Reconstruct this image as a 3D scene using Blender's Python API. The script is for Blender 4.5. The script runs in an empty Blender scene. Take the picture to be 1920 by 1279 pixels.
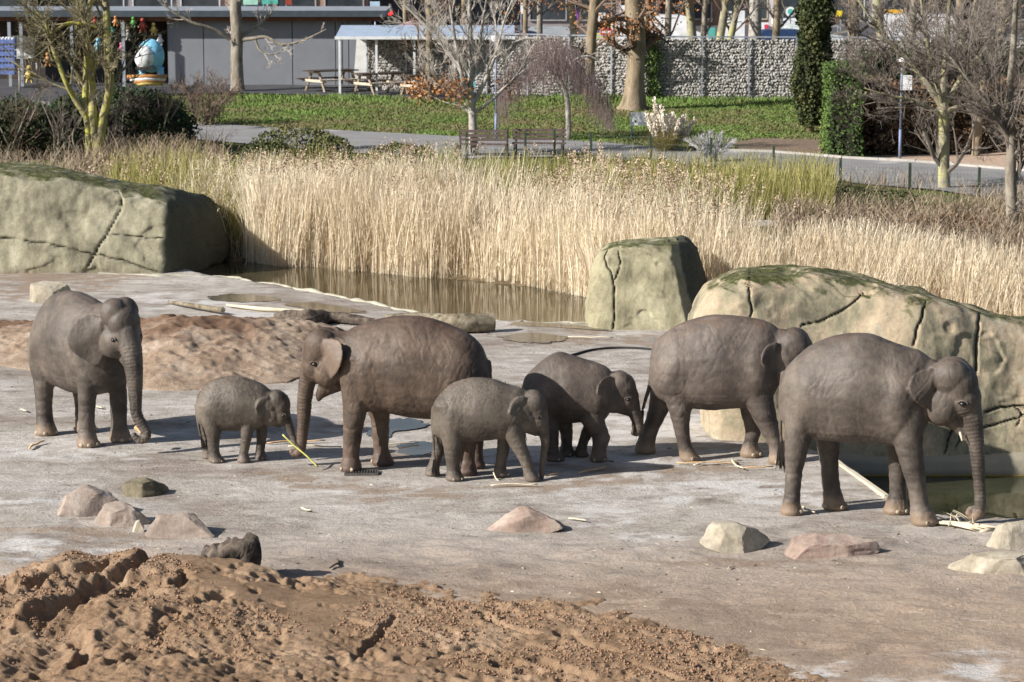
import bpy, math, random
import numpy as np
from mathutils import Vector, Matrix
from mathutils.bvhtree import BVHTree

S = bpy.context.scene
C = S.collection
RD = random.Random(11)
NR = np.random.RandomState(11)
pi = math.pi

# ------------------------------------------------------------------ camera, sky, sun, exposure
FPX = 5000.0
PITCH = math.atan((639.5 + 150) / FPX)
CAMZ = 8.0
cam_d = bpy.data.cameras.new('camera')
cam = bpy.data.objects.new('camera', cam_d)
C.objects.link(cam)
cam.location = (0, 0, CAMZ)
cam.rotation_euler = (pi / 2 - PITCH, 0, 0)
cam_d.sensor_width = 36.0
cam_d.lens = 36.0 * FPX / 1920.0
cam_d.clip_start = 0.5
cam_d.clip_end = 2500
cam_d.dof.use_dof = True
cam_d.dof.focus_distance = 40.0
cam_d.dof.aperture_fstop = 4.0
S.camera = cam

SUN_AZ = math.radians(24)     # travel direction: to the right and a little away
SUN_EL = math.radians(30)
w = bpy.data.worlds.new('World')
S.world = w
w.use_nodes = True
wn = w.node_tree
sky = wn.nodes.new('ShaderNodeTexSky')
sky.sky_type = 'NISHITA'
sky.sun_disc = False
sky.sun_elevation = SUN_EL
sun_from = (-math.cos(SUN_AZ), -math.sin(SUN_AZ))
sky.sun_rotation = math.atan2(sun_from[0], sun_from[1])
sky.air_density = 1.0
sky.dust_density = 1.5
wn.links.new(sky.outputs[0], wn.nodes['Background'].inputs[0])
wn.nodes['Background'].inputs[1].default_value = 0.06
sd = bpy.data.lights.new('sun', 'SUN')
sd.energy = 4.9
sd.angle = math.radians(0.6)
sd.color = (1.0, 0.955, 0.89)
so = bpy.data.objects.new('sun', sd)
C.objects.link(so)
tdir = Vector((math.cos(SUN_AZ) * math.cos(SUN_EL), math.sin(SUN_AZ) * math.cos(SUN_EL), -math.sin(SUN_EL)))
so.rotation_euler = tdir.to_track_quat('-Z', 'Y').to_euler()
so.location = (-30, -10, 30)
S.view_settings.view_transform = 'Standard'
S.view_settings.look = 'None'
S.view_settings.gamma = 1
S.view_settings.use_curve_mapping = False
S.view_settings.exposure = 0.72

# ------------------------------------------------------------------ geometry helpers
def ray(px, py):
    a = (px - 960.0) / FPX
    b = (639.5 - py) / FPX
    c, s = math.cos(PITCH), math.sin(PITCH)
    return np.array([a, c + b * s, -s + b * c])

def G(px, py, z=0.0):
    d = ray(px, py)
    t = (z - CAMZ) / d[2]
    return np.array([0, 0, CAMZ]) + d * t

def V(px, py, Y):
    d = ray(px, py)
    return np.array([0, 0, CAMZ]) + d * (Y / d[1])

def project(P):
    P = np.asarray(P, float)
    x, y, z = P[..., 0], P[..., 1], P[..., 2] - CAMZ
    c, s = math.cos(PITCH), math.sin(PITCH)
    dep = y * c - z * s
    up = y * s + z * c
    return 960 + FPX * x / dep, 639.5 - FPX * up / dep

def _h(ix, iy, iz, seed):
    n = (ix * 374761393 + iy * 668265263 + iz * 1103515245 + seed * 974634777) & 0xffffffff
    n = ((n ^ (n >> 13)) * 1274126177) & 0xffffffff
    return ((n ^ (n >> 16)) & 0xffff) / 32767.5 - 1

def vn(x, y, z=0.0, seed=0):
    x, y, z = np.broadcast_arrays(np.asarray(x, float), np.asarray(y, float), np.asarray(z, float))
    fx, fy, fz = np.floor(x), np.floor(y), np.floor(z)
    ix, iy, iz = fx.astype(np.int64), fy.astype(np.int64), fz.astype(np.int64)
    x, y, z = x - fx, y - fy, z - fz
    x, y, z = [q * q * (3 - 2 * q) for q in (x, y, z)]
    r = 0
    for a in (0, 1):
        for b in (0, 1):
            for c in (0, 1):
                wt = (x if a else 1 - x) * (y if b else 1 - y) * (z if c else 1 - z)
                r = r + wt * _h(ix + a, iy + b, iz + c, seed)
    return r

def fbm(x, y, z=0.0, o=4, seed=0, g=0.5):
    r, a, f = 0, 1.0, 1.0
    for i in range(o):
        r = r + a * vn(x * f, y * f, z * f, seed + i * 17)
        a *= g
        f *= 2.03
    return r

def sstep(a, b, x):
    t = np.clip((x - a) / (b - a), 0, 1)
    return t * t * (3 - 2 * t)

WL = {}
def obj(name, Vv, F, m=None, par=None, smooth=False, local=False, attrs=None):
    """links ONE mesh; V in world coordinates unless local"""
    Vv = np.asarray(Vv, float).reshape(-1, 3)
    me = bpy.data.meshes.new(name)
    o = bpy.data.objects.new(name, me)
    C.objects.link(o)
    if par is not None:
        o.parent = par
        if not local:
            Vv = Vv - WL[par.name]
        WL[o.name] = WL.get(par.name, np.zeros(3))
    elif not local:
        b = np.array([(Vv[:, 0].min() + Vv[:, 0].max()) / 2, (Vv[:, 1].min() + Vv[:, 1].max()) / 2, Vv[:, 2].min()])
        Vv = Vv - b
        o.location = b
        WL[o.name] = b
    me.vertices.add(len(Vv))
    me.vertices.foreach_set('co', Vv.astype(np.float32).ravel())
    groups = F if isinstance(F, list) and len(F) and isinstance(F[0], np.ndarray) else None
    if groups is None:
        F = list(F)
        tot = [len(f) for f in F]
        flat = np.fromiter((i for f in F for i in f), dtype=np.int32)
    else:
        tot = np.concatenate([np.full(len(g), g.shape[1]) for g in groups])
        flat = np.concatenate([g.ravel() for g in groups]).astype(np.int32)
    tot = np.asarray(tot, np.int32)
    st = np.concatenate([[0], np.cumsum(tot)[:-1]]).astype(np.int32)
    me.loops.add(len(flat))
    me.loops.foreach_set('vertex_index', flat)
    me.polygons.add(len(tot))
    me.polygons.foreach_set('loop_start', st)
    me.polygons.foreach_set('loop_total', tot)
    me.polygons.foreach_set('use_smooth', np.full(len(tot), bool(smooth)))
    if attrs:
        for k, a in attrs.items():
            at = me.attributes.new(k, 'FLOAT', 'POINT')
            at.data.foreach_set('value', np.asarray(a, np.float32))
    me.update()
    if m:
        me.materials.append(m)
    return o

def tag(o, label=None, cat=None, group=None, kind=None):
    if label: o['label'] = label
    if cat: o['category'] = cat
    if group: o['group'] = group
    if kind: o['kind'] = kind
    return o

def thing(name, label, cat, loc, rz=0.0, group=None):
    o = bpy.data.objects.new(name, None)
    o.empty_display_size = 0.2
    C.objects.link(o)
    o.location = loc
    o.rotation_euler = (0, 0, rz)
    WL[o.name] = np.array(loc, float)
    return tag(o, label, cat, group)

def dup(root, loc=None, rz=None, label=None, group=None):
    r = root.copy(); C.objects.link(r)
    WL[r.name] = np.array(loc if loc is not None else root.location, float)
    if loc is not None: r.location = loc
    if rz is not None: r.rotation_euler = (0, 0, rz)
    if label: r['label'] = label
    if group: r['group'] = group
    for ch in list(root.children):
        c = ch.copy(); C.objects.link(c); c.parent = r
        for g in ch.children:
            d = g.copy(); C.objects.link(d); d.parent = c
    return r

class MB:
    def __init__(s):
        s.v = []; s.f = []; s.n = 0
    def add(s, Vv, F):
        Vv = np.asarray(Vv, float).reshape(-1, 3)
        s.v.append(Vv)
        s.f.extend([tuple(int(i) + s.n for i in f) for f in F])
        s.n += len(Vv)
        return s
    def box(s, c, d, rz=0, tilt=None):
        x, y, z = d[0] / 2, d[1] / 2, d[2] / 2
        P = np.array([[a * x, b * y, e * z] for e in (-1, 1) for b in (-1, 1) for a in (-1, 1)])
        if tilt is not None: P = P @ np.array(tilt).T
        if rz:
            cc, ss = math.cos(rz), math.sin(rz)
            P = P @ np.array([[cc, -ss, 0], [ss, cc, 0], [0, 0, 1]]).T
        s.add(P + np.array(c), [(0, 2, 3, 1), (4, 5, 7, 6), (0, 1, 5, 4), (2, 6, 7, 3), (0, 4, 6, 2), (1, 3, 7, 5)])
        return s
    def tube(s, pts, r, k=6, caps=True):
        pts = np.asarray(pts, float)
        r = np.broadcast_to(np.asarray(r, float), (len(pts),))
        Vv, Fq = btubes(pts[None], r[None], k)
        F = [tuple(q) for q in Fq]
        if caps:
            F.append(tuple(range(k))[::-1]); F.append(tuple(range(len(Vv) - k, len(Vv))))
        s.add(Vv, F)
        return s
    def build(s, name, m, par=None, smooth=False, local=False):
        return obj(name, np.concatenate(s.v), s.f, m, par, smooth, local)

def btubes(P, Rr, k=3):
    """batch of tubes P (B,n,3), Rr (B,n)"""
    B, n, _ = P.shape
    T = np.gradient(P, axis=1)
    T /= np.linalg.norm(T, axis=2, keepdims=True) + 1e-9
    ref = np.array([0.31, 0.93, 0.17])
    N = np.cross(T, ref); N /= np.linalg.norm(N, axis=2, keepdims=True) + 1e-9
    M = np.cross(T, N)
    a = np.arange(k) * 2 * pi / k
    ring = P[:, :, None, :] + Rr[:, :, None, None] * (np.cos(a)[None, None, :, None] * N[:, :, None, :] + np.sin(a)[None, None, :, None] * M[:, :, None, :])
    idx = np.arange(B * n * k).reshape(B, n, k)
    a0 = idx[:, :-1, :]; a1 = np.roll(idx, -1, axis=2)[:, :-1, :]
    b0 = idx[:, 1:, :]; b1 = np.roll(idx, -1, axis=2)[:, 1:, :]
    F = np.stack([a0, a1, b1, b0], axis=-1).reshape(-1, 4)
    return ring.reshape(-1, 3), F

def ribbons(P, W, yaw):
    """batch of flat blades P (B,n,3), W (B,n), yaw (B)"""
    B, n, _ = P.shape
    side = np.stack([np.cos(yaw), np.sin(yaw), np.zeros(B)], -1)[:, None, :]
    L = P - side * W[:, :, None] / 2
    Rr = P + side * W[:, :, None] / 2
    Vv = np.stack([L, Rr], 2).reshape(-1, 3)
    idx = np.arange(B * n * 2).reshape(B, n, 2)
    F = np.stack([idx[:, :-1, 0], idx[:, :-1, 1], idx[:, 1:, 1], idx[:, 1:, 0]], -1).reshape(-1, 4)
    return Vv, F

def leaves(cen, size, rs=NR, flat=0.0):
    """random quads at cen (N,3)"""
    N = len(cen)
    a = rs.normal(size=(N, 3)); a /= np.linalg.norm(a, axis=1, keepdims=True)
    b = rs.normal(size=(N, 3)); b -= (b * a).sum(1, keepdims=True) * a; b /= np.linalg.norm(b, axis=1, keepdims=True)
    sz = (size * rs.uniform(0.6, 1.4, N))[:, None]
    a = a * sz * 0.5; b = b * sz * 0.32
    Vv = np.stack([cen - a, cen + b, cen + a, cen - b], 1).reshape(-1, 3)
    return Vv, np.arange(N * 4).reshape(N, 4)

def catmull(P, k):
    P = np.asarray(P, float)
    n = len(P)
    out = []
    for i in range(n - 1):
        p0, p1, p2, p3 = P[max(i - 1, 0)], P[i], P[i + 1], P[min(i + 2, n - 1)]
        for j in range(k):
            t = j / k
            out.append(0.5 * ((2 * p1) + (-p0 + p2) * t + (2 * p0 - 5 * p1 + 4 * p2 - p3) * t * t + (-p0 + 3 * p1 - 3 * p2 + p3) * t ** 3))
    out.append(P[-1])
    return np.array(out)

def grid_faces(nx, ny):
    i = np.arange(nx * ny).reshape(ny, nx)
    return np.stack([i[:-1, :-1], i[:-1, 1:], i[1:, 1:], i[1:, :-1]], -1).reshape(-1, 4)

def polydist(x, y, pts, closed=False):
    pts = np.asarray(pts, float)
    best = np.full(np.shape(x), 1e9)
    n = len(pts)
    for i in range(n if closed else n - 1):
        ax, ay = pts[i]; bx, by = pts[(i + 1) % n]
        dx, dy = bx - ax, by - ay
        t = np.clip(((x - ax) * dx + (y - ay) * dy) / (dx * dx + dy * dy + 1e-12), 0, 1)
        best = np.minimum(best, np.hypot(x - ax - t * dx, y - ay - t * dy))
    return best

def inside(x, y, pts):
    pts = np.asarray(pts, float)
    c = np.zeros(np.shape(x), bool)
    n = len(pts)
    for i in range(n):
        ax, ay = pts[i]; bx, by = pts[(i + 1) % n]
        cond = ((ay > y) != (by > y)) & (x < (bx - ax) * (y - ay) / (by - ay + 1e-12) + ax)
        c ^= cond
    return c

# ------------------------------------------------------------------ materials
def nt_new(name):
    m = bpy.data.materials.new(name)
    m.use_nodes = True
    nt = m.node_tree
    return m, nt, nt.nodes['Principled BSDF']

def ramp(nt, fac, cols, pos=None):
    r = nt.nodes.new('ShaderNodeValToRGB')
    e = r.color_ramp.elements
    n = len(cols)
    pos = pos or [i / (n - 1) if n > 1 else 0 for i in range(n)]
    while len(e) < n: e.new(0.5)
    for i in range(n):
        e[i].position = pos[i]
        e[i].color = (*cols[i][:3], 1)
    if fac is not None: nt.links.new(fac, r.inputs[0])
    return r.outputs[0]

def noise(nt, vec, scale, detail=6, rough=0.6, dist=0.0):
    n = nt.nodes.new('ShaderNodeTexNoise')
    n.inputs['Scale'].default_value = scale
    n.inputs['Detail'].default_value = detail
    n.inputs['Roughness'].default_value = rough
    n.inputs['Distortion'].default_value = dist
    if vec is not None: nt.links.new(vec, n.inputs['Vector'])
    return n.outputs['Fac']

def mapping(nt, vec, sc):
    n = nt.nodes.new('ShaderNodeMapping')
    n.inputs['Scale'].default_value = sc
    nt.links.new(vec, n.inputs['Vector'])
    return n.outputs[0]

def mixc(nt, fac, a, b, mode='MIX'):
    n = nt.nodes.new('ShaderNodeMix')
    n.data_type = 'RGBA'; n.blend_type = mode
    for s_, v in ((0, fac), (6, a), (7, b)):
        if isinstance(v, (int, float)): n.inputs[s_].default_value = v
        elif isinstance(v, tuple): n.inputs[s_].default_value = (*v[:3], 1)
        else: nt.links.new(v, n.inputs[s_])
    return n.outputs[2]

def mth(nt, op, a, b=0.0, c=None, clamp=False):
    n = nt.nodes.new('ShaderNodeMath'); n.operation = op; n.use_clamp = clamp
    for i, v in enumerate((a, b) if c is None else (a, b, c)):
        if isinstance(v, (int, float)): n.inputs[i].default_value = v
        else: nt.links.new(v, n.inputs[i])
    return n.outputs[0]

def bumpn(nt, h, strength, dist=0.02, prev=None):
    n = nt.nodes.new('ShaderNodeBump')
    n.inputs['Strength'].default_value = strength
    n.inputs['Distance'].default_value = dist
    nt.links.new(h, n.inputs['Height'])
    if prev is not None: nt.links.new(prev, n.inputs['Normal'])
    return n.outputs[0]

def coords(nt, world=False):
    if world:
        return nt.nodes.new('ShaderNodeNewGeometry').outputs['Position']
    return nt.nodes.new('ShaderNodeTexCoord').outputs['Object']

def mat(name, cols, scale=3.0, rough=0.8, bump=0.3, bscale=25.0, bdist=0.01, spec=0.25, stretch=(1, 1, 1), metal=0.0, pos=None, world=False, detail=8, nrough=0.62):
    m, nt, b = nt_new(name)
    v = coords(nt, world)
    if stretch != (1, 1, 1): v = mapping(nt, v, stretch)
    if len(cols) == 1:
        c0 = cols[0]
        cols = [tuple(x * 0.85 for x in c0), tuple(min(1, x * 1.12) for x in c0)]
        pos = [0.35, 0.65]
    if pos is None:
        n_ = len(cols)
        pos = [0.3 + 0.4 * i / (n_ - 1) for i in range(n_)]
    f = noise(nt, v, scale, detail, nrough)
    nt.links.new(ramp(nt, f, cols, pos), b.inputs['Base Color'])
    b.inputs['Roughness'].default_value = rough
    b.inputs['Metallic'].default_value = metal
    b.inputs['Specular IOR Level'].default_value = spec
    if bump:
        h = noise(nt, v, bscale, 6, 0.65)
        nt.links.new(bumpn(nt, h, bump, bdist), b.inputs['Normal'])
    return m

def tint_mat(name, cols, rough=0.75, attr='tint', trans=0.0, spec=0.2):
    m, nt, b = nt_new(name)
    a = nt.nodes.new('ShaderNodeAttribute'); a.attribute_name = attr
    nt.links.new(ramp(nt, a.outputs['Fac'], cols), b.inputs['Base Color'])
    b.inputs['Roughness'].default_value = rough
    b.inputs['Specular IOR Level'].default_value = spec
    if trans:
        out = nt.nodes['Material Output']
        tr = nt.nodes.new('ShaderNodeBsdfTranslucent'); mx = nt.nodes.new('ShaderNodeMixShader')
        nt.links.new(b.inputs['Base Color'].links[0].from_socket, tr.inputs['Color'])
        mx.inputs[0].default_value = trans
        nt.links.new(b.outputs[0], mx.inputs[1]); nt.links.new(tr.outputs[0], mx.inputs[2]); nt.links.new(mx.outputs[0], out.inputs['Surface'])
    return m

# ================================================================== SETTING: ground, ponds, park terrain
# ---- materials of the setting
def floor_material():
    m, nt, b = nt_new('yard_floor')
    P = coords(nt, True)
    sep = nt.nodes.new('ShaderNodeSeparateXYZ'); nt.links.new(P, sep.inputs[0])
    X, Y = sep.outputs[0], sep.outputs[1]
    st = mapping(nt, P, (0.6, 1.1, 1))
    n_big = noise(nt, st, 0.55, 6, 0.6, 0.4)
    n_mid = noise(nt, mapping(nt, P, (0.85, 1.25, 1)), 2.3, 12, 0.72, 0.5)
    n_fin = noise(nt, P, 14, 8, 0.7)
    base = ramp(nt, n_mid, [(0.165, 0.145, 0.125), (0.32, 0.288, 0.255), (0.40, 0.367, 0.33), (0.56, 0.53, 0.495)], [0.3, 0.43, 0.55, 0.72])
    big = ramp(nt, n_big, [(0.7, 0.64, 0.6), (0.98, 0.97, 0.96), (1.2, 1.21, 1.24)], [0.36, 0.5, 0.64])
    col = mixc(nt, 1.0, base, big, 'MULTIPLY')
    # sandy wash towards the near mound and the right foreground
    s = mth(nt, 'MULTIPLY_ADD', Y, -0.24, 8.35)
    s = mth(nt, 'ADD', s, mth(nt, 'MULTIPLY', mth(nt, 'SUBTRACT', n_mid, 0.5), 2.2))
    s = mth(nt, 'ADD', s, mth(nt, 'MULTIPLY', mth(nt, 'SUBTRACT', n_big, 0.5), 1.6), clamp=True)
    s = mth(nt, 'MULTIPLY', s, 0.9)
    sandc = ramp(nt, n_fin, [(0.27, 0.195, 0.14), (0.42, 0.325, 0.245)], [0.35, 0.65])
    col = mixc(nt, s, col, sandc)
    # dark damp / dung speckles
    v = noise(nt, mapping(nt, P, (1, 1.7, 1)), 7.0, 9, 0.75)
    sp = ramp(nt, v, [(1, 1, 1), (1, 1, 1), (0.62, 0.57, 0.52)], [0, 0.6, 0.72])
    col = mixc(nt, 0.8, col, sp, 'MULTIPLY')
    wh = ramp(nt, noise(nt, mapping(nt, P, (0.6, 1.3, 1)), 1.3, 9, 0.72, 1.0), [(0, 0, 0), (0, 0, 0), (1, 1, 1)], [0, 0.6, 0.72])
    col = mixc(nt, mth(nt, 'MULTIPLY', wh, 0.6), col, (0.56, 0.53, 0.5))
    def at(n):
        a = nt.nodes.new('ShaderNodeAttribute'); a.attribute_name = n
        return a.outputs['Fac']
    col = mixc(nt, mth(nt, 'MULTIPLY', at('pale'), 0.75), col, mixc(nt, n_fin, (0.47, 0.45, 0.43), (0.66, 0.64, 0.62)))
    col = mixc(nt, mth(nt, 'MULTIPLY', at('soil'), 0.85), col, mixc(nt, n_fin, (0.18, 0.135, 0.1), (0.36, 0.27, 0.2)))
    nt.links.new(col, b.inputs['Base Color'])
    b.inputs['Roughness'].default_value = 0.85
    b.inputs['Specular IOR Level'].default_value = 0.2
    h1 = bumpn(nt, n_mid, 0.6, 0.05)
    h2 = bumpn(nt, n_fin, 0.9, 0.03, h1)
    nt.links.new(h2, b.inputs['Normal'])
    return m

def water_material(name, col, rip=0.03, sc=5.0, rough=0.03):
    m, nt, b = nt_new(name)
    P = coords(nt, True)
    n = noise(nt, mapping(nt, P, (1, 1.6, 1)), sc, 3, 0.5)
    nt.links.new(bumpn(nt, n, rip, 0.02), b.inputs['Normal'])
    nt.links.new(ramp(nt, noise(nt, P, 0.8, 5), [tuple(x * 0.7 for x in col), tuple(x * 1.4 for x in col)], [0.4, 0.6]), b.inputs['Base Color'])
    b.inputs['Roughness'].default_value = rough
    b.inputs['IOR'].default_value = 1.33
    b.inputs['Specular IOR Level'].default_value = 0.5
    return m

M_floor = floor_material()
M_water = water_material('pond_water', (0.05, 0.042, 0.022), 0.12)
M_water2 = water_material('moat_water', (0.035, 0.036, 0.018), 0.06, 3.0)
M_puddle = water_material('puddle_water', (0.07, 0.06, 0.05), 0.12, 9.0, 0.05)

FLOOR_PX = [(-320, 470), (290, 492), (400, 517), (470, 526), (560, 541), (640, 557), (720, 573), (790, 589), (860, 597),
            (930, 602), (1010, 604), (1110, 606), (1240, 600), (1345, 602), (1352, 780), (1530, 846), (1575, 866),
            (1670, 936), (1735, 964), (1910, 972), (2300, 980), (2600, 1600), (-700, 1600)]
FLOOR = np.array([G(x, y)[:2] for x, y in FLOOR_PX])

def floor_z(x, y):
    return 0.011 * fbm(x * 0.6, y * 0.6, 0, 3, 5) + 0.003 * fbm(x * 4, y * 4, 0, 3, 8)

PALE_PX = [[(1470, 1262), (1560, 1252), (1680, 1258), (1740, 1270), (1600, 1276), (1500, 1290)], [(1750, 1256), (1850, 1246), (1915, 1262), (1880, 1284), (1790, 1276)], [(1088, 920), (1112, 918), (1172, 974), (1150, 982)], [(1130, 900), (1300, 885), (1500, 895), (1640, 930), (1500, 945), (1280, 935)], [(0, 835), (160, 842), (280, 850), (240, 868), (60, 862), (-60, 860)],
           [(560, 905), (760, 912), (700, 925), (560, 920)], [(-60, 925), (120, 935), (60, 950), (-60, 948)], [(20, 1015), (250, 1035), (200, 1050), (0, 1060)], [(1090, 780), (1340, 770), (1330, 840), (1100, 832)],
           [(1180, 1002), (1300, 1006), (1310, 1013), (1170, 1008)], [(280, 550), (330, 556), (560, 590), (480, 596), (300, 575)], [(880, 850), (1300, 850), (1250, 872), (900, 868)]]
SOILF_PX = [[(60, 985), (170, 980), (340, 1000), (300, 1020), (140, 1012)], [(0, 500), (300, 515), (200, 545), (0, 560)], [(880, 905), (1080, 895), (1250, 880), (1230, 892), (1000, 920)], [(1290, 1040), (1660, 1050), (1650, 1066), (1300, 1058)],
            [(760, 1090), (1100, 1085), (1500, 1130), (1900, 1240), (1500, 1300), (1000, 1200)], [(1290, 866), (1470, 868), (1440, 884), (1300, 880)], [(1060, 620), (1240, 630), (1220, 652), (1080, 648)], [(500, 870), (660, 895), (900, 930), (760, 950), (520, 910)]]
def floor_z_near(x, y):
    k = sstep(36.5, 33.5, y)
    return k * (0.016 * fbm(x * 2.2, y * 3.6, 0, 4, 15, 0.6) + 0.03 * np.clip(fbm(x * 1.3, y * 1.8, 0, 3, 17) - 0.25, 0, 1))
def build_floor():
    st = 0.07
    xs = np.arange(-15, 15, st); ys = np.concatenate([np.arange(24.5, 37, st * .75), np.arange(37, 63, st)])
    X, Y = np.meshgrid(xs, ys)
    d = polydist(X, Y, FLOOR, True) * np.where(inside(X, Y, FLOOR), 1, -1)
    d = d + 0.06 * fbm(X * 1.4, Y * 1.4, 3, 3, 3) * sstep(43, 46, Y)
    gy, gx = np.gradient(d, ys, xs)
    near = np.abs(d) < 0.62 * st
    X = np.where(near, X - d * gx, X); Y = np.where(near, Y - d * gy, Y)
    ins = (d >= 0) | near
    Z = np.where(ins, floor_z(X, Y) + floor_z_near(X, Y), -1.3)
    def mask(polys, seed, w_=0.35, thr=0.0):
        m_ = np.zeros(X.shape)
        for pl in polys:
            q = np.array([G(a, b_)[:2] for a, b_ in pl])
            dd = polydist(X, Y, q, True) * np.where(inside(X, Y, q), 1, -1)
            m_ = np.maximum(m_, sstep(-w_, w_, dd + 0.45 * fbm(X * 1.6, Y * 2.2, 0, 5, seed, 0.65)))
        return m_ * sstep(-0.35, 0.35, fbm(X * 3.0, Y * 4.5, 0, 4, seed + 5, 0.6) + 0.15)
    pale, soil = mask(PALE_PX, 201), mask(SOILF_PX, 211)
    Vv = np.stack([X, Y, Z], -1).reshape(-1, 3)
    F = grid_faces(len(xs), len(ys))
    any_in = ins.ravel()[F].any(1)
    o = obj('yard_ground', Vv, [F[any_in]], M_floor, smooth=True, attrs={'pale': pale.ravel(), 'soil': soil.ravel()})
    tag(o, kind='structure')
build_floor()

# ---- shoreline of the reed bank and the park terrain behind it
SHORE_PX = [(-500, 470), (380, 488), (520, 497), (700, 512), (900, 530), (1050, 545), (1110, 557), (1250, 582), (1400, 612), (1600, 640), (1920, 664), (2500, 700)]
SHORE = np.array([G(x, y, -0.15)[:2] for x, y in SHORE_PX])
def shoreY(x):
    return np.interp(x, SHORE[:, 0], SHORE[:, 1])
def TZ(x, y):
    x = np.asarray(x, float); y = np.asarray(y, float)
    t = y - shoreY(x)
    z = np.interp(t, [-2, -0.25, 0.1, 3, 8, 12], [-1.3, -0.5, -0.12, 0.2, 0.5, 0.6])
    z = z + 0.4 * sstep(86, 104, y)
    return z + 0.03 * fbm(x * 0.3, y * 0.3, 0, 3, 21) * sstep(0, 3, t)
def GT(px, py):
    z = 0.6
    for _ in range(8):
        p = G(px, py, z)
        z = float(TZ(p[0], p[1]))
    return np.array([p[0], p[1], z])

PATH_PX = [(-200, 182), (60, 190), (370, 233), (550, 243), (700, 250), (850, 258), (1100, 267), (1330, 285), (1450, 289), (1580, 300), (1787, 313), (1990, 330),
           (2100, 400), (1912, 381), (1766, 360), (1650, 350), (1537, 341), (1391, 318), (1100, 298), (800, 300), (600, 285), (370, 264), (60, 225), (-200, 215)]
PATH = np.array([GT(x, y)[:2] for x, y in PATH_PX])
CHIP_PX = [(1600, 296), (1700, 285), (1780, 262), (1990, 255), (2300, 262), (2300, 345), (1990, 328), (1787, 311), (1640, 300)]
CHIP = np.array([GT(x, y)[:2] for x, y in CHIP_PX])
SOIL_PX = [(1340, 268), (1420, 258), (1550, 262), (1560, 300), (1450, 288), (1380, 284)]
SOIL = np.array([GT(x, y)[:2] for x, y in SOIL_PX])
TERR_PX = [(-400, 205), (-200, 140), (440, 120), (960, 130), (935, 182), (840, 190), (460, 176), (300, 178), (100, 195)]
TERR = np.array([G(x, y, 1.0)[:2] for x, y in TERR_PX])

def terrain_material():
    m, nt, b = nt_new('park_ground')
    P = coords(nt, True)
    def at(n):
        a = nt.nodes.new('ShaderNodeAttribute'); a.attribute_name = n
        return a.outputs['Fac']
    n1 = noise(nt, P, 0.5, 8, 0.65); n2 = noise(nt, P, 5, 8, 0.7)
    grass = ramp(nt, n1, [(0.17, 0.14, 0.075), (0.14, 0.145, 0.055), (0.115, 0.155, 0.045), (0.14, 0.2, 0.055)], [0.36, 0.46, 0.55, 0.68])
    g2 = ramp(nt, n2, [(0.6, 0.6, 0.6), (1.2, 1.2, 1.1)], [0.3, 0.7])
    grass = mixc(nt, 0.9, grass, g2, 'MULTIPLY')
    bank = ramp(nt, n2, [(0.09, 0.065, 0.04), (0.2, 0.15, 0.09)], [0.35, 0.65])
    soil = ramp(nt, n2, [(0.15, 0.11, 0.08), (0.24, 0.18, 0.135)], [0.35, 0.65])
    chip = ramp(nt, n2, [(0.36, 0.25, 0.18), (0.52, 0.40, 0.31)], [0.35, 0.65])
    c = mixc(nt, at('bank'), grass, bank)
    c = mixc(nt, at('soil'), c, soil)
    c = mixc(nt, at('chip'), c, chip)
    nt.links.new(c, b.inputs['Base Color'])
    b.inputs['Roughness'].default_value = 0.9
    b.inputs['Specular IOR Level'].default_value = 0.1
    nt.links.new(bumpn(nt, n2, 0.8, 0.05), b.inputs['Normal'])
    return m
M_terr = terrain_material()

def sheet(name, poly, dz, m, kind='structure', step=0.5, zf=TZ, thick=None):
    """a flush sheet that follows the terrain inside a polygon"""
    x0, y0 = poly.min(0) - step; x1, y1 = poly.max(0) + step
    xs = np.arange(x0, x1 + step, step); ys = np.arange(y0, y1 + step, step)
    X, Y = np.meshgrid(xs, ys)
    d = polydist(X, Y, poly, True) * np.where(inside(X, Y, poly), 1, -1)
    gy, gx = np.gradient(d, step)
    near = np.abs(d) < 0.71 * step
    g2 = gx ** 2 + gy ** 2 + 1e-6
    X = np.where(near, X - d * gx / g2, X); Y = np.where(near, Y - d * gy / g2, Y)
    ins = (d > 0) | near
    F = grid_faces(len(xs), len(ys))
    F = F[ins.ravel()[F].all(1)]
    Vv = np.stack([X, Y, zf(X, Y) + dz], -1).reshape(-1, 3)
    used, inv = np.unique(F, return_inverse=True)
    o = obj(name, Vv[used], [inv.reshape(F.shape)], m, smooth=True)
    tag(o, kind=kind)
    return o

def build_terrain():
    xs = np.concatenate([[-900, -400, -200, -120, -80, -60, -50], np.arange(-44, 45, 0.45), [50, 60, 80, 120, 200, 400, 900]])
    ys = np.concatenate([np.arange(46, 126, 0.4), [130, 140, 160, 200, 260, 400, 700, 1400, 2000]])
    X, Y = np.meshgrid(xs, ys)
    Z = TZ(X, Y)
    t = Y - shoreY(X)
    bank = 1 - sstep(8, 13, t + 1.5 * fbm(X * 0.4, Y * 0.4, 0, 3, 31))
    ds = polydist(X, Y, SOIL, True) * np.where(inside(X, Y, SOIL), 1, -1)
    soil = sstep(-0.8, 0.6, ds + 0.9 * fbm(X * 0.7, Y * 0.7, 0, 3, 33))
    dc = polydist(X, Y, CHIP, True) * np.where(inside(X, Y, CHIP), 1, -1)
    chip = sstep(-0.2, 0.2, dc)
    # ground too far inside the path polygon etc. sits a little lower than the paving sheets
    Vv = np.stack([X, Y, Z], -1).reshape(-1, 3)
    F = grid_faces(len(xs), len(ys))
    keep = (t > -2.5).ravel()[F].any(1)
    o = obj('park_ground', Vv, [F[keep]], M_terr, smooth=True, attrs={'bank': bank.ravel(), 'soil': soil.ravel(), 'chip': chip.ravel()})
    tag(o, kind='structure')
build_terrain()
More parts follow.
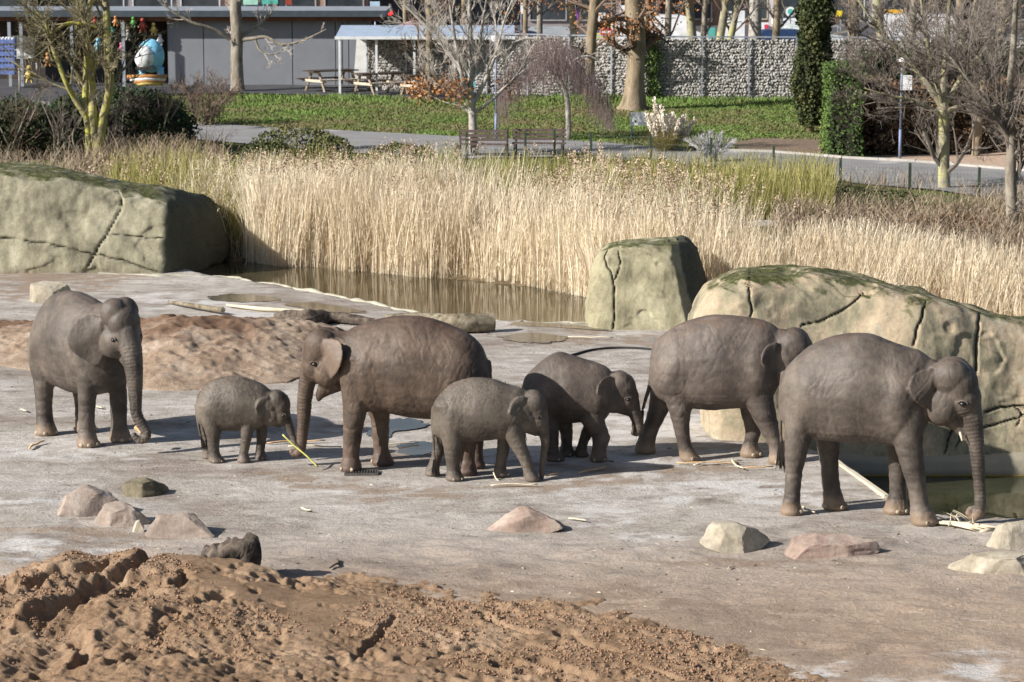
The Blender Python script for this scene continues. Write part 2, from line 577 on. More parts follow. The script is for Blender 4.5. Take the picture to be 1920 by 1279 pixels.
M_asph = mat('path_asphalt', [(0.2, 0.195, 0.195), (0.27, 0.265, 0.26)], 1.2, 0.9, 0.4, 30, 0.01, 0.15, world=True)
M_dark = mat('terrace_asphalt', [(0.05, 0.05, 0.058), (0.085, 0.085, 0.09)], 1.0, 0.85, 0.3, 20, 0.01, 0.2, world=True)
sheet('park_path', PATH, 0.05, M_asph)
sheet('terrace_paving', TERR, 0.045, M_dark)

# pale kerb along the far side of the path
M_kerb = mat('kerb_stone', [(0.32, 0.3, 0.27), (0.42, 0.4, 0.37)], 4, 0.85, 0.3)
def kerb_line(name, pxs, h=0.12, wd=0.12):
    mb = MB()
    pts = [GT(*p) for p in pxs]
    for a, b_ in zip(pts[:-1], pts[1:]):
        n = max(1, int(np.linalg.norm(b_ - a) / 1.0))
        for i in range(n):
            p = a + (b_ - a) * (i + 0.5) / n
            d = (b_ - a) / n
            mb.box((p[0], p[1], float(TZ(p[0], p[1])) + 0.01), (np.linalg.norm(d) - 0.015, wd, h + 0.1), math.atan2(d[1], d[0]))
    o = mb.build(name, M_kerb); tag(o, kind='structure'); return o
kerb_line('path_kerb', [(1330, 285), (1450, 288.5), (1580, 299.5), (1787, 312), (1990, 329)])

# ---- water sheets
def quad(name, x0, x1, y0, y1, z, m, kind='structure'):
    o = obj(name, [(x0, y0, z), (x1, y0, z), (x1, y1, z), (x0, y1, z)], [(0, 1, 2, 3)], m)
    tag(o, kind=kind); return o
quad('pond_water', -60, 60, 44.3, 70, -0.15, M_water)
quad('moat_water', 3.0, 20, 33, 43.0, -0.5, M_water2)
o = obj('pond_bed', [(-60, 20, -1.25), (60, 20, -1.25), (60, 75, -1.25), (-60, 75, -1.25)], [(0, 1, 2, 3)], mat('pond_mud', [(0.05, 0.04, 0.025)], 2))
tag(o, kind='structure')

# ---- puddles, wet sheets with irregular edges
def puddle(pxs, z=0.03, m=None, k=14):
    z = 0.016
    P = np.array([G(x, y)[:2] for x, y in pxs])
    Q = catmull(np.vstack([P, P[:1]]), k)[:-1]
    cen = Q.mean(0)
    n = len(Q)
    rr = 1 + 0.14 * vn(Q[:, 0] * 5, Q[:, 1] * 5, 0, 9) + 0.10 * vn(Q[:, 0] * 17, Q[:, 1] * 17, 0, 10)
    Q = cen + (Q - cen) * rr[:, None]
    zz = z + 0.0 * Q[:, 0]
    Vv = np.c_[Q, zz]
    F = [tuple(range(n))]
    o = obj('puddle', Vv, F, m or M_puddle)
    return tag(o, kind='structure')
puddle([(380, 558), (440, 552), (500, 557), (520, 565), (470, 568), (410, 565)], 0.028)
puddle([(530, 571), (600, 570), (690, 586), (640, 588), (570, 580)], 0.028)
puddle([(930, 632), (985, 625), (1060, 632), (1040, 642), (970, 642)], 0.028)
puddle([(690, 806), (720, 790), (770, 788), (800, 796), (780, 806), (740, 810), (730, 822), (700, 822)], 0.032)
puddle([(745, 836), (790, 828), (822, 834), (815, 850), (780, 856), (750, 850)], 0.032)
puddle([(955, 604), (1100, 612), (1150, 622), (1060, 616), (960, 612)], 0.028)
M_wet = water_material('milky_puddle', (0.2, 0.19, 0.185), 0.3, 14.0, 0.1)

# ================================================================== ROCKS
def rock_material(name, cols, moss=0.0, moss_dir=0.55, streak=True, crack=True):
    m, nt, b = nt_new(name)
    P = coords(nt, True)
    n1 = noise(nt, P, 0.75, 7, 0.6, 0.3)
    n2 = noise(nt, mapping(nt, P, (1.0, 1.0, 0.28)), 2.6, 9, 0.68, 0.5)
    n3 = noise(nt, P, 16, 8, 0.7)
    f = mth(nt, 'ADD', mth(nt, 'MULTIPLY', n1, 0.55), mth(nt, 'MULTIPLY', n2, 0.45))
    col = ramp(nt, f, cols, [0.38 + 0.24 * i / (len(cols) - 1) for i in range(len(cols))])
    col = mixc(nt, 0.8, col, ramp(nt, n3, [(0.72, 0.7, 0.68), (1.15, 1.15, 1.15)], [0.3, 0.7]), 'MULTIPLY')
    if moss:
        g = nt.nodes.new('ShaderNodeNewGeometry')
        s = nt.nodes.new('ShaderNodeSeparateXYZ'); nt.links.new(g.outputs['Normal'], s.inputs[0])
        a = mth(nt, 'ADD', s.outputs[2], mth(nt, 'MULTIPLY', mth(nt, 'SUBTRACT', noise(nt, P, 2.2, 8, 0.7), 0.5), 1.7))
        a = mth(nt, 'MULTIPLY', mth(nt, 'SUBTRACT', a, moss_dir + 0.12), 4.0, clamp=True)
        mc = ramp(nt, noise(nt, P, 9, 8, 0.75), [(0.03, 0.032, 0.016), (0.075, 0.08, 0.026), (0.2, 0.19, 0.15)], [0.35, 0.52, 0.7])
        col = mixc(nt, mth(nt, 'MULTIPLY', a, moss), col, mc)
    if crack:
        at = nt.nodes.new('ShaderNodeAttribute'); at.attribute_name = 'crack'
        col = mixc(nt, mth(nt, 'MULTIPLY', at.outputs['Fac'], 0.85), col, (0.03, 0.027, 0.02))
        al = nt.nodes.new('ShaderNodeAttribute'); al.attribute_name = 'end_shade'
        col = mixc(nt, al.outputs['Fac'], col, mixc(nt, n3, (0.035, 0.036, 0.026), (0.11, 0.11, 0.08)))  # shade of the right end faces, painted near-black into the rock colour
    nt.links.new(col, b.inputs['Base Color'])
    b.inputs['Roughness'].default_value = 0.9
    b.inputs['Specular IOR Level'].default_value = 0.15
    h = bumpn(nt, n2, 0.5, 0.05)
    nt.links.new(bumpn(nt, n3, 0.6, 0.015, h), b.inputs['Normal'])
    return m

def cube_sphere(na, nb, nc, k=6.0):
    """rounded cube as grid; returns q in [-1,1]^3 and faces"""
    Vs, Fs, n = [], [], 0
    def face(ax, sgn, n1, n2):
        nonlocal n
        u = np.linspace(-1, 1, n1); v = np.linspace(-1, 1, n2)
        A, B = np.meshgrid(u, v)
        P = np.zeros(A.shape + (3,))
        o = [i for i in range(3) if i != ax]
        P[..., ax] = sgn; P[..., o[0]] = A; P[..., o[1]] = B
        F = grid_faces(n1, n2)
        flip = (sgn > 0) ^ (ax == 1)
        if not flip: F = F[:, ::-1]
        Vs.append(P.reshape(-1, 3)); Fs.append(F + n); n += P.shape[0] * P.shape[1]
    face(0, -1, nb, nc); face(0, 1, nb, nc)
    face(1, -1, na, nc); face(1, 1, na, nc)
    face(2, -1, na, nb); face(2, 1, na, nb)
    Vv = np.concatenate(Vs); F = np.concatenate(Fs)
    key = np.round(Vv * 1e5).astype(np.int64)
    _, first, inv = np.unique(key, axis=0, return_index=True, return_inverse=True)
    inv = inv.ravel()
    Vv = Vv[first]; F = inv[F]
    nrm = (np.abs(Vv) ** k).sum(1) ** (1 / k)
    return Vv / nrm[:, None], F

def big_rock(name, label, res, mapf, cracks, m, k=6.0, amp=0.07, cw=3.0, cd=0.09, seed=0, fine=0.009, end_shade=None):
    q, F = cube_sphere(*res, k=k)
    P = mapf(q[:, 0], q[:, 1], q[:, 2])
    cen = P.mean(0)
    out = q / np.linalg.norm(q, axis=1, keepdims=True)
    d = amp * fbm(P[:, 0] * 0.8, P[:, 1] * 0.8, P[:, 2] * 0.8, 4, seed) + fine * fbm(P[:, 0] * 7, P[:, 1] * 7, P[:, 2] * 4, 3, seed + 9)
    d = d - 0.03 * sstep(0.25, 0.42, fbm(P[:, 0] * 1.1 + 9, P[:, 1], P[:, 2] * 1.6, 4, seed + 31)) + 0.02 * sstep(-0.1, 0.1, fbm(P[:, 0] * 0.7, P[:, 1], P[:, 2] * 2.2 + P[:, 0] * 0.5, 4, seed + 33))
    P = P + out * d[:, None]
    ck = np.zeros(len(P))
    px, py = project(P)
    front = q[:, 1] < 0.2
    for line, wd in cracks:
        L = catmull(line, 5)
        L = L + np.c_[2.2 * vn(L[:, 0] * 0.11, L[:, 1] * 0.11, 1, 5), 2.2 * vn(L[:, 0] * 0.11, L[:, 1] * 0.11, 9, 6)]
        dd = polydist(px, py, L); wd = wd * 0.55
        g = np.exp(-(dd / wd) ** 2) * front
        ck = np.maximum(ck, g)
    P[:, 1] += cd * ck
    P[:, 2] -= 0.0
    o = obj(name, P, [F], m, smooth=True, attrs={'crack': np.clip(ck * 1.4 - 0.3, 0, 1), 'end_shade': np.zeros(len(P)) if end_shade is None else sstep(-0.03, 0.03, q[:, 0] - end_shade + 0.035 * fbm(P[:, 0] * 3, P[:, 1] * 3, P[:, 2] * 3, 4, seed + 40)) * 0.92})  # mask for the painted shade: right end of the rock, ragged edge
    return tag(o, label, 'rock')

M_rockL = rock_material('yard_rock_green', [(0.12, 0.11, 0.078), (0.225, 0.21, 0.15), (0.32, 0.3, 0.215), (0.43, 0.405, 0.31)], 1.0, 0.62)
M_rockB = rock_material('block_rock_buff', [(0.18, 0.165, 0.11), (0.32, 0.295, 0.195), (0.44, 0.41, 0.285)], 1.0, 0.72)
M_rockR = rock_material('wall_rock_buff', [(0.16, 0.145, 0.105), (0.29, 0.26, 0.18), (0.4, 0.32, 0.225), (0.4, 0.37, 0.28)], 1.0, 0.62)

# left rock
def mapL(a, b, c):
    YF = 60.6
    xl = V(-160, 500, YF)[0]; xr0 = V(398, 510, YF)[0]
    prof_px = np.array([-160, 0, 90, 160, 215, 270, 305, 335, 365, 398]); prof_y = np.array([322, 319, 326, 343, 354, 362, 371, 388, 415, 440])
    X = xl + (xr0 - xl) * (a + 1) / 2
    pxx = 960 + (X) / YF * FPX * math.cos(0)  # column of the front plane
    pxx = X * FPX / YF + 960
    ztop = np.array([V(0, y_, YF + 0.9)[2] for y_ in np.interp(pxx, prof_px, prof_y)])
    t = (c + 1) / 2
    Z = -0.25 + (ztop + 0.25) * t
    Yf = YF + 0.75 * t ** 1.6 + 2.9 * sstep(297, 398, pxx)
    Y = Yf + (b + 1) / 2 * 2.4
    return np.stack([X, Y, Z], -1)
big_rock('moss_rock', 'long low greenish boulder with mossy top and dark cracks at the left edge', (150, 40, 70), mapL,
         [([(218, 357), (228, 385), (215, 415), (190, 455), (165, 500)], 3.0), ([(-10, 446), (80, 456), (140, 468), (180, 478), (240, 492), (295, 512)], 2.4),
          ([(200, 436), (250, 443), (306, 448)], 1.8)], M_rockL, 7.0, 0.08, seed=3, end_shade=0.645)
# block rock
def mapB(a, b, c):
    YF = 51.9
    t = (c + 1) / 2
    yy = 626 + (455 - 626) * t
    xl = np.interp(t, [0, 0.6, 1], [1100, 1112, 1122]); xr = np.interp(t, [0, 0.5, 1], [1372, 1345, 1318])
    px = xl + (xr - xl) * (a + 1) / 2
    Yf = YF + 0.75 * t + 2.4 * np.clip(a - 0.45, 0, 1)
    X = (px - 960) / FPX * (YF + 0.4)
    z1 = V(0, 456, YF + 1.2)[2]
    Z = -0.3 + (z1 + 0.3) * t + 0.05 * a * t
    return np.stack([X, Yf + (b + 1) / 2 * (2.2 - 0.6 * t), Z], -1)
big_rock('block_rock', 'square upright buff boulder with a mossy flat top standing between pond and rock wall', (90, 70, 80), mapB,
         [([(1138, 470), (1135, 490), (1148, 520), (1152, 560), (1150, 618)], 2.0), ([(1160, 470), (1162, 500), (1150, 530)], 1.6)], M_rockB, 5.0, 0.06, seed=8, end_shade=0.6)
# right rock wall
def mapR(a, b, c):
    YF = 40.6
    t = (c + 1) / 2
    xl = np.interp(t, [0, 0.35, 0.75, 1], [1342, 1335, 1312, 1318])
    px = xl + (2260 - xl) * (a + 1) / 2
    ztop = np.array([V(0, y_, YF + 1.0)[2] for y_ in np.interp(px, [1310, 1345, 1420, 1520, 1640, 1760, 1840, 1920, 2260], [552, 528, 517, 519, 537, 563, 585, 606, 662])])
    X = (px - 960) / FPX * (YF + 0.3)
    Z = -0.8 + (ztop + 0.8) * t
    Yf = YF + 0.85 * t ** 1.4 - 0.35 * sstep(1560, 1340, px) * 0 + 0.12 * np.sin(px * 0.017)
    return np.stack([X, Yf + (b + 1) / 2 * 1.9, Z], -1)
big_rock('rock_wall', 'long buff rock wall with vertical cracks and mossy top behind the two right elephants', (330, 50, 120), mapR,
         [([(1407, 507), (1405, 540), (1410, 592)], 2.2), ([(1502, 612), (1545, 600), (1585, 580), (1622, 550)], 2.2), ([(1736, 566), (1724, 610), (1714, 648)], 3.0),
          ([(1837, 590), (1832, 640), (1829, 700)], 4.2), ([(1846, 772), (1880, 764), (1925, 762)], 2.4), ([(1846, 800), (1880, 793), (1925, 778)], 2.0),
          ([(1790, 800), (1780, 825), (1772, 850)], 2.6), ([(1782, 812), (1800, 815), (1795, 838)], 2.0), ([(1903, 764), (1915, 780), (1905, 800)], 1.8)], M_rockR, 7.0, 0.10, seed=14)
# concrete footing of the wall, algae line at the water
def footing():
    m, nt, b = nt_new('footing_concrete')
    P = coords(nt, True); s = nt.nodes.new('ShaderNodeSeparateXYZ'); nt.links.new(P, s.inputs[0])
    zz = mth(nt, 'ADD', s.outputs[2], mth(nt, 'MULTIPLY', noise(nt, P, 9, 4), 0.06))
    f = mth(nt, 'MULTIPLY_ADD', zz, 6.0, 3.0, clamp=True)
    c = ramp(nt, f, [(0.22, 0.15, 0.03), (0.18, 0.14, 0.045), (0.17, 0.155, 0.12), (0.25, 0.225, 0.17)], [0.15, 0.3, 0.4, 0.8])
    nt.links.new(c, b.inputs['Base Color']); b.inputs['Roughness'].default_value = 0.8
    nt.links.new(bumpn(nt, noise(nt, P, 20, 6), 0.5, 0.02), b.inputs['Normal'])
    x0 = V(1560, 0, 40.4)[0]; x1 = 14.0
    xs = np.linspace(x0, x1, 120); prof = [(41.0, -0.2), (40.5, -0.22), (40.44, -0.3), (40.42, -0.9)]
    Vv = []
    for (yy, z) in prof:
        Vv.append(np.stack([xs, yy + 0.03 * fbm(xs * 2, z * 3, 0, 3, 4), z + 0.02 * fbm(xs * 3, 1, 0, 3, 5) + 0 * xs], -1))
    o = obj('wall_footing', np.concatenate(Vv), [grid_faces(120, 4)], m, smooth=True)
    tag(o, kind='structure')
footing()
# retaining wall at the far side of the pond
M_ret = mat('retaining_concrete', [(0.33, 0.31, 0.28), (0.47, 0.45, 0.42)], 1.5, 0.85, 0.3, 12, stretch=(1, 1, 2))
def retaining(pxa, pxb, Y, z1, name):
    a = V(pxa, 0, Y)[0]; b_ = V(pxb, 0, Y)[0]
    mb = MB(); n = int((b_ - a) / 2.0)
    for i in range(n):
        x = a + (b_ - a) * (i + 0.5) / n
        mb.box((x, Y, (z1 - 0.6) / 2), ((b_ - a) / n - 0.02, 0.25, z1 + 0.6))
    o = mb.build(name, M_ret)
    tag(o, 'low pale concrete retaining wall half hidden behind the dry reeds', 'wall')
retaining(860, 1510, 65.0, 0.72, 'retaining_wall')

# ================================================================== ELEPHANTS
def skin_material(name, dark, mid, light, dust, foot=(0.24, 0.17, 0.115), foot_h=0.22, top_dust=0.5):
    m, nt, b = nt_new(name)
    P = coords(nt)
    sep = nt.nodes.new('ShaderNodeSeparateXYZ'); nt.links.new(P, sep.inputs[0])
    n1 = noise(nt, P, 1.7, 7, 0.62, 0.3); n2 = noise(nt, P, 9, 8, 0.7)
    col = ramp(nt, n1, [tuple(x * .62 for x in dark), tuple(x * .84 for x in mid), tuple(x * 1.12 for x in light)], [0.34, 0.5, 0.7])
    col = mixc(nt, 0.75, col, ramp(nt, n2, [(0.74, 0.72, 0.71), (1.25, 1.22, 1.18)], [0.3, 0.7]), 'MULTIPLY')
    # fine skin cells
    vo = nt.nodes.new('ShaderNodeTexVoronoi'); vo.feature = 'DISTANCE_TO_EDGE'; vo.inputs['Scale'].default_value = 26
    dn = nt.nodes.new('ShaderNodeTexNoise'); dn.inputs['Scale'].default_value = 5; nt.links.new(P, dn.inputs['Vector'])
    vm = nt.nodes.new('ShaderNodeVectorMath'); vm.operation = 'MULTIPLY_ADD'
    nt.links.new(dn.outputs['Color'], vm.inputs[0]); vm.inputs[1].default_value = (0.25, 0.25, 0.25); nt.links.new(mapping(nt, P, (1, 1, 0.6)), vm.inputs[2])
    nt.links.new(vm.outputs[0], vo.inputs['Vector'])
    cell = ramp(nt, vo.outputs['Distance'], [(0, 0, 0), (1, 1, 1)], [0.0, 0.12])
    col = mixc(nt, 0.22, col, ramp(nt, vo.outputs['Distance'], [(0.6, 0.58, 0.56), (1.06, 1.06, 1.06)], [0.0, 0.16]), 'MULTIPLY')
    # dust patches high on the back
    g = nt.nodes.new('ShaderNodeNewGeometry'); s2 = nt.nodes.new('ShaderNodeSeparateXYZ'); nt.links.new(g.outputs['Normal'], s2.inputs[0])
    d = mth(nt, 'ADD', mth(nt, 'MULTIPLY', s2.outputs[2], 0.8), mth(nt, 'MULTIPLY', mth(nt, 'SUBTRACT', noise(nt, P, 3.2, 9, 0.75), 0.5), 2.4))
    d = mth(nt, 'MULTIPLY', mth(nt, 'SUBTRACT', d, 0.55), 1.6, clamp=True)
    col = mixc(nt, mth(nt, 'MULTIPLY', d, top_dust), col, dust)
    # feet with dried mud
    fz = mth(nt, 'ADD', sep.outputs[2], mth(nt, 'MULTIPLY', mth(nt, 'SUBTRACT', n2, 0.5), 0.25))
    fm = ramp(nt, mth(nt, 'DIVIDE', fz, foot_h), [(1, 1, 1), (0.8, 0.8, 0.8), (0, 0, 0)], [0.0, 0.6, 1.0])
    col = mixc(nt, mth(nt, 'MULTIPLY', fm, 0.85), col, foot)
    at = nt.nodes.new('ShaderNodeAttribute'); at.attribute_name = 'ear'
    col = mixc(nt, mth(nt, 'MULTIPLY', at.outputs['Fac'], 0.45), col, tuple(min(1, x * 1.7) for x in light))
    nt.links.new(col, b.inputs['Base Color'])
    b.inputs['Roughness'].default_value = 0.58
    b.inputs['Specular IOR Level'].default_value = 0.4
    h = bumpn(nt, n2, 0.35, 0.01)
    wr = noise(nt, mapping(nt, P, (4.6, 4.6, 0.9)), 3.4, 7, 0.66, 0.9)
    h = bumpn(nt, wr, 0.28, 0.02, h)
    h = bumpn(nt, cell, 0.28, 0.004, h)
    nt.links.new(h, b.inputs['Normal'])
    return m

SK_GREY = skin_material('skin_grey', (0.0714, 0.0588, 0.0487), (0.105, 0.0874, 0.0739), (0.1428, 0.1193, 0.0991), (0.17, 0.115, 0.085))
SK_BROWN = skin_material('skin_brown', (0.0714, 0.0487, 0.0353), (0.1092, 0.0773, 0.0571), (0.147, 0.1092, 0.084), (0.12, 0.062, 0.045), foot=(0.10, 0.065, 0.05), foot_h=0.5)
SK_BACK = skin_material('skin_dusty', (0.0739, 0.0588, 0.0504), (0.1092, 0.0882, 0.0756), (0.147, 0.1201, 0.1008), (0.2, 0.12, 0.07), top_dust=0.6)
SK_CALF = skin_material('skin_calf', (0.0798, 0.0655, 0.0529), (0.1134, 0.0949, 0.0773), (0.147, 0.1243, 0.1025), (0.19, 0.15, 0.12), foot=(0.14, 0.11, 0.088), foot_h=0.12)
SK_DARK = skin_material('skin_dark_calf', (0.07, 0.056, 0.047), (0.105, 0.084, 0.07), (0.15, 0.12, 0.1), (0.16, 0.12, 0.1), foot=(0.12, 0.09, 0.07), foot_h=0.12)
M_nail = mat('toenail', [(0.3, 0.24, 0.17), (0.45, 0.37, 0.28)], 20, 0.5, 0.1)
M_eye = mat('eye', [(0.012, 0.008, 0.006)], 5, 0.35, 0, spec=0.5)
M_tuft = mat('tail_hair', [(0.025, 0.02, 0.017)], 5, 0.7, 0)
M_tush = mat('tush_ivory', [(0.62, 0.56, 0.44)], 5, 0.45, 0)
M_mouth = mat('mouth', [(0.1, 0.05, 0.04)], 5, 0.6, 0.1)

def sweep(pts, ra, rb, n=18):
    """closed tube along pts in elephant space, ra in the side plane, rb lateral (v axis)"""
    pts = np.asarray(pts, float)
    T = np.gradient(pts, axis=0); T /= np.linalg.norm(T, axis=1, keepdims=True)
    Lr = np.array([0, 1.0, 0])
    N = np.cross(T, Lr); N /= np.linalg.norm(N, axis=1, keepdims=True)
    Lt = np.cross(N, T)
    # rounded caps
    def cap(p, t, a, b_, sg):
        out = []
        for k in (0.5, 0.85):
            out.append((p + sg * t * min(a, b_) * k * 0.8, a * math.sqrt(1 - k * k), b_ * math.sqrt(1 - k * k)))
        return out
    rings = []
    c0 = cap(pts[0], T[0], ra[0], rb[0], -1)[::-1]
    c1 = cap(pts[-1], T[-1], ra[-1], rb[-1], 1)
    seq = [(p, a, b_, N[0], Lt[0]) for p, a, b_ in c0] + [(pts[i], ra[i], rb[i], N[i], Lt[i]) for i in range(len(pts))] + [(p, a, b_, N[-1], Lt[-1]) for p, a, b_ in c1]
    ang = np.arange(n) * 2 * pi / n
    Vv = np.concatenate([p + np.cos(ang)[:, None] * a * nn + np.sin(ang)[:, None] * b_ * ll for p, a, b_, nn, ll in seq])
    m_ = len(seq)
    idx = np.arange(m_ * n).reshape(m_, n)
    F = [tuple(q) for q in np.stack([idx[:-1], np.roll(idx, -1, 1)[:-1], np.roll(idx, -1, 1)[1:], idx[1:]], -1).reshape(-1, 4)]
    F.append(tuple(idx[0][::-1])); F.append(tuple(idx[-1]))
    return Vv, F

def rings_mesh(R_):
    m_, n = R_.shape[:2]
    idx = np.arange(m_ * n).reshape(m_, n)
    F = [tuple(q) for q in np.stack([idx[:-1], np.roll(idx, -1, 1)[:-1], np.roll(idx, -1, 1)[1:], idx[1:]], -1).reshape(-1, 4)]
    F.append(tuple(idx[0][::-1])); F.append(tuple(idx[-1]))
    return R_.reshape(-1, 3), F

def ellipsoid(c, r, n=20, m_=12):
    th = np.linspace(0.12, pi - 0.12, m_); ph = np.arange(n) * 2 * pi / n
    R_ = np.stack([np.stack([c[0] + r[0] * np.sin(t) * np.cos(ph), c[1] + r[1] * np.sin(t) * np.sin(ph), c[2] + r[2] * np.cos(t) + 0 * ph], -1) for t in th])
    return rings_mesh(R_)

def elephant(spec):
    """spec coordinates are either picture points on the animal's own mid plane (unprojected to true size) or metres"""
    S_ = spec['S']
    O = np.array(spec['O'])
    ang = spec['ang']
    H = np.array([math.cos(ang), math.sin(ang), 0]); L = np.array([-math.sin(ang), math.cos(ang), 0])
    near = -1.0 if L[1] > 0 else 1.0
    metric = spec.get('metric', False)
    sc = FPX / (O[1] * math.cos(PITCH) + 6.8 * math.sin(PITCH))
    def uz(px, py, v=0.0):
        if metric: return px, py
        d = ray(px, py)
        o = np.array([0, 0, CAMZ]) - O
        t = (v - o @ L) / (d @ L)
        p = o + d * t
        return float(p @ H), float(p[2])
    def rr(r): return r if metric else r / sc
    mb = MB()
    # torso
    st = np.array([(*uz(a, b_), uz(a, c)[1]) for a, b_, c in spec['torso']])
    if st[0, 0] > st[-1, 0]: st = st[::-1]
    tt = (st[:, 0] - st[0, 0]) / (st[-1, 0] - st[0, 0])
    W = S_ * np.interp(tt, [0, .05, .15, .25, .36, .5, .66, .74, .84, .93, 1], [.07, .135, .203, .212, .206, .236, .225, .206, .212, .168, .1])
    st = catmull(np.c_[st, W], 5)
    a = np.arange(28) * 2 * pi / 28
    rings = []
    for u, zt, zb, w_ in st:
        mid = zb + (zt - zb) * 0.47
        s_, c_ = np.sin(a), np.cos(a)
        zz = np.where(s_ > 0, mid + (zt - mid) * s_, mid + (mid - zb) * s_)
        yy = w_ * np.sign(c_) * np.abs(c_) ** 0.72 * (1 - 0.36 * np.clip(s_, 0, 1) ** 1.8)
        rings.append(np.stack([0 * a + u, yy, zz], -1))
    Vv, F = rings_mesh(np.array(rings)); mb.add(Vv, F)
    # legs
    feet = []
    for key in ('RN', 'RF', 'FN', 'FF'):
        lat = spec['lat'].get(key) if isinstance(spec['lat'], dict) else None
        vv = (near if key[1] == 'N' else -near) * (lat if lat is not None else spec['lat'] if not isinstance(spec['lat'], dict) else 0.12 * S_)
        ch = np.array([(*uz(x, y, vv), rr(r)) for x, y, r in spec[key]])
        zf, z0 = ch[-1, 1], ch[0, 1]
        ch[:, 1] = ch[:, 1] - zf * (z0 - ch[:, 1]) / (z0 - zf)
        ch = catmull(ch, 5)
        ch[-1, 1] = 0.0
        # fore leg bulge / foot pad
        n = 22; a2 = np.arange(n) * 2 * pi / n
        tz = ch[:, 1] / ch[0, 1]
        Rg = []
        for (u, z, r), k in zip(ch, tz):
            vcur = vv * (1 - 0.12 * k - 0.2 * max(0, k - 0.45))
            lat_r = r * (1.0 - 0.5 * max(0, k - 0.4))
            Rg.append(np.stack([u + r * np.cos(a2), vcur + lat_r * 1.0 * np.sin(a2), z + 0 * a2], -1))
        # foot pad: rounded bottom edge
        u, z, r = ch[-1]
        Rg[-1] = np.stack([u + r * 0.93 * np.cos(a2), vv + r * 0.93 * np.sin(a2), 0 * a2], -1)
        Rg.insert(len(Rg) - 1, np.stack([u + r * 1.03 * np.cos(a2), vv + r * 1.03 * np.sin(a2), 0 * a2 + 0.025 * S_], -1))
        Rg = [q for i, q in enumerate(Rg) if i >= len(Rg) - 2 or q[0, 2] > 0.03 * S_]
        u, z, r = ch[0]
        du = ch[0, 0] - ch[3, 0]
        for kz, kr, kv in ((0.3, 0.88, 0.78), (0.6, 0.62, 0.5), (0.85, 0.3, 0.3), (0.95, 0.1, 0.2)):
            Rg.insert(0, np.stack([u + du * kz * 0.5 + kr * r * np.cos(a2), vv * 0.77 * kv + kr * r * 0.68 * np.sin(a2), z + kz * r + 0 * a2], -1))
        Vv, F = rings_mesh(np.array(Rg)); mb.add(Vv, F)
        feet.append((u, vv, r))
    rot = spec.get('headrot', 0.0); piv = spec.get('pivot', 0.0)
    def hr(P):
        P = np.array(P, float)
        if rot:
            c_, s_ = math.cos(rot), math.sin(rot)
            x = P[..., 0] - piv; y = P[..., 1].copy()
            P[..., 0] = piv + c_ * x - s_ * y; P[..., 1] = s_ * x + c_ * y
        return P
    # neck, head, jaw
    def chain(lst, k=5):
        ch = []
        for it in lst:
            x, y, r, lf = it[:4]; v = it[4] if len(it) > 4 else 0.0
            u, z = uz(x, y, v)
            ch.append((u, v, z, rr(r), rr(r) * lf))
        ch = catmull(ch, k)
        return ch
    ch = chain(spec['neck']); Vv, F = sweep(ch[:, :3], ch[:, 3], ch[:, 4], 22); mb.add(hr(Vv), F)
    for x, y, rx, ry, v, rv in spec['head']:
        for sg in ((1,) if v == 0 else (1, -1)):
            u, z = uz(x, y)
            Vv, F = ellipsoid((u, sg * v * S_, z), (rr(rx), rv * S_, rr(ry))); mb.add(hr(Vv), F)
    jaw = chain(spec['jaw'])
    Vv, F = sweep(jaw[:, :3], jaw[:, 3], jaw[:, 4], 14); mb.add(hr(Vv), F)
    tr = chain(spec['trunk'], 8)
    Vv, F = sweep(tr[:, :3], tr[:, 3], tr[:, 4], 16); mb.add(hr(Vv), F)
    trp = hr(tr[:, :3]); trr = tr[:, 3]
    # tail
    tl = chain(spec['tail'], 6) if spec.get('tail') else None
    if tl is not None:
        Vv, F = sweep(tl[:, :3], tl[:, 3], tl[:, 4], 8); mb.add(Vv, F)
    # ears: curved flaps with thickness, hinge side towards the face
    v0 = spec.get('earv', 0.088) * S_; fl = spec.get('flare', 0.118) * S_
    earpoly = None
    for sg in (near, -near):
        P2 = np.array([uz(x, y, near * v0) for x, y in spec['ear']])
        if sg == near: earpoly = P2
        Q = catmull(np.vstack([P2, P2[:1]]), 4)[:-1]
        umax, umin = Q[:, 0].max(), Q[:, 0].min()
        hz = Q[:, 1].max() - Q[:, 1].min()
        cen = Q.mean(0); n = len(Q)
        def lay(k, off):
            q = cen + (Q - cen) * k
            t = (umax - q[:, 0]) / (umax - umin)
            bell = 0.004 * S_ * np.sin(pi * np.clip(t, 0, 1))
            lat = v0 + fl * t ** 1.2 - bell + 0.02 * S_ * np.sin(q[:, 1] * 17 / S_ + t * 3)
            return np.stack([q[:, 0], sg * (lat + off), q[:, 1]], -1)
        th = 0.009 * S_ + 0.003
        Rg = np.array([lay(0.06, th), lay(0.5, th), lay(0.88, th), lay(1.0, th * 0.4), lay(1.0, -th * 0.4), lay(0.88, -th), lay(0.5, -th), lay(0.06, -th)])
        Vv, F = rings_mesh(Rg); mb.add(hr(Vv), F)
    # fuse into one continuous skin
    tmp = mb.build('tmp', None, local=True)
    md = tmp.modifiers.new('r', 'REMESH'); md.mode = 'VOXEL'; md.voxel_size = spec['vox']; md.use_smooth_shade = True
    ms = tmp.modifiers.new('s', 'SMOOTH'); ms.factor = 0.5; ms.iterations = spec.get('smooth', 9)
    dg = bpy.context.evaluated_depsgraph_get(); dg.update()
    me = bpy.data.meshes.new_from_object(tmp.evaluated_get(dg))
    bpy.data.objects.remove(tmp)
    n = len(me.vertices)
    co = np.empty(n * 3, np.float32); me.vertices.foreach_get('co', co); co = co.reshape(-1, 3).astype(float)
    no = np.empty(n * 3, np.float32); me.vertex_normals.foreach_get('vector', no); no = no.reshape(-1, 3).astype(float)
    k = 1 / S_
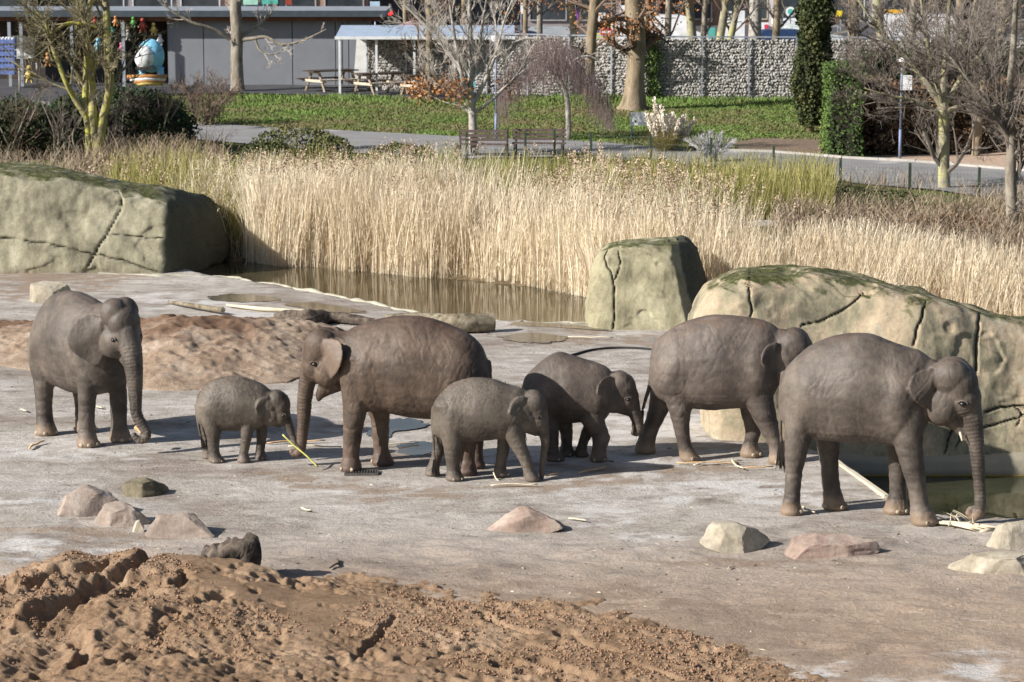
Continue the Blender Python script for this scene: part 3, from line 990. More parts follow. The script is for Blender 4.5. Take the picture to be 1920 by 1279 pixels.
    # broad folds on flanks and thighs, fine creases
    sd = spec['seed']
    fold = fbm(co[:, 0] * 9 * k + 0.6 * co[:, 2], co[:, 1] * 5 * k, co[:, 2] * 2.4 * k, 3, sd)
    fold = -np.abs(fold)
    msk = sstep(-0.2, 0.5, fbm(co[:, 0] * 2.0, co[:, 1] * 2.0, co[:, 2] * 2, 2, sd + 5))
    legf = sstep(0.5 * S_, 0.3 * S_, co[:, 2]) * sstep(0.02, 0.12, co[:, 2])
    def crease(a_, b_, c_, sd_, p=7):
        return -(1 - np.abs(fbm(a_, b_, c_, 2, sd_, 0.35))) ** p
    x_, y_, z_ = co[:, 0] * k, co[:, 1] * k, co[:, 2] * k
    side = sstep(0.25, 0.6, np.abs(no[:, 1]))
    m1 = sstep(-0.05, 0.35, fbm(x_ * 4, y_ * 3, z_ * 4, 2, sd + 11)) * side
    m2 = sstep(0.0, 0.35, fbm(x_ * 5 + 7, y_ * 3, z_ * 5, 2, sd + 12)) * side
    cr = 0.0026 * m1 * crease(x_ * 24 + z_ * 9, y_ * 3, z_ * 7 - x_ * 4, sd + 13, 6) + 0.0026 * m2 * crease(x_ * 22 - z_ * 11, y_ * 3, z_ * 8 + x_ * 4, sd + 14, 6)
    legz = np.exp(-((z_ - 0.27) / 0.05) ** 2) + np.exp(-((z_ - 0.11) / 0.035) ** 2) + 0.6 * np.exp(-((z_ - 0.42) / 0.05) ** 2)
    cr += 0.004 * legz * crease(x_ * 3, y_ * 3, z_ * 26, sd + 15)
    disp = S_ * cr + 0.004 * S_ * fold * msk + 0.0009 * S_ * fbm(co[:, 0] * 22, co[:, 1] * 22, co[:, 2] * 22, 2, sd + 2)
    disp += legf * 0.0009 * S_ * np.sin(co[:, 2] * 95 / S_ + 3 * vn(co[:, 0] * 5, co[:, 1] * 5, co[:, 2] * 3, sd))
    # wrinkle rings round the trunk
    best = np.full(n, 1e9); bi = np.zeros(n, int)
    arc = np.concatenate([[0], np.cumsum(np.linalg.norm(np.diff(trp, axis=0), axis=1))])
    for i in range(len(trp)):
        dd = ((co - trp[i]) ** 2).sum(1); mm = dd < best
        best[mm] = dd[mm]; bi[mm] = i
    on = (np.sqrt(best) < trr[bi] * 1.5) & (bi > 6)
    i0 = np.clip(bi, 0, len(trp) - 2)
    seg = trp[i0 + 1] - trp[i0]
    al = arc[i0] + ((co - trp[i0]) * seg).sum(1) / (np.linalg.norm(seg, axis=1) + 1e-6)
    disp += on * 0.0012 * S_ * np.sin(al * 2 * pi / (0.022 * S_) + 1.5 * vn(co[:, 0] * 9, co[:, 1] * 9, co[:, 2] * 5, sd + 3))
    co2 = co + no * disp[:, None]
    co2[:, 2] = np.maximum(co2[:, 2], 0.0)
    me.vertices.foreach_set('co', co2.astype(np.float32).ravel())
    # ear tint
    ear = np.zeros(n)
    if not rot:
        ins = inside(co[:, 0], co[:, 2], cenpoly(earpoly)) & (co[:, 1] * near > v0 - 0.03 * S_)
        ear = ins.astype(float) * spec.get('earpale', 0.3)
    at = me.attributes.new('ear', 'FLOAT', 'POINT'); at.data.foreach_set('value', ear.astype(np.float32))
    me.materials.clear(); me.materials.append(spec['mat'])
    me.polygons.foreach_set('use_smooth', np.ones(len(me.polygons), bool))
    me.update()
    root = thing('elephant', spec['label'], 'elephant', tuple(O), ang, 'herd of elephants')
    body = bpy.data.objects.new('body', me); C.objects.link(body); body.parent = root
    bvh = BVHTree.FromPolygons([Vector(v) for v in co2], [tuple(p.vertices) for p in me.polygons])
    # eyes
    ex, ey = spec['eye']
    eu, ez = uz(ex, ey, near * 0.12 * S_)
    for sg in (near, -near):
        p0 = hr(np.array([eu, sg * 1.5, ez])); p1 = hr(np.array([eu, 0, ez]))
        hit = bvh.ray_cast(Vector(p0), Vector(p1 - p0).normalized())
        if hit[0] is not None:
            r = 0.014 * S_ + 0.003
            Vv, F = ellipsoid((0, 0, 0), (r * 1.3, r, r * 0.9), 12, 8)
            d = np.array((p1 - p0) / np.linalg.norm(p1 - p0))
            Vv = hr(Vv + np.array([piv if rot else 0, 0, 0])) - (np.array([piv, 0, 0]) if rot else 0)
            obj('eye', Vv + np.array(hit[0]) + d * r * 0.1, F, M_eye, root, True, local=True)
            # heavy lid and brow fold above the eye
            a3 = np.linspace(0.1, pi - 0.1, 9)
            arcp = np.stack([eu + 1.9 * r * np.cos(a3), 0 * a3, ez + 1.25 * r * np.sin(a3)], -1)
            arcw = hr(arcp) + (np.array(hit[0]) - hr(np.array([eu, 0, ez]))) + d * r * 0.05
            m2 = MB().tube(arcw, r * 0.42, 6); m2.build('eyelid', spec['mat'], root, True, local=True)
    # toenails
    if spec.get('nails', True):
        nv, nf = ellipsoid((0, 0, 0), (0.007 * S_, 0.016 * S_, 0.013 * S_), 10, 6)
        nm = None
        for (u, v, r) in feet:
            for kk in (-1.05, -0.38, 0.38, 1.05):
                dv = Vector((math.cos(kk), math.sin(kk), 0)); zz_ = 0.024 * S_
                hit = bvh.ray_cast(Vector((u, v, zz_)) + dv * r * 1.8, -dv, r * 1.8)
                if hit[0] is None: continue
                cx, cy = hit[0][0] - dv[0] * 0.001, hit[0][1] - dv[1] * 0.001
                if nm is None:
                    o = obj('toenail', nv, nf, M_nail, root, True, local=True); nm = o.data
                else:
                    o = bpy.data.objects.new('toenail', nm); C.objects.link(o); o.parent = root
                o.location = (cx, cy, zz_); o.rotation_euler = (0, 0, kk)
    if tl is not None:
        e = tl[-1, :3]; dr = e - tl[-4, :3]; dr /= np.linalg.norm(dr)
        B = 26; t_ = np.linspace(0, 1, 4)
        P = e[None, None] + (dr[None, None] * t_[None, :, None] * 0.13 * S_) + NR.normal(0, 0.012 * S_, (B, 1, 3)) * (0.3 + t_[None, :, None]) - np.array([0, 0, 0.03 * S_]) * (t_ ** 2)[None, :, None]
        Vv, F = btubes(P, np.tile(np.array([0.006, 0.006, 0.005, 0.001]) * S_, (B, 1)), 3)
        obj('tail_tuft', Vv, [F], M_tuft, root, local=True)
    if spec.get('tush'):
        x, y = spec['tush']; u, z = uz(x, y, near * 0.05 * S_)
        Vv, F = sweep(np.array([[u - 0.02, near * 0.055 * S_, z + 0.05], [u, near * 0.062 * S_, z], [u + 0.015, near * 0.066 * S_, z - 0.05]]), np.array([0.012, 0.012, 0.007]) * S_ * 0.6, np.array([0.012, 0.012, 0.007]) * S_ * 0.6, 8)
        obj('tush', Vv, F, M_tush, root, True, local=True)
    if spec.get('hair', 0) > 3000:
        # sparse bristles over crown and back
        idx = NR.choice(n, spec['hair']); sel = (no[idx, 2] > 0.35) & (co[idx, 2] > 0.72 * co[:, 2].max()); idx = idx[sel]
        t_ = np.linspace(0, 1, 3)
        dirs = no[idx] + NR.normal(0, 0.35, (len(idx), 3))
        P = co2[idx][:, None] + dirs[:, None] * t_[None, :, None] * 0.013 * S_
        Vv, F = btubes(P, np.tile(np.array([0.0016, 0.0013, 0.0006]), (len(idx), 1)), 3)
        ho = obj('bristles', Vv, [F], M_tuft, root, local=True); ho['kind'] = 'stuff'
    return root

def cenpoly(P):
    return P

def heading(pa, pb):
    a, b_ = G(*pa), G(*pb)
    return math.atan2(b_[1] - a[1], b_[0] - a[0])

# E7: adult at the right end
elephant(dict(label='large grey elephant at the right end, trunk tip curled over pale branches by the moat', mat=SK_GREY, S=2.35, seed=1, vox=0.0155,
    O=G(1612, 966), ang=math.radians(-19), lat=0.27, hair=2500,
    torso=[(1466, 716, 775), (1474, 690, 795), (1490, 672, 808), (1520, 646, 818), (1560, 630, 826), (1600, 623.5, 828), (1634, 626, 828), (1668, 639, 834), (1700, 650, 836), (1724, 657, 822), (1745, 672, 790)],
    RN=[(1503, 735, 38), (1501, 780, 32), (1494, 830, 24), (1489, 872, 17.5), (1486, 912, 15.5), (1484, 937, 18), (1484, 955, 21)],
    RF=[(1545, 760, 34), (1552, 810, 26), (1555, 860, 18.5), (1558, 900, 17.5), (1562, 926, 20), (1566, 948, 25)],
    FN=[(1690, 740, 40), (1697, 790, 34), (1703, 838, 27), (1712, 880, 22), (1719, 915, 18), (1724, 945, 18.5), (1730, 965, 24), (1734, 984, 26)],
    FF=[(1680, 770, 30), (1683, 840, 22), (1683, 890, 17), (1683, 930, 16), (1681, 953, 22), (1680, 972, 26)],
    neck=[(1668, 730, 72, .68), (1712, 728, 62, .6), (1752, 728, 55, .58)],
    head=[(1783, 705, 38, 36, .05, .085), (1800, 722, 34, 44, 0, .12), (1808, 748, 32, 38, 0, .105), (1768, 755, 38, 42, .04, .085)],
    jaw=[(1762, 768, 28, 1), (1790, 790, 17, 1), (1806, 812, 10, 1), (1812, 825, 6, 1)],
    trunk=[(1806, 738, 31, .95), (1817, 768, 25, .95), (1825, 797, 19, 1), (1830, 830, 15.5, 1), (1834, 870, 13, 1), (1837, 912, 11.5, 1), (1838, 943, 11, 1), (1836, 960, 10.5, 1), (1827, 970, 9, 1), (1817, 963, 8, 1), (1820, 953, 6.5, 1), (1827, 957, 5, 1)],
    ear=[(1748, 688), (1727, 692), (1713, 704), (1710, 726), (1719, 745), (1735, 763), (1748, 748), (1754, 730), (1756, 708)],
    eye=(1804, 759), tail=[(1470, 700, 7, 1), (1464, 740, 5, 1), (1463, 790, 4, 1), (1465, 830, 3.5, 1)], tush=(1803, 818)))

# E6: adult behind it
elephant(dict(label='adult elephant with reddish dusty back, its head partly hidden behind the rightmost elephant', mat=SK_BACK, S=2.3, seed=2, vox=0.0155,
    O=G(1352, 860), ang=math.radians(-10), lat=0.24,
    torso=[(1220, 660, 715), (1226, 644, 735), (1240, 630, 748), (1266, 611, 758), (1298, 598, 764), (1333, 590, 768), (1362, 590, 766), (1399, 594, 764), (1426, 599, 766), (1447, 607, 752), (1466, 622, 715)],
    RN=[(1258, 700, 36), (1270, 735, 30), (1274, 765, 23), (1277, 795, 16), (1283, 828, 14), (1291, 848, 18), (1294, 860, 20)],
    RF=[(1250, 715, 30), (1240, 755, 23), (1228, 790, 18), (1216, 818, 17), (1210, 842, 19), (1210, 856, 21)],
    FN=[(1412, 690, 38), (1420, 740, 30), (1430, 775, 25), (1442, 805, 20), (1452, 830, 15.5), (1457, 850, 15), (1459, 862, 19), (1460, 872, 20)],
    FF=[(1405, 730, 28), (1409, 785, 18), (1412, 815, 15), (1407, 840, 14.5), (1407, 854, 20), (1408, 865, 22)],
    neck=[(1400, 672, 68, .68), (1440, 668, 55, .6), (1478, 662, 46, .85)],
    head=[(1488, 648, 32, 33, .05, .08), (1498, 660, 28, 38, 0, .115), (1502, 686, 26, 32, 0, .1), (1476, 690, 30, 34, .04, .08)],
    jaw=[(1474, 700, 24, 1), (1492, 716, 15, 1), (1500, 730, 9, 1)],
    trunk=[(1502, 678, 26, .95), (1511, 705, 20, .95), (1512, 730, 16, 1), (1508, 760, 13, 1), (1502, 795, 11, 1), (1495, 825, 9.5, 1), (1490, 846, 8, 1)],
    ear=[(1458, 638), (1441, 642), (1432, 654), (1430, 672), (1437, 682), (1449, 697), (1461, 690), (1468, 672), (1468, 652)],
    eye=(1504, 688), tail=[(1223, 690, 7, 1), (1219, 720, 5, 1), (1210, 750, 4, 1), (1204, 772, 3, 1)]))

# E5: young elephant, middle right, rump in the shade of the big one
elephant(dict(label='half grown dark elephant behind the middle calf, its rump in shade', mat=SK_DARK, S=1.75, seed=3, vox=0.014,
    O=G(1078, 860), ang=math.radians(-4), lat=0.17,
    torso=[(981, 716, 745), (985, 706, 765), (996, 694, 778), (1008, 683, 786), (1029, 667, 791), (1049, 659, 793), (1068, 664, 793), (1098, 673, 791), (1122, 680, 794), (1140, 690, 780), (1152, 704, 750)],
    RN=[(1010, 740, 30), (1018, 775, 26), (1028, 805, 20), (1034, 832, 14), (1036, 850, 13), (1040, 860, 17), (1041, 867, 18)],
    RF=[(1040, 750, 24), (1055, 785, 18), (1062, 810, 12.5), (1062, 830, 11.5), (1062, 844, 14), (1062, 853, 15)],
    FN=[(1108, 720, 32), (1108, 760, 27), (1110, 788, 24), (1120, 808, 20), (1127, 824, 17.5), (1124, 842, 14), (1122, 858, 15.5), (1122, 868, 17)],
    FF=[(1120, 740, 22), (1112, 785, 16), (1100, 812, 12), (1092, 832, 10), (1090, 846, 13), (1092, 853, 14)],
    neck=[(1090, 728, 46, .8), (1118, 728, 40, .8), (1140, 730, 34, .85)],
    head=[(1160, 720, 25, 25, .04, .085), (1170, 729, 24, 30, 0, .12), (1176, 746, 23, 26, 0, .11), (1152, 744, 26, 30, .04, .09)],
    jaw=[(1152, 756, 18, 1), (1170, 768, 11, 1), (1180, 776, 6, 1)],
    trunk=[(1176, 740, 22, .95), (1184, 758, 17, .95), (1190, 774, 13.5, 1), (1196, 790, 11, 1), (1198, 803, 9.5, 1), (1194, 811, 7.5, 1), (1187, 812, 5.5, 1)],
    ear=[(1146, 702), (1133, 705), (1123, 716), (1121, 730), (1128, 743), (1137, 757), (1146, 746), (1151, 728), (1152, 712)],
    eye=(1178, 750), tail=[(985, 718, 5, 1), (978, 745, 3.5, 1), (977, 775, 3, 1), (979, 800, 2.5, 1)]))

# E3: big adult facing left
elephant(dict(label='large brown elephant facing left with its trunk lowered to the small calf', mat=SK_BROWN, S=2.3, seed=4, vox=0.0155,
    O=G(770, 880), ang=math.radians(180 - 7), lat=0.25, earpale=0.9,
    torso=[(918, 692, 735), (913, 672, 752), (902, 647, 768), (882, 628, 776), (857, 614, 782), (831, 603, 784), (798, 594, 784), (760, 591, 780), (721, 595, 772), (689, 605, 770), (663, 613, 755), (642, 628, 715)],
    RN=[(868, 715, 42), (872, 765, 36), (876, 805, 24), (876, 845, 15), (875, 868, 17), (875, 886, 20)],
    RF=[(885, 720, 34), (890, 780, 25), (893, 820, 16), (893, 850, 13), (893, 868, 15), (894, 880, 17)],
    FN=[(672, 670, 42), (670, 715, 34), (667, 755, 26), (663, 790, 20.5), (660, 825, 17.5), (658, 853, 16), (658, 868, 20), (658, 881, 21)],
    FF=[(700, 700, 34), (708, 755, 25), (713, 790, 19), (714, 825, 16), (715, 851, 15), (717, 868, 20), (718, 881, 22)],
    neck=[(688, 672, 62, .68), (650, 668, 50, .62), (620, 664, 44, .85)],
    head=[(606, 648, 34, 34, .05, .08), (594, 662, 28, 42, 0, .115), (590, 686, 26, 34, 0, .1), (618, 690, 32, 38, .04, .085)],
    jaw=[(628, 712, 26, .9), (612, 727, 17, 1), (601, 740, 10, 1), (597, 750, 5, 1)],
    trunk=[(592, 672, 25, .95), (582, 695, 19, .95), (575, 722, 16, 1), (571, 755, 14.5, 1), (569, 788, 13, 1), (567, 815, 11, 1), (565, 834, 10, 1), (563, 846, 9.5, 1), (554, 851, 8, 1), (546, 845, 6, 1)],
    ear=[(608, 634), (626, 632), (643, 637), (649, 655), (648, 674), (638, 694), (622, 709), (613, 692), (605, 668), (603, 648)],
    eye=(589, 684), tail=[(914, 680, 8, 1), (917, 705, 6, 1), (916, 740, 4.5, 1), (908, 770, 4, 1)]))

# E4: calf walking in front
elephant(dict(label='grey calf walking in front of the big brown elephant, trunk tip touching a bark strip', mat=SK_CALF, S=1.5, seed=5, vox=0.012,
    O=G(915, 897), ang=math.radians(-2), lat=0.15, hair=4500,
    torso=[(812, 762, 800), (816, 750, 815), (828, 735, 823), (846, 719, 826), (872, 710, 827), (895, 707, 827), (927, 711, 824), (952, 720, 822), (974, 726, 812), (992, 735, 790)],
    RN=[(842, 760, 30), (846, 800, 25), (849, 832, 19.5), (849, 858, 15), (850, 878, 13), (852, 892, 16.5), (853, 901, 18)],
    RF=[(832, 780, 24), (828, 820, 17), (822, 848, 12), (815, 870, 11.5), (811, 883, 13.5), (811, 895, 15)],
    FN=[(952, 760, 30), (958, 798, 24), (967, 824, 19), (977, 846, 15), (986, 865, 12.5), (991, 880, 11.5), (996, 892, 14.5), (998, 901, 15)],
    FF=[(950, 780, 24), (946, 822, 14), (943, 848, 12.5), (939, 872, 10.5), (938, 886, 13), (939, 897, 14.5)],
    neck=[(935, 768, 42, .8), (962, 768, 38, .8), (984, 770, 34, .85)],
    head=[(998, 758, 25, 27, .04, .09), (1005, 768, 23, 32, 0, .12), (1008, 784, 21, 27, 0, .11), (985, 782, 27, 30, .04, .095)],
    jaw=[(984, 794, 19, 1), (998, 806, 11, 1), (1005, 814, 6, 1)],
    trunk=[(1008, 778, 21, .95), (1015, 796, 15, .95), (1020, 813, 11, 1), (1022, 832, 8.5, 1), (1019, 855, 6.8, 1), (1016, 878, 5.6, 1), (1016, 892, 5, 1), (1012, 902, 4.2, 1), (1007, 907, 3.4, 1)],
    ear=[(984, 740), (970, 742), (960, 752), (955, 768), (963, 778), (971, 792), (981, 783), (989, 768), (990, 752)],
    eye=(1010, 784), tail=[(813, 765, 5, 1), (811, 795, 3.6, 1), (813, 830, 3, 1), (815, 862, 2.6, 1)]))

# E2: smallest calf on the left
elephant(dict(label='smallest hairy calf facing right, standing between the two adults on the left', mat=SK_CALF, S=1.25, seed=6, vox=0.0105,
    O=G(444, 864), ang=math.radians(-5), lat=0.135, hair=5000,
    torso=[(368, 752, 775), (371, 743, 790), (380, 729, 800), (398, 713, 806), (424, 706, 808), (450, 706, 807), (476, 713, 805), (496, 723, 796), (510, 734, 775)],
    RN=[(394, 760, 25), (398, 795, 19), (400, 818, 13.5), (400, 838, 10.8), (402, 851, 12), (405, 860, 15), (406, 865, 15.5)],
    RF=[(388, 770, 20), (390, 805, 13), (389, 835, 9.5), (390, 850, 11), (391, 859, 12.5)],
    FN=[(468, 750, 24), (466, 782, 16.5), (463, 810, 12), (460, 833, 9.5), (457, 850, 9), (457, 860, 12), (457, 867, 12.5)],
    FF=[(486, 755, 20), (490, 790, 13), (491, 818, 10.5), (489, 840, 8.8), (488, 852, 9.5), (490, 860, 12), (490, 866, 12.5)],
    neck=[(470, 752, 33, .85), (488, 756, 31, .85), (505, 760, 28, .9)],
    head=[(518, 752, 20, 21, .04, .095), (525, 760, 20, 26, 0, .125), (526, 776, 19, 23, 0, .115), (508, 774, 22, 25, .04, .1)],
    jaw=[(508, 784, 15, 1), (518, 793, 9, 1), (524, 799, 5, 1)],
    trunk=[(526, 770, 17, .95), (535, 785, 11.5, .95), (542, 799, 9, 1), (547, 813, 7, 1), (551, 825, 5.8, 1), (554, 835, 4.6, 1), (556, 841, 3.8, 1)],
    ear=[(503, 742), (490, 745), (483, 757), (484, 768), (493, 782), (501, 784), (509, 772), (513, 756)],
    eye=(531, 780), tail=[(368, 760, 4, 1), (370, 785, 3, 1), (374, 808, 2.4, 1), (377, 820, 2, 1)]))

# E1: adult at the left seen from three quarters in front
elephant(dict(label='adult elephant at the left end facing the viewer, hanging trunk holding a wood piece', mat=SK_GREY, S=2.3, seed=7, vox=0.0155, metric=True,
    O=G(156, 822), ang=math.radians(-50), lat=0.3, headrot=math.radians(0), pivot=0.9, hair=2500, earv=0.1, flare=0.19,
    torso=[(-1.15, 1.62, 1.2), (-1.1, 1.8, 0.98), (-0.95, 2.02, 0.84), (-0.7, 2.2, 0.78), (-0.35, 2.3, 0.74), (0, 2.3, 0.72), (0.35, 2.24, 0.74), (0.6, 2.18, 0.78), (0.85, 2.1, 0.88), (1.0, 2.0, 1.1)],
    RN=[(-0.72, 1.45, 0.34), (-0.7, 1.1, 0.27), (-0.68, 0.8, 0.18), (-0.68, 0.5, 0.135), (-0.66, 0.25, 0.14), (-0.62, 0.1, 0.17), (-0.61, 0, 0.18)],
    RF=[(-0.6, 1.45, 0.32), (-0.55, 1.1, 0.26), (-0.5, 0.8, 0.18), (-0.48, 0.5, 0.135), (-0.46, 0.25, 0.14), (-0.42, 0.1, 0.165), (-0.41, 0, 0.17)],
    FN=[(0.62, 1.6, 0.3), (0.63, 1.2, 0.23), (0.63, 0.9, 0.165), (0.62, 0.6, 0.14), (0.61, 0.3, 0.13), (0.62, 0.15, 0.155), (0.64, 0.06, 0.18), (0.64, 0, 0.18)],
    FF=[(0.6, 1.6, 0.3), (0.6, 1.2, 0.22), (0.6, 0.9, 0.16), (0.6, 0.6, 0.14), (0.59, 0.3, 0.13), (0.6, 0.15, 0.155), (0.62, 0.06, 0.18), (0.62, 0, 0.18)],
    neck=[(0.5, 1.75, 0.45, .8), (0.85, 1.82, 0.4, .75), (1.1, 1.85, 0.34, .8)],
    head=[(1.15, 2.08, 0.24, 0.26, 0, .10), (1.16, 2.12, 0.23, 0.235, .04, .092), (1.3, 1.98, 0.2, 0.26, 0, .115), (1.32, 1.76, 0.2, 0.26, 0, .105), (1.14, 1.68, 0.24, 0.26, .05, .085)],
    jaw=[(1.12, 1.6, 0.17, 1), (1.28, 1.45, 0.11, 1), (1.36, 1.32, 0.06, 1)],
    trunk=[(1.36, 1.84, 0.2, .95), (1.46, 1.6, 0.17, 1), (1.52, 1.36, 0.15, 1), (1.55, 1.1, 0.125, 1), (1.56, 0.85, 0.105, 1), (1.58, 0.62, 0.095, 1), (1.64, 0.44, 0.085, 1, .06), (1.70, 0.31, 0.075, 1, .1), (1.70, 0.23, 0.066, 1, .04), (1.66, 0.24, 0.058, 1, -.04), (1.62, 0.31, 0.048, 1, -.09)],
    ear=[(1.1, 2.02), (0.96, 2.1), (0.8, 2.04), (0.7, 1.84), (0.74, 1.6), (0.86, 1.38), (0.98, 1.3), (1.07, 1.5), (1.12, 1.76)],
    eye=(1.34, 1.74)))

# ================================================================== SAND HEAPS (near mound, far heap)
def sand_material(name, cols, bd=0.03, big=True):
    m, nt, b = nt_new(name)
    P = coords(nt, True)
    n1 = noise(nt, P, 1.1, 8, 0.65, 0.4); n2 = noise(nt, P, 11, 9, 0.75)
    cat_ = nt.nodes.new('ShaderNodeAttribute'); cat_.attribute_name = 'damp'; n3 = noise(nt, P, 38, 6, 0.7)
    col = ramp(nt, n1, cols, [0.34 + 0.34 * i / (len(cols) - 1) for i in range(len(cols))])
    col = mixc(nt, 0.85, col, ramp(nt, n2, [(0.72, 0.68, 0.66), (1.18, 1.18, 1.18)], [0.32, 0.68]), 'MULTIPLY')
    col = mixc(nt, mth(nt, 'MULTIPLY', cat_.outputs['Fac'], 0.8), col, (0.15, 0.085, 0.052))
    nt.links.new(col, b.inputs['Base Color'])
    b.inputs['Roughness'].default_value = 0.95; b.inputs['Specular IOR Level'].default_value = 0.1
    h = bumpn(nt, n2, 1.0, bd * 1.5); h = bumpn(nt, n3, 0.8, 0.02, h)
    nt.links.new(h, b.inputs['Normal'])
    return m
M_sand = sand_material('brown_sand', [(0.235, 0.155, 0.095), (0.34, 0.232, 0.148), (0.43, 0.31, 0.21)])
M_sand2 = sand_material('red_sand', [(0.26, 0.185, 0.13), (0.38, 0.29, 0.215), (0.5, 0.415, 0.33)])
M_clod = mat('sand_clod', [(0.2, 0.12, 0.075), (0.33, 0.21, 0.135)], 6, 0.95, 0.5, 40, 0.01, 0.1, world=True)

CREST = [(-260, 1060, .5), (0, 1072, .42), (60, 1058, .46), (130, 1040, .5), (190, 1048, .42), (250, 1038, .5), (330, 1043, .45), (400, 1044, .42), (470, 1057, .38), (560, 1088, .26),
         (700, 1105, .2), (850, 1130, .17), (1000, 1150, .14), (1150, 1172, .11), (1300, 1205, .085), (1420, 1240, .06), (1540, 1280, .04), (1700, 1350, .02)]
CR = np.array([np.r_[G(x, y, z)[:2], z] for x, y, z in CREST])
# trenches and ridges pressed by feet and barrows (picture traces on the mound, unprojected to its surface)
TRENCH = [([(45, 1120), (100, 1098), (170, 1088), (215, 1072)], .14, .16), ([(150, 1118), (215, 1100), (262, 1078), (290, 1060)], .13, .17), ([(55, 1175), (120, 1148), (200, 1115), (262, 1100)], .15, .16),
          ([(330, 1112), (350, 1105), (345, 1092)], .09, .13), ([(555, 1108), (580, 1118), (640, 1122)], .08, .10), ([(145, 1200), (160, 1225), (150, 1260)], .10, .12),
          ([(325, 1235), (345, 1225), (362, 1240)], .10, .14), ([(665, 1240), (700, 1208), (745, 1158)], .05, .07), ([(905, 1150), (950, 1175), (1010, 1185)], .09, .10),
          ([(1085, 1195), (1120, 1205), (1175, 1215)], .08, .09), ([(1180, 1235), (1230, 1248), (1270, 1262)], .07, .07), ([(410, 1095), (460, 1105), (480, 1120)], .07, .08),
          ([(1010, 1235), (1060, 1250), (1120, 1262)], .10, .10), ([(-20, 1140), (10, 1130), (15, 1115)], .12, .16), ([(420, 1130), (330, 1160), (300, 1190)], .10, .07),
          ([(770, 1250), (850, 1220), (900, 1215)], .08, .07), ([(560, 1180), (620, 1170), (680, 1180)], .07, .06), ([(200, 1260), (260, 1240), (300, 1230)], .08, .08)]
def build_near_mound():
    st = 0.021
    xs = np.arange(-8.0, 6.6, st); ys = np.arange(25.2, 32.6, st)
    X, Y = np.meshgrid(xs, ys)
    cy = np.interp(X, CR[:, 0], CR[:, 1]); ch = np.interp(X, CR[:, 0], CR[:, 2])
    cy = cy + 0.10 * fbm(X * 1.6, 0, 0, 3, 41)
    d = cy - Y                       # positive in front of the crest
    thin = sstep(0.34, 0.2, ch)
    back = sstep(-0.62 - 1.5 * thin, 0.0 + 0.5 * thin, d + (0.12 + 0.35 * thin) * fbm(X * 2, Y * 2, 0, 4, 44))
    h = ch * back * (1 - 0.25 * sstep(0.5, 3.5, d))
    # rolling lumps, fine crumbs
    lump = 0.09 * fbm(X * 0.9, Y * 0.9, 0, 3, 51) + 0.05 * np.abs(fbm(X * 2.6, Y * 2.6, 0, 3, 52))
    h = h + lump * back * np.clip(ch / 0.3, 0.25, 1.2)
    for line, wd, dp in TRENCH:
        L = np.array([G(x, y, 0.3 if x < 500 else 0.15)[:2] for x, y in line])
        L = catmull(L, 4)
        wob = 0.05 * fbm(X * 5, Y * 5, 0, 3, 60)
        dd = polydist(X, Y, L) + wob
        h = h - dp * np.exp(-(dd / wd) ** 4) + 0.22 * dp * np.exp(-((dd - wd * 1.5) / (wd * 0.55)) ** 2)
    # scattered foot pits
    r = np.random.RandomState(5)
    for _ in range(60):
        px = r.uniform(0, 1400); py = r.uniform(1100 + 0.1 * max(0, px - 500), 1290)
        p = G(px, py, 0.2)
        a = r.uniform(0.07, 0.17); dx, dy = X - p[0], Y - p[1]
        sel = np.hypot(dx, dy) < 0.8
        q = np.hypot(dx[sel], dy[sel] * r.uniform(0.8, 1.3)) + 0.03 * vn(dx[sel] * 9, dy[sel] * 9, 0, 71)
        h[sel] += -0.055 * np.exp(-(q / a) ** 4) + 0.025 * np.exp(-((q - a * 1.3) / (a * 0.35)) ** 2)
    crumb = fbm(X * 8, Y * 8, 0, 3, 81)
    msk = sstep(-0.25, 0.6, fbm(X * 1.3, Y * 1.3, 0, 3, 82))
    h = h + back * (0.020 * fbm(X * 11, Y * 11, 0, 3, 87, 0.6) + 0.012 * np.abs(crumb) + msk * (0.045 * np.clip(vn(X * 12, Y * 12, 0, 83), 0, 1) ** 1.5 + 0.026 * np.clip(vn(X * 24, Y * 24, 0, 84), 0, 1)))
    h = np.minimum(h, ch * 1.06 + 0.015)
    h = np.maximum(h, -0.02 + 0 * h)
    Z = h + 0.0
    Z = Z - thin * (1 - back) * (0.055 + 0.05 * fbm(X * 3.2, Y * 4.2, 0, 4, 99, 0.6))
    skirt = (back < 0.02) | (Z < -0.05)
    Z = np.where(skirt, -0.12, Z - 0.02)
    F = grid_faces(len(xs), len(ys)); F = F[(~skirt).ravel()[F].any(1)]
    o = obj('sand_mound', np.stack([X, Y, Z], -1).reshape(-1, 3), [F], M_sand, smooth=True)
    tag(o, 'big churned mound of brown sand with trenches filling the foreground', 'sand mound', kind='stuff')
    # crumbs of sand lying on mound and yard near it
    n = 26000
    px = r.uniform(-20, 1930, n); py = 1050 + 240 * r.uniform(0, 1, n) ** 0.8
    P = np.array([G(a, b_, 0.0) for a, b_ in zip(px, py)])
    ix = np.clip(((P[:, 0] - xs[0]) / st).astype(int), 0, len(xs) - 1); iy = np.clip(((P[:, 1] - ys[0]) / st).astype(int), 0, len(ys) - 1)
    inr = (P[:, 0] > xs[0]) & (P[:, 0] < xs[-1]) & (P[:, 1] < ys[-1])
    z = np.where(inr, np.maximum(Z[iy, ix], 0), 0)
    dens = fbm(P[:, 0] * 0.9, P[:, 1] * 0.9, 0, 3, 91) + 0.5 * (z > 0.03) - 0.0
    ok = (z > 0.015) & (dens > 0.45 + 0.3 * r.uniform(-1, 1, len(z)))
    P, z = P[ok], z[ok]
    size = r.uniform(0.07, 0.16, len(P)) ** 2 * np.where(z > 0.02, 1.0, 0.8)
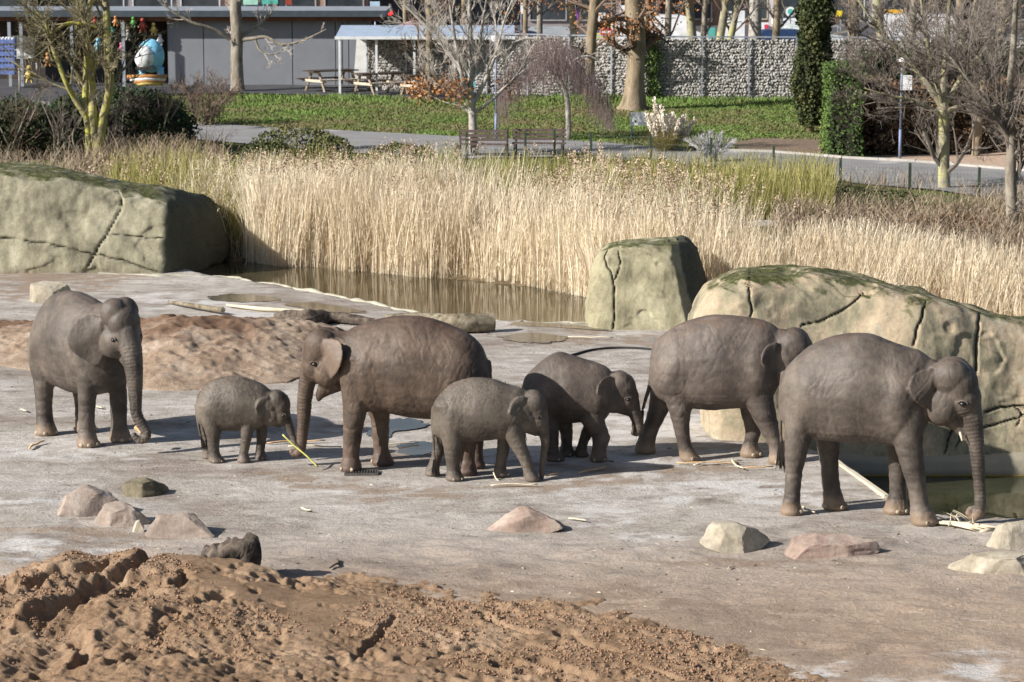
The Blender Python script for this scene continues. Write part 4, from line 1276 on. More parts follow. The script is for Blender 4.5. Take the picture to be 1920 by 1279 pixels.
    octa = np.array([[1, 0, 0], [0, 1, 0], [-1, 0, 0], [0, -1, 0], [0, 0, 0.8], [0, 0, -0.6]])
    of = np.array([[0, 1, 4], [1, 2, 4], [2, 3, 4], [3, 0, 4], [1, 0, 5], [2, 1, 5], [3, 2, 5], [0, 3, 5]])
    jit = r.uniform(0.6, 1.35, (len(P), 6, 1))
    Vv = octa[None] * jit * size[:, None, None] + np.stack([P[:, 0], P[:, 1], z + size * 0.3], -1)[:, None]
    F = (of[None] + (np.arange(len(P)) * 6)[:, None, None]).reshape(-1, 3)
    o = obj('sand_crumbs', Vv.reshape(-1, 3), [F], M_clod)
    tag(o, 'loose crumbs of damp sand scattered over the mound and yard', 'sand crumbs', kind='stuff')
build_near_mound()

def build_far_heap():
    st = 0.04
    a = G(-60, 640); b_ = G(660, 640)
    xs = np.arange(a[0] - 0.5, b_[0] + 0.3, st); ys = np.arange(44.3, 53.2, st)
    X, Y = np.meshgrid(xs, ys)
    pxc = 960 + X / 48.5 * FPX
    top = 0.9 * np.interp(pxc, [-100, 0, 60, 250, 300, 340, 420, 480, 560, 640, 700], [.42, .42, .45, .66, .8, .78, .72, .66, .5, .2, 0])
    frontY = np.interp(pxc, [-100, 0, 240, 330, 450, 560, 640], [48.0, 47.6, 45.7, 45.0, 45.1, 45.6, 47.5])
    crestY = np.interp(pxc, [-100, 0, 240, 330, 450, 560, 640], [50.6, 50.4, 49.3, 48.9, 49.3, 49.8, 50])
    wob = 0.25 * fbm(X * 0.8, Y * 0.8, 0, 3, 101)
    h = top * sstep(frontY + wob, crestY, Y) * (1 - sstep(crestY + 0.2, crestY + 2.0 + wob, Y) * 1.0)
    m_ = sstep(0.0, 0.12, h)
    h = h + m_ * (0.05 * fbm(X * 0.9, Y * 0.9, 0, 3, 103) + 0.025 * fbm(X * 5, Y * 5, 0, 3, 105) + 0.04 * np.clip(vn(X * 9, Y * 9, 0, 106), 0, 1))
    # footprints along the crest
    rs = np.random.RandomState(9)
    for _ in range(30):
        px_, py_ = rs.uniform(260, 480), rs.uniform(585, 640)
        p = G(px_, py_, 0.5); q = np.hypot(X - p[0], (Y - p[1]))
        h -= 0.06 * np.exp(-(q / 0.16) ** 3) * m_
    Z = np.where(h > 0.012, h, -0.1)
    Vv = np.stack([X, Y, Z], -1).reshape(-1, 3)
    F = grid_faces(len(xs), len(ys)); F = F[(h > 0.012).ravel()[F].any(1)]
    damp = sstep(-1.3, -0.2, Y - crestY + 0.9 * fbm(X * 1.2, Y * 1.6, 0, 4, 111, 0.6)) * sstep(0.1, 0.3, h) * sstep(540, 430, pxc)
    o = obj('sand_heap', Vv, [F], M_sand2, smooth=True, attrs={'damp': damp.ravel()})
    tag(o, 'reddish sand heap with a dug face behind the two left elephants', 'sand heap', kind='stuff')
build_far_heap()

# ================================================================== BOULDERS
import bmesh
def boulder_mesh(size, seed, cuts=9, sub=5, rough=0.07, top=None):
    bm = bmesh.new(); bmesh.ops.create_icosphere(bm, subdivisions=sub, radius=1.0)
    P = np.array([v.co[:] for v in bm.verts]); F = np.array([[v.index for v in f.verts] for f in bm.faces]); bm.free()
    r = np.random.RandomState(seed)
    P = np.sign(P) * np.abs(P) ** 0.7
    cuts = cuts + 9; rough = rough * 0.6
    for i in range(cuts):
        n = r.normal(size=3); n[2] = abs(n[2]) * 0.8; n /= np.linalg.norm(n)
        dd = r.uniform(0.48, 0.85)
        over = np.maximum(P @ n - dd, 0)
        P -= n[None] * over[:, None] * 1.0
    P /= np.abs(P).max(0)
    q = P / (np.linalg.norm(P, axis=1, keepdims=True) + 1e-6)
    P += q * (rough * fbm(P[:, 0] * 2.5, P[:, 1] * 2.5, P[:, 2] * 2.5, 4, seed + 3))[:, None] + q * (rough * 0.3 * fbm(P[:, 0] * 9, P[:, 1] * 9, P[:, 2] * 9, 3, seed + 5))[:, None]
    if top is not None: P[:, 2] *= np.interp(P[:, 0], [-1, -.6, 0, .6, 1], top)
    P = P * np.array(size) / 2
    P[:, 2] -= P[:, 2].min() + 0.25 * size[2]
    return P, F
def stone_mat(name, cols, moss=0.0, md=0.7):
    return rock_material(name, cols, moss, md, crack=False)
M_st_pink = stone_mat('stone_pink', [(0.21, 0.175, 0.145), (0.33, 0.27, 0.23), (0.43, 0.38, 0.335)])
M_st_buff = stone_mat('stone_buff', [(0.24, 0.21, 0.155), (0.37, 0.33, 0.26), (0.46, 0.41, 0.345)])
M_st_moss = stone_mat('stone_mossy', [(0.1, 0.085, 0.06), (0.2, 0.175, 0.12), (0.34, 0.31, 0.24)], 1.0, 0.75)
M_st_red = stone_mat('stone_red', [(0.22, 0.175, 0.14), (0.34, 0.25, 0.21), (0.41, 0.36, 0.3)])
def boulder(px, pyb, wpx, hpx, dep, m, label, seed, rz=0.0, **k):
    p = G(px, pyb); s = FPX / p[1] * 0.985
    W_, H_ = wpx / s, hpx / s
    p = G(px, pyb - 0.10 * dep * s)
    D_ = dep * W_
    P, F = boulder_mesh((W_, D_, H_ * 1.28), seed, **k)
    c_, s_ = math.cos(rz), math.sin(rz)
    P = np.stack([P[:, 0] * c_ - P[:, 1] * s_, P[:, 0] * s_ + P[:, 1] * c_, P[:, 2]], -1)
    o = obj('boulder', P + np.array([p[0], p[1] + D_ * 0.4, 0]), [F], m, smooth=False)
    try: o.data.set_sharp_from_angle(angle=0.5)
    except Exception: pass
    return tag(o, label, 'boulder')
boulder(90, 574, 92, 48, 0.7, M_st_buff, 'pale flat faced boulder behind the back of the leftmost elephant', 21, -0.2, cuts=6)
boulder(158, 976, 128, 66, 0.6, M_st_pink, 'pink topped boulder, leftmost in the group of four left of the sand mound', 22, 0.2, cuts=14, top=[.6, .9, 1.1, .9, .8])
boulder(275, 940, 100, 32, 0.7, M_st_moss, 'dark mossy low boulder at the back of the group of four', 23, 0.3, cuts=9)
boulder(224, 996, 112, 50, 0.7, M_st_pink, 'short boulder in the middle of the group, between the pink topped and the largest', 24, -0.3, cuts=11)
boulder(337, 1020, 136, 56, 0.7, M_st_pink, 'smooth pinkish boulder, nearest of the group, just behind the dark log', 25, -0.12, cuts=8)
boulder(259, 1008, 24, 24, 0.8, M_st_buff, 'small whitish stone wedged between two pink boulders', 26, 0, cuts=6, sub=4)
boulder(990, 1004, 158, 52, 0.45, M_st_red, 'long wedge shaped boulder with a reddish left end in the open yard', 61, -0.16, cuts=14, top=[1.15, 1.1, .85, .65, .45])
boulder(1378, 1042, 140, 64, 0.6, M_st_buff, 'peaked grey and yellow boulder touching the reddish slab', 28, 0.15, cuts=14, top=[.45, .75, 1.1, .8, .6])
boulder(1552, 1052, 205, 50, 0.5, M_st_red, 'long flat reddish boulder right of the peaked one', 29, -0.05, cuts=14, top=[1.1, 1, .95, .9, .8])
boulder(1905, 1042, 110, 68, 0.8, M_st_buff, 'upper pale boulder at the right edge of the yard', 30, 0.2, cuts=10)
boulder(1875, 1092, 180, 58, 0.6, M_st_buff, 'lower rough pale boulder at the right edge of the yard', 31, -0.1, cuts=11, rough=0.09)

# rim lumps: pale cement edge along the pond
def rim():
    m = mat('cement_rim', [(0.3, 0.28, 0.21), (0.44, 0.42, 0.34)], 4, 0.9, 0.5, 18, 0.02, world=True)
    pts = [G(x, y) for x, y in [(190, 513), (300, 517), (400, 517), (470, 526), (560, 541), (640, 557), (720, 573), (790, 589), (860, 597), (930, 602), (1010, 604), (1105, 606)]]
    L = catmull(np.array(pts), 14)
    n = len(L)
    t = np.arange(n)
    r = 0.045 + 0.03 * vn(t * 0.5, 0, 0, 3) + 0.06 * np.clip(vn(t * 0.17, 5, 0, 4), 0, 1)
    L = L + np.c_[0.1 * vn(t * 0.3, 1, 0, 5), 0.08 * vn(t * 0.4, 2, 0, 6), -0.03 + 0 * t]
    Vv, F = btubes(L[None], r[None], 9)
    Vv[:, 2] *= 0.75
    o = obj('pond_rim', Vv, [F], m, smooth=True); tag(o, kind='structure')
    # flat boards along the moat edge
    a, b_ = G(1562, 862), G(1668, 936)
    d = b_ - a; mb = MB()
    mb.box((a + b_) / 2 + np.array([-0.02, 0, 0.02]), (np.linalg.norm(d), 0.07, 0.05), math.atan2(d[1], d[0]))
    o = mb.build('edge_board', mat('pale_board', [(0.45, 0.4, 0.3), (0.6, 0.54, 0.42)], 5, 0.8, 0.2)); tag(o, 'pale narrow board along the concrete edge of the moat', 'board')
rim()

# ================================================================== LOGS, BRANCHES, BARK
def bark_mat(name, cols, sc=6, stretch=(1, 1, 1)):
    return mat(name, cols, sc, 0.9, 0.9, 22, 0.02, 0.1, stretch=stretch, world=True)
M_log = bark_mat('log_bark', [(0.07, 0.055, 0.04), (0.2, 0.17, 0.12), (0.33, 0.29, 0.22)], 7)
M_logdark = bark_mat('charred_bark', [(0.035, 0.028, 0.023), (0.1, 0.08, 0.065), (0.2, 0.165, 0.13)], 8)
M_cut = mat('cut_wood', [(0.36, 0.29, 0.19), (0.5, 0.42, 0.3)], 10, 0.8, 0.3)
M_pale = mat('peeled_wood', [(0.48, 0.4, 0.28), (0.68, 0.61, 0.46)], 8, 0.7, 0.3, world=True)
M_strip = mat('inner_bark', [(0.42, 0.25, 0.12), (0.62, 0.43, 0.24)], 7, 0.75, 0.3, world=True)
M_leafy = mat('yellow_stalk', [(0.32, 0.34, 0.06), (0.55, 0.52, 0.16)], 9, 0.6, 0.1, world=True)

def log(pts, rad, m, label, seed, name='log', n=16, knob=0.25, ends=None):
    """rough trunk piece: knotted, grooved, cut ends as parts"""
    pts = np.asarray(pts, float); rad = np.asarray(rad, float)
    C4 = catmull(np.c_[pts, rad], 10); L, r = C4[:, :3], C4[:, 3]
    k = len(L)
    T = np.gradient(L, axis=0); T /= np.linalg.norm(T, axis=1, keepdims=True)
    N = np.cross(T, [0, 0, 1.0]); N /= np.linalg.norm(N, axis=1, keepdims=True); M_ = np.cross(N, T)
    a = np.arange(n) * 2 * pi / n
    A, I = np.meshgrid(a, np.arange(k))
    g = 1 + knob * 0.5 * vn(np.cos(A) * 1.6 + seed, np.sin(A) * 1.6, I * 0.18, seed) + knob * 0.45 * vn(np.cos(A) * 4, np.sin(A) * 4, I * 0.35, seed + 1)
    Rg = L[:, None] + (r[:, None] * g)[..., None] * (np.cos(A)[..., None] * N[:, None] + np.sin(A)[..., None] * M_[:, None])
    root = thing(name, label, name.replace('_', ' '), tuple(np.r_[L.mean(0)[:2], 0.0]))
    idx = np.arange(k * n).reshape(k, n)
    F = np.stack([idx[:-1], np.roll(idx, -1, 1)[:-1], np.roll(idx, -1, 1)[1:], idx[1:]], -1).reshape(-1, 4)
    obj('bark', Rg.reshape(-1, 3), [F], m, root, True)
    for e, sg in ((0, -1), (-1, 1)):
        ring = Rg[e]; c = ring.mean(0); q = c + (ring - c) * 0.72 + T[e] * sg * 0.004
        Vv = np.vstack([ring, q, [c - T[e] * sg * 0.03]])
        Ff = [(i, (i + 1) % n, n + (i + 1) % n, n + i) for i in range(n)] + [(n + i, n + (i + 1) % n, 2 * n) for i in range(n)]
        obj('cut_end', Vv, Ff, ends or M_cut, root)
    return root
def gp(px, py, z=0.0): return G(px, py, z)
def at_(px, py, z): # point at ground row with height z above
    p = G(px, py, z); return p
log([at_(724, 600, .14), at_(790, 600, .17), at_(850, 605, .2), at_(926, 604, .19)], [.12, .15, .18, .17], M_log, 'thick weathered log with a sawn right end above the big brown elephant', 3, knob=.3)
log([at_(518, 592, .08), at_(570, 597, .16), at_(620, 596, .12), at_(700, 603, .1)], [.06, .14, .12, .07], M_logdark, 'gnarled knotty log left of the thick sawn log', 5, knob=.9)
log([at_(316, 566, .05), at_(360, 573, .08), at_(418, 582, .1)], [.03, .05, .06], M_log, 'pale peeled log lying behind the sand heap', 6, knob=.25)
log([at_(425, 572, .05), at_(500, 580, .05), at_(600, 584, .03)], [.03, .045, .02], M_pale, 'thin pale branch lying between the puddle and the gnarled log', 7, name='branch', n=8)
log([at_(382, 1054, .26), at_(410, 1046, .3), at_(440, 1041, .33), at_(478, 1038, .32)], [.12, .17, .22, .2], M_logdark, 'short dark rotten log half buried at the crest of the sand mound', 9, knob=.7, ends=M_logdark)

def strip(px0, py0, px1, py1, wpx, m, label, name='bark_strip', curl=0.04, z=0.03, group=None, seed=0, cat='bark'):
    a, b_ = G(px0, py0, z), G(px1, py1, z)
    n = 9; t = np.linspace(0, 1, n)
    s = FPX / a[1]; wd = wpx / s
    r = np.random.RandomState(int(px0 * 7 + py0))
    d = b_ - a; side = np.cross(d, [0, 0, 1]); side /= np.linalg.norm(side)
    P = a + d * t[:, None] + side * (curl * np.sin(pi * t) * r.choice([-1, 1]))[:, None]
    P[:, 2] = z + floor_z(P[:, 0], P[:, 1]) + curl * 0.4 * np.abs(np.sin(pi * t * r.uniform(1, 2.2)))
    W_ = wd / 2 * np.sin(pi * np.clip(t * 0.86 + 0.07, 0, 1)) ** 0.5
    top, th = [], 0.012
    Rg = []
    for i in range(n):
        c = P[i]
        Rg.append([c - side * W_[i] + [0, 0, -0.004], c - side * W_[i] * 0.5 + [0, 0, th], c + side * W_[i] * 0.5 + [0, 0, th * 1.3], c + side * W_[i], c + [0, 0, -th * 0.5]])
    Vv, F = rings_mesh(np.array(Rg))
    o = obj(name, Vv, F, m, smooth=True)
    return tag(o, label, cat, group)
strip(920, 911, 1008, 910, 7, M_pale, 'pale bark strip under the trunk tip of the calf in front')
strip(1268, 868, 1385, 868, 7, M_strip, 'long orange bark strip at the feet of the dusty backed elephant')
strip(1300, 872, 1392, 864, 5, M_pale, 'pale peeled stick lying on the long orange bark strip')
strip(1372, 862, 1394, 880, 6, M_pale, 'short pale end piece just right of the orange bark strip')
strip(1395, 878, 1450, 876, 3.5, M_strip, 'thin brown twig on the ground right of the orange bark strip', 'twig', cat='twig')
strip(1085, 886, 1135, 878, 6, M_strip, 'tan bark piece on the ground right of the front calf', curl=.02)
strip(1024, 892, 1052, 887, 7, M_strip, 'small tan bark chunk just right of the front calf trunk', curl=.01)
strip(500, 832, 610, 828, 8, M_strip, 'brown bark piece between the smallest calf and the big brown elephant')
strip(540, 838, 640, 840, 5, M_pale, 'pale bark shreds beside the trunk tip of the big brown elephant')
strip(700, 838, 785, 830, 7, M_pale, 'pale bark lying in the puddle under the big brown elephant')
strip(1505, 950, 1528, 962, 6, M_pale, 'short curved pale stick at the hind feet of the rightmost elephant')
strip(1066, 972, 1100, 977, 5, M_pale, 'small pale chip right of the wedge boulder', curl=.02)
strip(1065, 632, 1150, 634, 6, M_pale, 'flat pale wood piece on the ground left of the block rock base')
strip(55, 842, 82, 830, 9, M_strip, 'short brown log end near the front feet of the leftmost elephant')
strip(175, 762, 192, 766, 6, M_pale, 'white wood chip between the legs of the leftmost elephant', curl=.01)
strip(1365, 1066, 1378, 1062, 4, M_pale, 'tiny pale chip on the ground below the peaked boulder', curl=.01)
strip(1222, 712, 1226, 716, 3, M_pale, 'tiny pale chip behind the dusty backed elephant', curl=.01)
strip(1110, 862, 1150, 868, 4, M_logdark, 'dark thin twig beside the fore foot of the half grown elephant', 'twig', cat='twig')
strip(565, 952, 584, 958, 8, M_pale, 'small pale crumpled chip alone in the yard left of the wedge boulder', curl=.03)
strip(38, 768, 50, 772, 7, M_pale, 'small pale pebble like chip left of the leftmost elephant', curl=.02)
strip(618, 1066, 632, 1052, 8, M_logdark, 'dark clump of bark beyond the sand mound', curl=.05)
# pale frayed branch pile under the right trunk
def pile():
    c = G(1800, 985)
    root = thing('frayed_branch', 'frayed pale branch with splayed fibres under the curled trunk tip', 'branch', tuple(c))
    mb = MB()
    r = np.random.RandomState(3)
    a = G(1752, 978, .03); b_ = G(1868, 992, .03)
    for i in range(9):
        t = np.linspace(0, 1, 6)[:, None]
        p0 = a + r.normal(0, 0.05, 3) * [1, 1, 0.2]; p1 = b_ + r.normal(0, 0.08, 3) * [1.5, 1, 0.1]
        P = p0 + (p1 - p0) * t; P[:, 2] = 0.025 + 0.05 * np.sin(pi * t[:, 0]) * r.uniform(0, 1)
        P[:, 1] += 0.05 * np.sin(pi * t[:, 0]) * r.uniform(-1, 1)
        mb.tube(P, [0.012, 0.02, 0.022, 0.02, 0.014, 0.004], 5)
    mb.build('stem', M_pale, root, True)
    for i in range(16):
        mb = MB(); p0 = G(r.uniform(1770, 1830), r.uniform(974, 988), 0.04)
        d = np.array([r.uniform(-0.35, 0.1), r.uniform(-0.1, 0.1), r.uniform(0.02, 0.22)])
        t = np.linspace(0, 1, 5)[:, None]
        P = p0 + d * t + np.array([0, 0, -0.06]) * t ** 2
        mb.tube(P, np.array([0.011, 0.01, 0.008, 0.005, 0.002]), 4); mb.build('fibre', M_pale, root, True)
    a = G(1838, 997, .02); b_ = G(1866, 994, .02)
    MB().tube([a, (a + b_) / 2 + [0, 0, .01], b_], [.02, .03, .015], 6).build('bark_flake', M_pale, root, True)
pile()
# yellow stick held by calf and adult
def stick3(p, r, m, name, label, cat):
    mb = MB().tube(catmull(np.array(p), 4), r, 6); o = mb.build(name, m, smooth=True); return tag(o, label, cat)
ye = G(770, 880)[1]
stick3([V(530, 815, ye + .1), V(552, 836, ye + .05), V(575, 855, ye - .05), V(596, 876, ye - .12)], 0.014, M_leafy, 'stick', 'yellow green stick gripped by the trunks of the brown adult and smallest calf', 'stick')
e1 = G(166, 821)
stick3([V(254, 801, 39.9), V(262, 807, 39.85), V(266, 812, 39.8)], 0.035, M_strip, 'wood_piece', 'orange piece of wood in the trunk tip of the leftmost elephant', 'wood piece')
stick3([V(1186, 786, 39.25), V(1187, 800, 39.2), V(1186, 815, 39.2)], 0.02, M_logdark, 'twig', 'dark twig at the mouth of the half grown elephant', 'twig')
stick3([V(925, 885, 37.9), V(930, 897, 37.8), V(938, 904, 37.75)], 0.012, M_pale, 'twig', 'thin straw coloured twig across the far fore foot of the front calf', 'twig')
# cable on the ground, moat rope
def gtube(pxs, r, m, name, label, cat):
    P = catmull(np.array([G(x, y, r) for x, y in pxs]), 6); P[:, 2] = r + np.maximum(floor_z(P[:, 0], P[:, 1]), -.01)
    o = MB().tube(P, r, 6).build(name, m, smooth=True); return tag(o, label, cat)
M_rub = mat('rubber', [(0.03, 0.03, 0.032)], 5, 0.6, 0.1)
gtube([(1070, 666), (1110, 655), (1150, 651), (1190, 652), (1232, 655)], 0.022, M_rub, 'cable', 'black cable lying on the yard behind the half grown elephant', 'cable')
gtube([(1566, 858), (1590, 878), (1612, 890)], 0.02, M_rub, 'rope', 'dark rope sagging along the moat edge between the two right elephants', 'rope')
# drain grate with real bars
def grate():
    c = G(678, 888.5); root = thing('drain_grate', 'small metal drain grate in the yard in front of the big brown elephant', 'drain grate', (c[0], c[1], 0.03))
    M = mat('grate_iron', [(0.06, 0.055, 0.05), (0.13, 0.11, 0.1)], 9, 0.6, 0.3)
    MB().box((c[0], c[1], 0.0), (0.46, 0.26, 0.01)).build('pit', M_rub, root)
    f = MB(); 
    for sx in (-1, 1): f.box((c[0] + sx * 0.235, c[1], 0.02), (0.025, 0.30, 0.03))
    for sy in (-1, 1): f.box((c[0], c[1] + sy * 0.14, 0.02), (0.445, 0.025, 0.028))
    f.build('frame', M, root)
    for i in range(11):
        MB().box((c[0] - 0.2 + i * 0.04, c[1], 0.022), (0.016, 0.252, 0.02), rz=-0.25 * 0).build('bar', M, root)
grate()

def debris():
    r = np.random.RandomState(23); n = 2600
    px = r.uniform(-20, 1940, n); py = r.uniform(620, 1270, n)
    P = np.array([G(a, b_) for a, b_ in zip(px, py)])
    ok = inside(P[:, 0], P[:, 1], FLOOR) & (fbm(P[:, 0] * .7, P[:, 1] * .7, 0, 3, 301) + .25 > r.uniform(-.6, 1, n)); P = P[ok]; n = len(P)
    z = floor_z(P[:, 0], P[:, 1]) + floor_z_near(P[:, 0], P[:, 1])
    octa = np.array([[1, 0, 0], [0, 1, 0], [-1, 0, 0], [0, -1, 0], [0, 0, 0.6], [0, 0, -0.6]])
    of = np.array([[0, 1, 4], [1, 2, 4], [2, 3, 4], [3, 0, 4], [1, 0, 5], [2, 1, 5], [3, 2, 5], [0, 3, 5]])
    sz = r.uniform(.07, .15, n) ** 2
    el = np.stack([r.uniform(.6, 2.6, n), r.uniform(.5, 1.2, n), r.uniform(.5, 1, n)], -1)
    q = octa[None] * el[:, None] * sz[:, None, None] * r.uniform(.6, 1.4, (n, 6, 1)); a = r.uniform(0, pi, n); ca, sa = np.cos(a)[:, None], np.sin(a)[:, None]
    x, y = q[..., 0] * ca - q[..., 1] * sa, q[..., 0] * sa + q[..., 1] * ca
    Vv = np.stack([x + P[:, :1], y + P[:, 1:2], q[..., 2] + z[:, None] + sz[:, None] * .2], -1)
    F = (of[None] + (np.arange(n) * 6)[:, None, None]).reshape(-1, 3)
    o = obj('yard_litter', Vv.reshape(-1, 3), [F], tint_mat('litter', [(.09, .07, .055), (.2, .15, .11), (.36, .3, .22), (.6, .54, .42)]), attrs={'tint': np.repeat(r.uniform(0, 1, n) ** 1.3, 6)})
    tag(o, 'small crumbs of dung, straw and grit strewn over the yard', 'litter', kind='stuff')
debris()

# ================================================================== REEDS
def px_to_xy(px, Y):
    return (px - 960) / FPX * (Y * math.cos(PITCH) + 7.5 * math.sin(PITCH))

def reed_bed(name, label, n, pxr, tr, hf, mtl, wd=0.013, lean=0.115, leaf=0.8, seed=0, useY=None, dens=None, base_tangle=0.0, cat='reeds'):
    r = np.random.RandomState(seed)
    px = r.uniform(pxr[0], pxr[1], n)
    if useY: Y = r.uniform(useY[0], useY[1], n); X = px_to_xy(px, Y)
    else:
        X = px_to_xy(px, 58.0)
        sY = shoreY(X); X = px_to_xy(px, sY + 2); sY = shoreY(X)
        Y = sY + tr[0] + (tr[1] - tr[0]) * r.uniform(0, 1, n) ** 1.15 + 0.35 * fbm(X * 0.9, 0, 0, 2, 7)
    d = fbm(X * 0.55, Y * 0.8, 0, 3, seed + 1)
    keep = r.uniform(0, 1, n) < np.clip(0.62 + 0.9 * d, 0.08, 1)
    px, X, Y, d = px[keep], X[keep], Y[keep], d[keep]; n = len(X)
    Z = TZ(X, Y)
    h = hf(px, r) * (1 + 0.10 * d)
    clump = np.stack([vn(X * 1.3, Y * 1.3, 0, seed + 4), vn(X * 1.3, Y * 1.3, 5, seed + 4)], -1)
    ln = (r.normal(0, lean, (n, 2)) + clump * lean * 0.9 + np.array([0.05, -0.02])) * h[:, None]
    t = np.array([0, 0.35, 0.7, 1.0])
    P = np.stack([X[:, None] + ln[:, :1] * t ** 1.8, Y[:, None] + ln[:, 1:] * t ** 1.8, Z[:, None] - 0.05 + h[:, None] * t * (1 - 0.06 * t)], -1)
    W_ = wd * np.array([1, 0.9, 0.75, 0.35])[None] * r.uniform(0.7, 1.5, (n, 1)) * np.where(r.uniform(0, 1, (n, 1)) < 0.12, 1.7, 1.0)
    Vv, F = ribbons(P, W_, r.uniform(-0.9, 0.9, n))
    tint = np.repeat(np.clip(0.5 + 0.2 * r.normal(size=n) + 0.25 * d, 0, 1), 8)
    Vs, Fs, Ts, nn = [Vv], [F], [tint], len(Vv)
    nl = int(n * leaf)
    if nl:
        i = r.randint(0, n, nl); tt = r.uniform(0.15, 0.95, nl)
        b0 = np.stack([X[i] + ln[i, 0] * tt ** 1.8, Y[i] + ln[i, 1] * tt ** 1.8, Z[i] + h[i] * tt], -1)
        a = r.uniform(0, 2 * pi, nl); L = r.uniform(0.18, 0.5, nl)
        dx = np.stack([np.cos(a), np.sin(a) * 0.7, 0 * a], -1)
        q = np.array([0, 0.5, 1.0])
        up = r.uniform(0.2, 0.9, nl)
        P = b0[:, None] + dx[:, None] * (L[:, None, None] * q[None, :, None]) * 0.6 + np.stack([np.zeros((nl, 3)), np.zeros((nl, 3)), L[:, None] * (up[:, None] * q - 0.75 * q ** 2)], -1)
        Vv, F = ribbons(P, wd * 1.2 * np.tile([0.8, 1.0, 0.1], (nl, 1)), a + pi / 2)
        Vs.append(Vv); Fs.append(F + nn); nn += len(Vv); Ts.append(np.repeat(np.clip(0.6 + 0.2 * r.normal(size=nl), 0, 1), 6))
    if base_tangle:
        nt_ = int(n * base_tangle)
        i = r.randint(0, n, nt_)
        b0 = np.stack([X[i] + r.normal(0, .1, nt_), Y[i] - r.uniform(0, .35, nt_), Z[i] + r.uniform(0, 0.75, nt_) ** 1.3], -1)
        a = r.uniform(0, 2 * pi, nt_); e = r.uniform(-0.6, 1.2, nt_); L = r.uniform(0.15, 0.45, nt_)
        dr = np.stack([np.cos(a) * np.cos(e), np.sin(a) * np.cos(e), np.sin(e)], -1)
        q = np.array([0, 1.0])
        P = b0[:, None] + dr[:, None] * L[:, None, None] * q[None, :, None]
        Vv, F = ribbons(P, wd * 0.8 * np.ones((nt_, 2)), a + pi / 2)
        Vs.append(Vv); Fs.append(F + nn); nn += len(Vv); Ts.append(np.repeat(np.clip(0.2 + 0.15 * r.normal(size=nt_), 0, 1), 4))
    o = obj(name, np.concatenate(Vs), [np.concatenate(Fs)], mtl, attrs={'tint': np.concatenate(Ts)})
    tag(o, label, cat, kind='stuff')
    return X, Y, Z, h, ln

def plumes(name, label, pts, mtl, size=0.17, k=22, seed=3):
    r = np.random.RandomState(seed)
    n = len(pts)
    c = np.repeat(pts, k, 0) + r.normal(0, 1, (n * k, 3)) * np.array([size * 0.2, size * 0.2, size * 0.6])
    Vv, F = leaves(c, size * 0.27, r)
    o = obj(name, Vv, [F], mtl, attrs={'tint': np.repeat(r.uniform(0, 1, n * k), 4)})
    return tag(o, label, 'reed plumes', kind='stuff')

M_reed = tint_mat('dry_reed', [(0.36, 0.26, 0.16), (0.66, 0.55, 0.39), (0.8, 0.71, 0.55), (0.86, 0.8, 0.66)], trans=0.3)
M_reedg = tint_mat('green_reed', [(0.10, 0.11, 0.03), (0.24, 0.24, 0.07), (0.42, 0.38, 0.14), (0.56, 0.48, 0.26)], trans=0.3)
M_plume = tint_mat('reed_plume', [(0.26, 0.185, 0.125), (0.42, 0.32, 0.225), (0.56, 0.45, 0.34)])
def h_tan(px, r):
    m_ = np.interp(px, [150, 380, 420, 900, 1100, 1350, 1500, 1920, 2200], [1.3, 1.5, 2.0, 2.1, 2.35, 2.3, 1.75, 1.35, 1.4])
    short = (px > 860) & (px < 1480) & (r.uniform(0, 1, len(px)) < 0.8)
    m_ = np.where(short, m_ * np.interp(px, [860, 900, 1300, 1480], [.9, .62, .68, .8]), m_)
    return m_ * r.uniform(0.72, 1.1, len(px))
A = reed_bed('dry_reeds', 'tall stand of dry straw coloured reeds along the far bank of the pond', 22000, (470, 1120), (0.0, 4.2), h_tan, M_reed, leaf=0.5, seed=101, base_tangle=0.5)
B = reed_bed('dry_reeds', 'tall dry reeds rising behind the block rock and the rock wall', 26000, (1100, 2120), (0.0, 4.0), h_tan, M_reed, leaf=0.45, seed=202, base_tangle=0.3)
reed_bed('dry_reeds', 'sparser leaning dry reeds in shade beside the end of the mossy rock', 2600, (330, 500), (0.2, 5), lambda px, r: r.uniform(0.9, 2.0, len(px)), M_reed, lean=0.3, leaf=1.2, seed=203)
reed_bed('green_reeds', 'yellow green reeds on the bank above the pale retaining wall', 12000, (840, 1560), None, lambda px, r: r.uniform(0.7, 1.5, len(px)), M_reedg, leaf=1.0, seed=303, useY=(65.6, 72))
reed_bed('green_reeds', 'yellow green reeds behind the mossy rock on the left bank', 13000, (200, 860), None, lambda px, r: r.uniform(0.8, 1.9, len(px)), M_reedg, leaf=1.0, seed=304, useY=(64.2, 71))
M_scrub = tint_mat('dry_scrub', [(0.09, 0.06, 0.045), (0.2, 0.145, 0.1), (0.33, 0.26, 0.19), (0.42, 0.34, 0.24)])  # browns of the dry scrub and bank grass
reed_bed('dry_scrub', 'low brown dry scrub between the reeds and the path on the right', 9000, (1450, 2150), None, lambda px, r: r.uniform(0.35, 0.9, len(px)), M_scrub, lean=0.35, leaf=1.5, seed=305, useY=(57, 66))
reed_bed('bank_grass', 'tangled dry grass on the bank below the path', 9000, (100, 2000), None, lambda px, r: r.uniform(0.25, 0.6, len(px)), M_scrub, lean=0.35, leaf=1.0, seed=306, useY=(64, 76), cat='grass')
rr_ = np.random.RandomState(5)
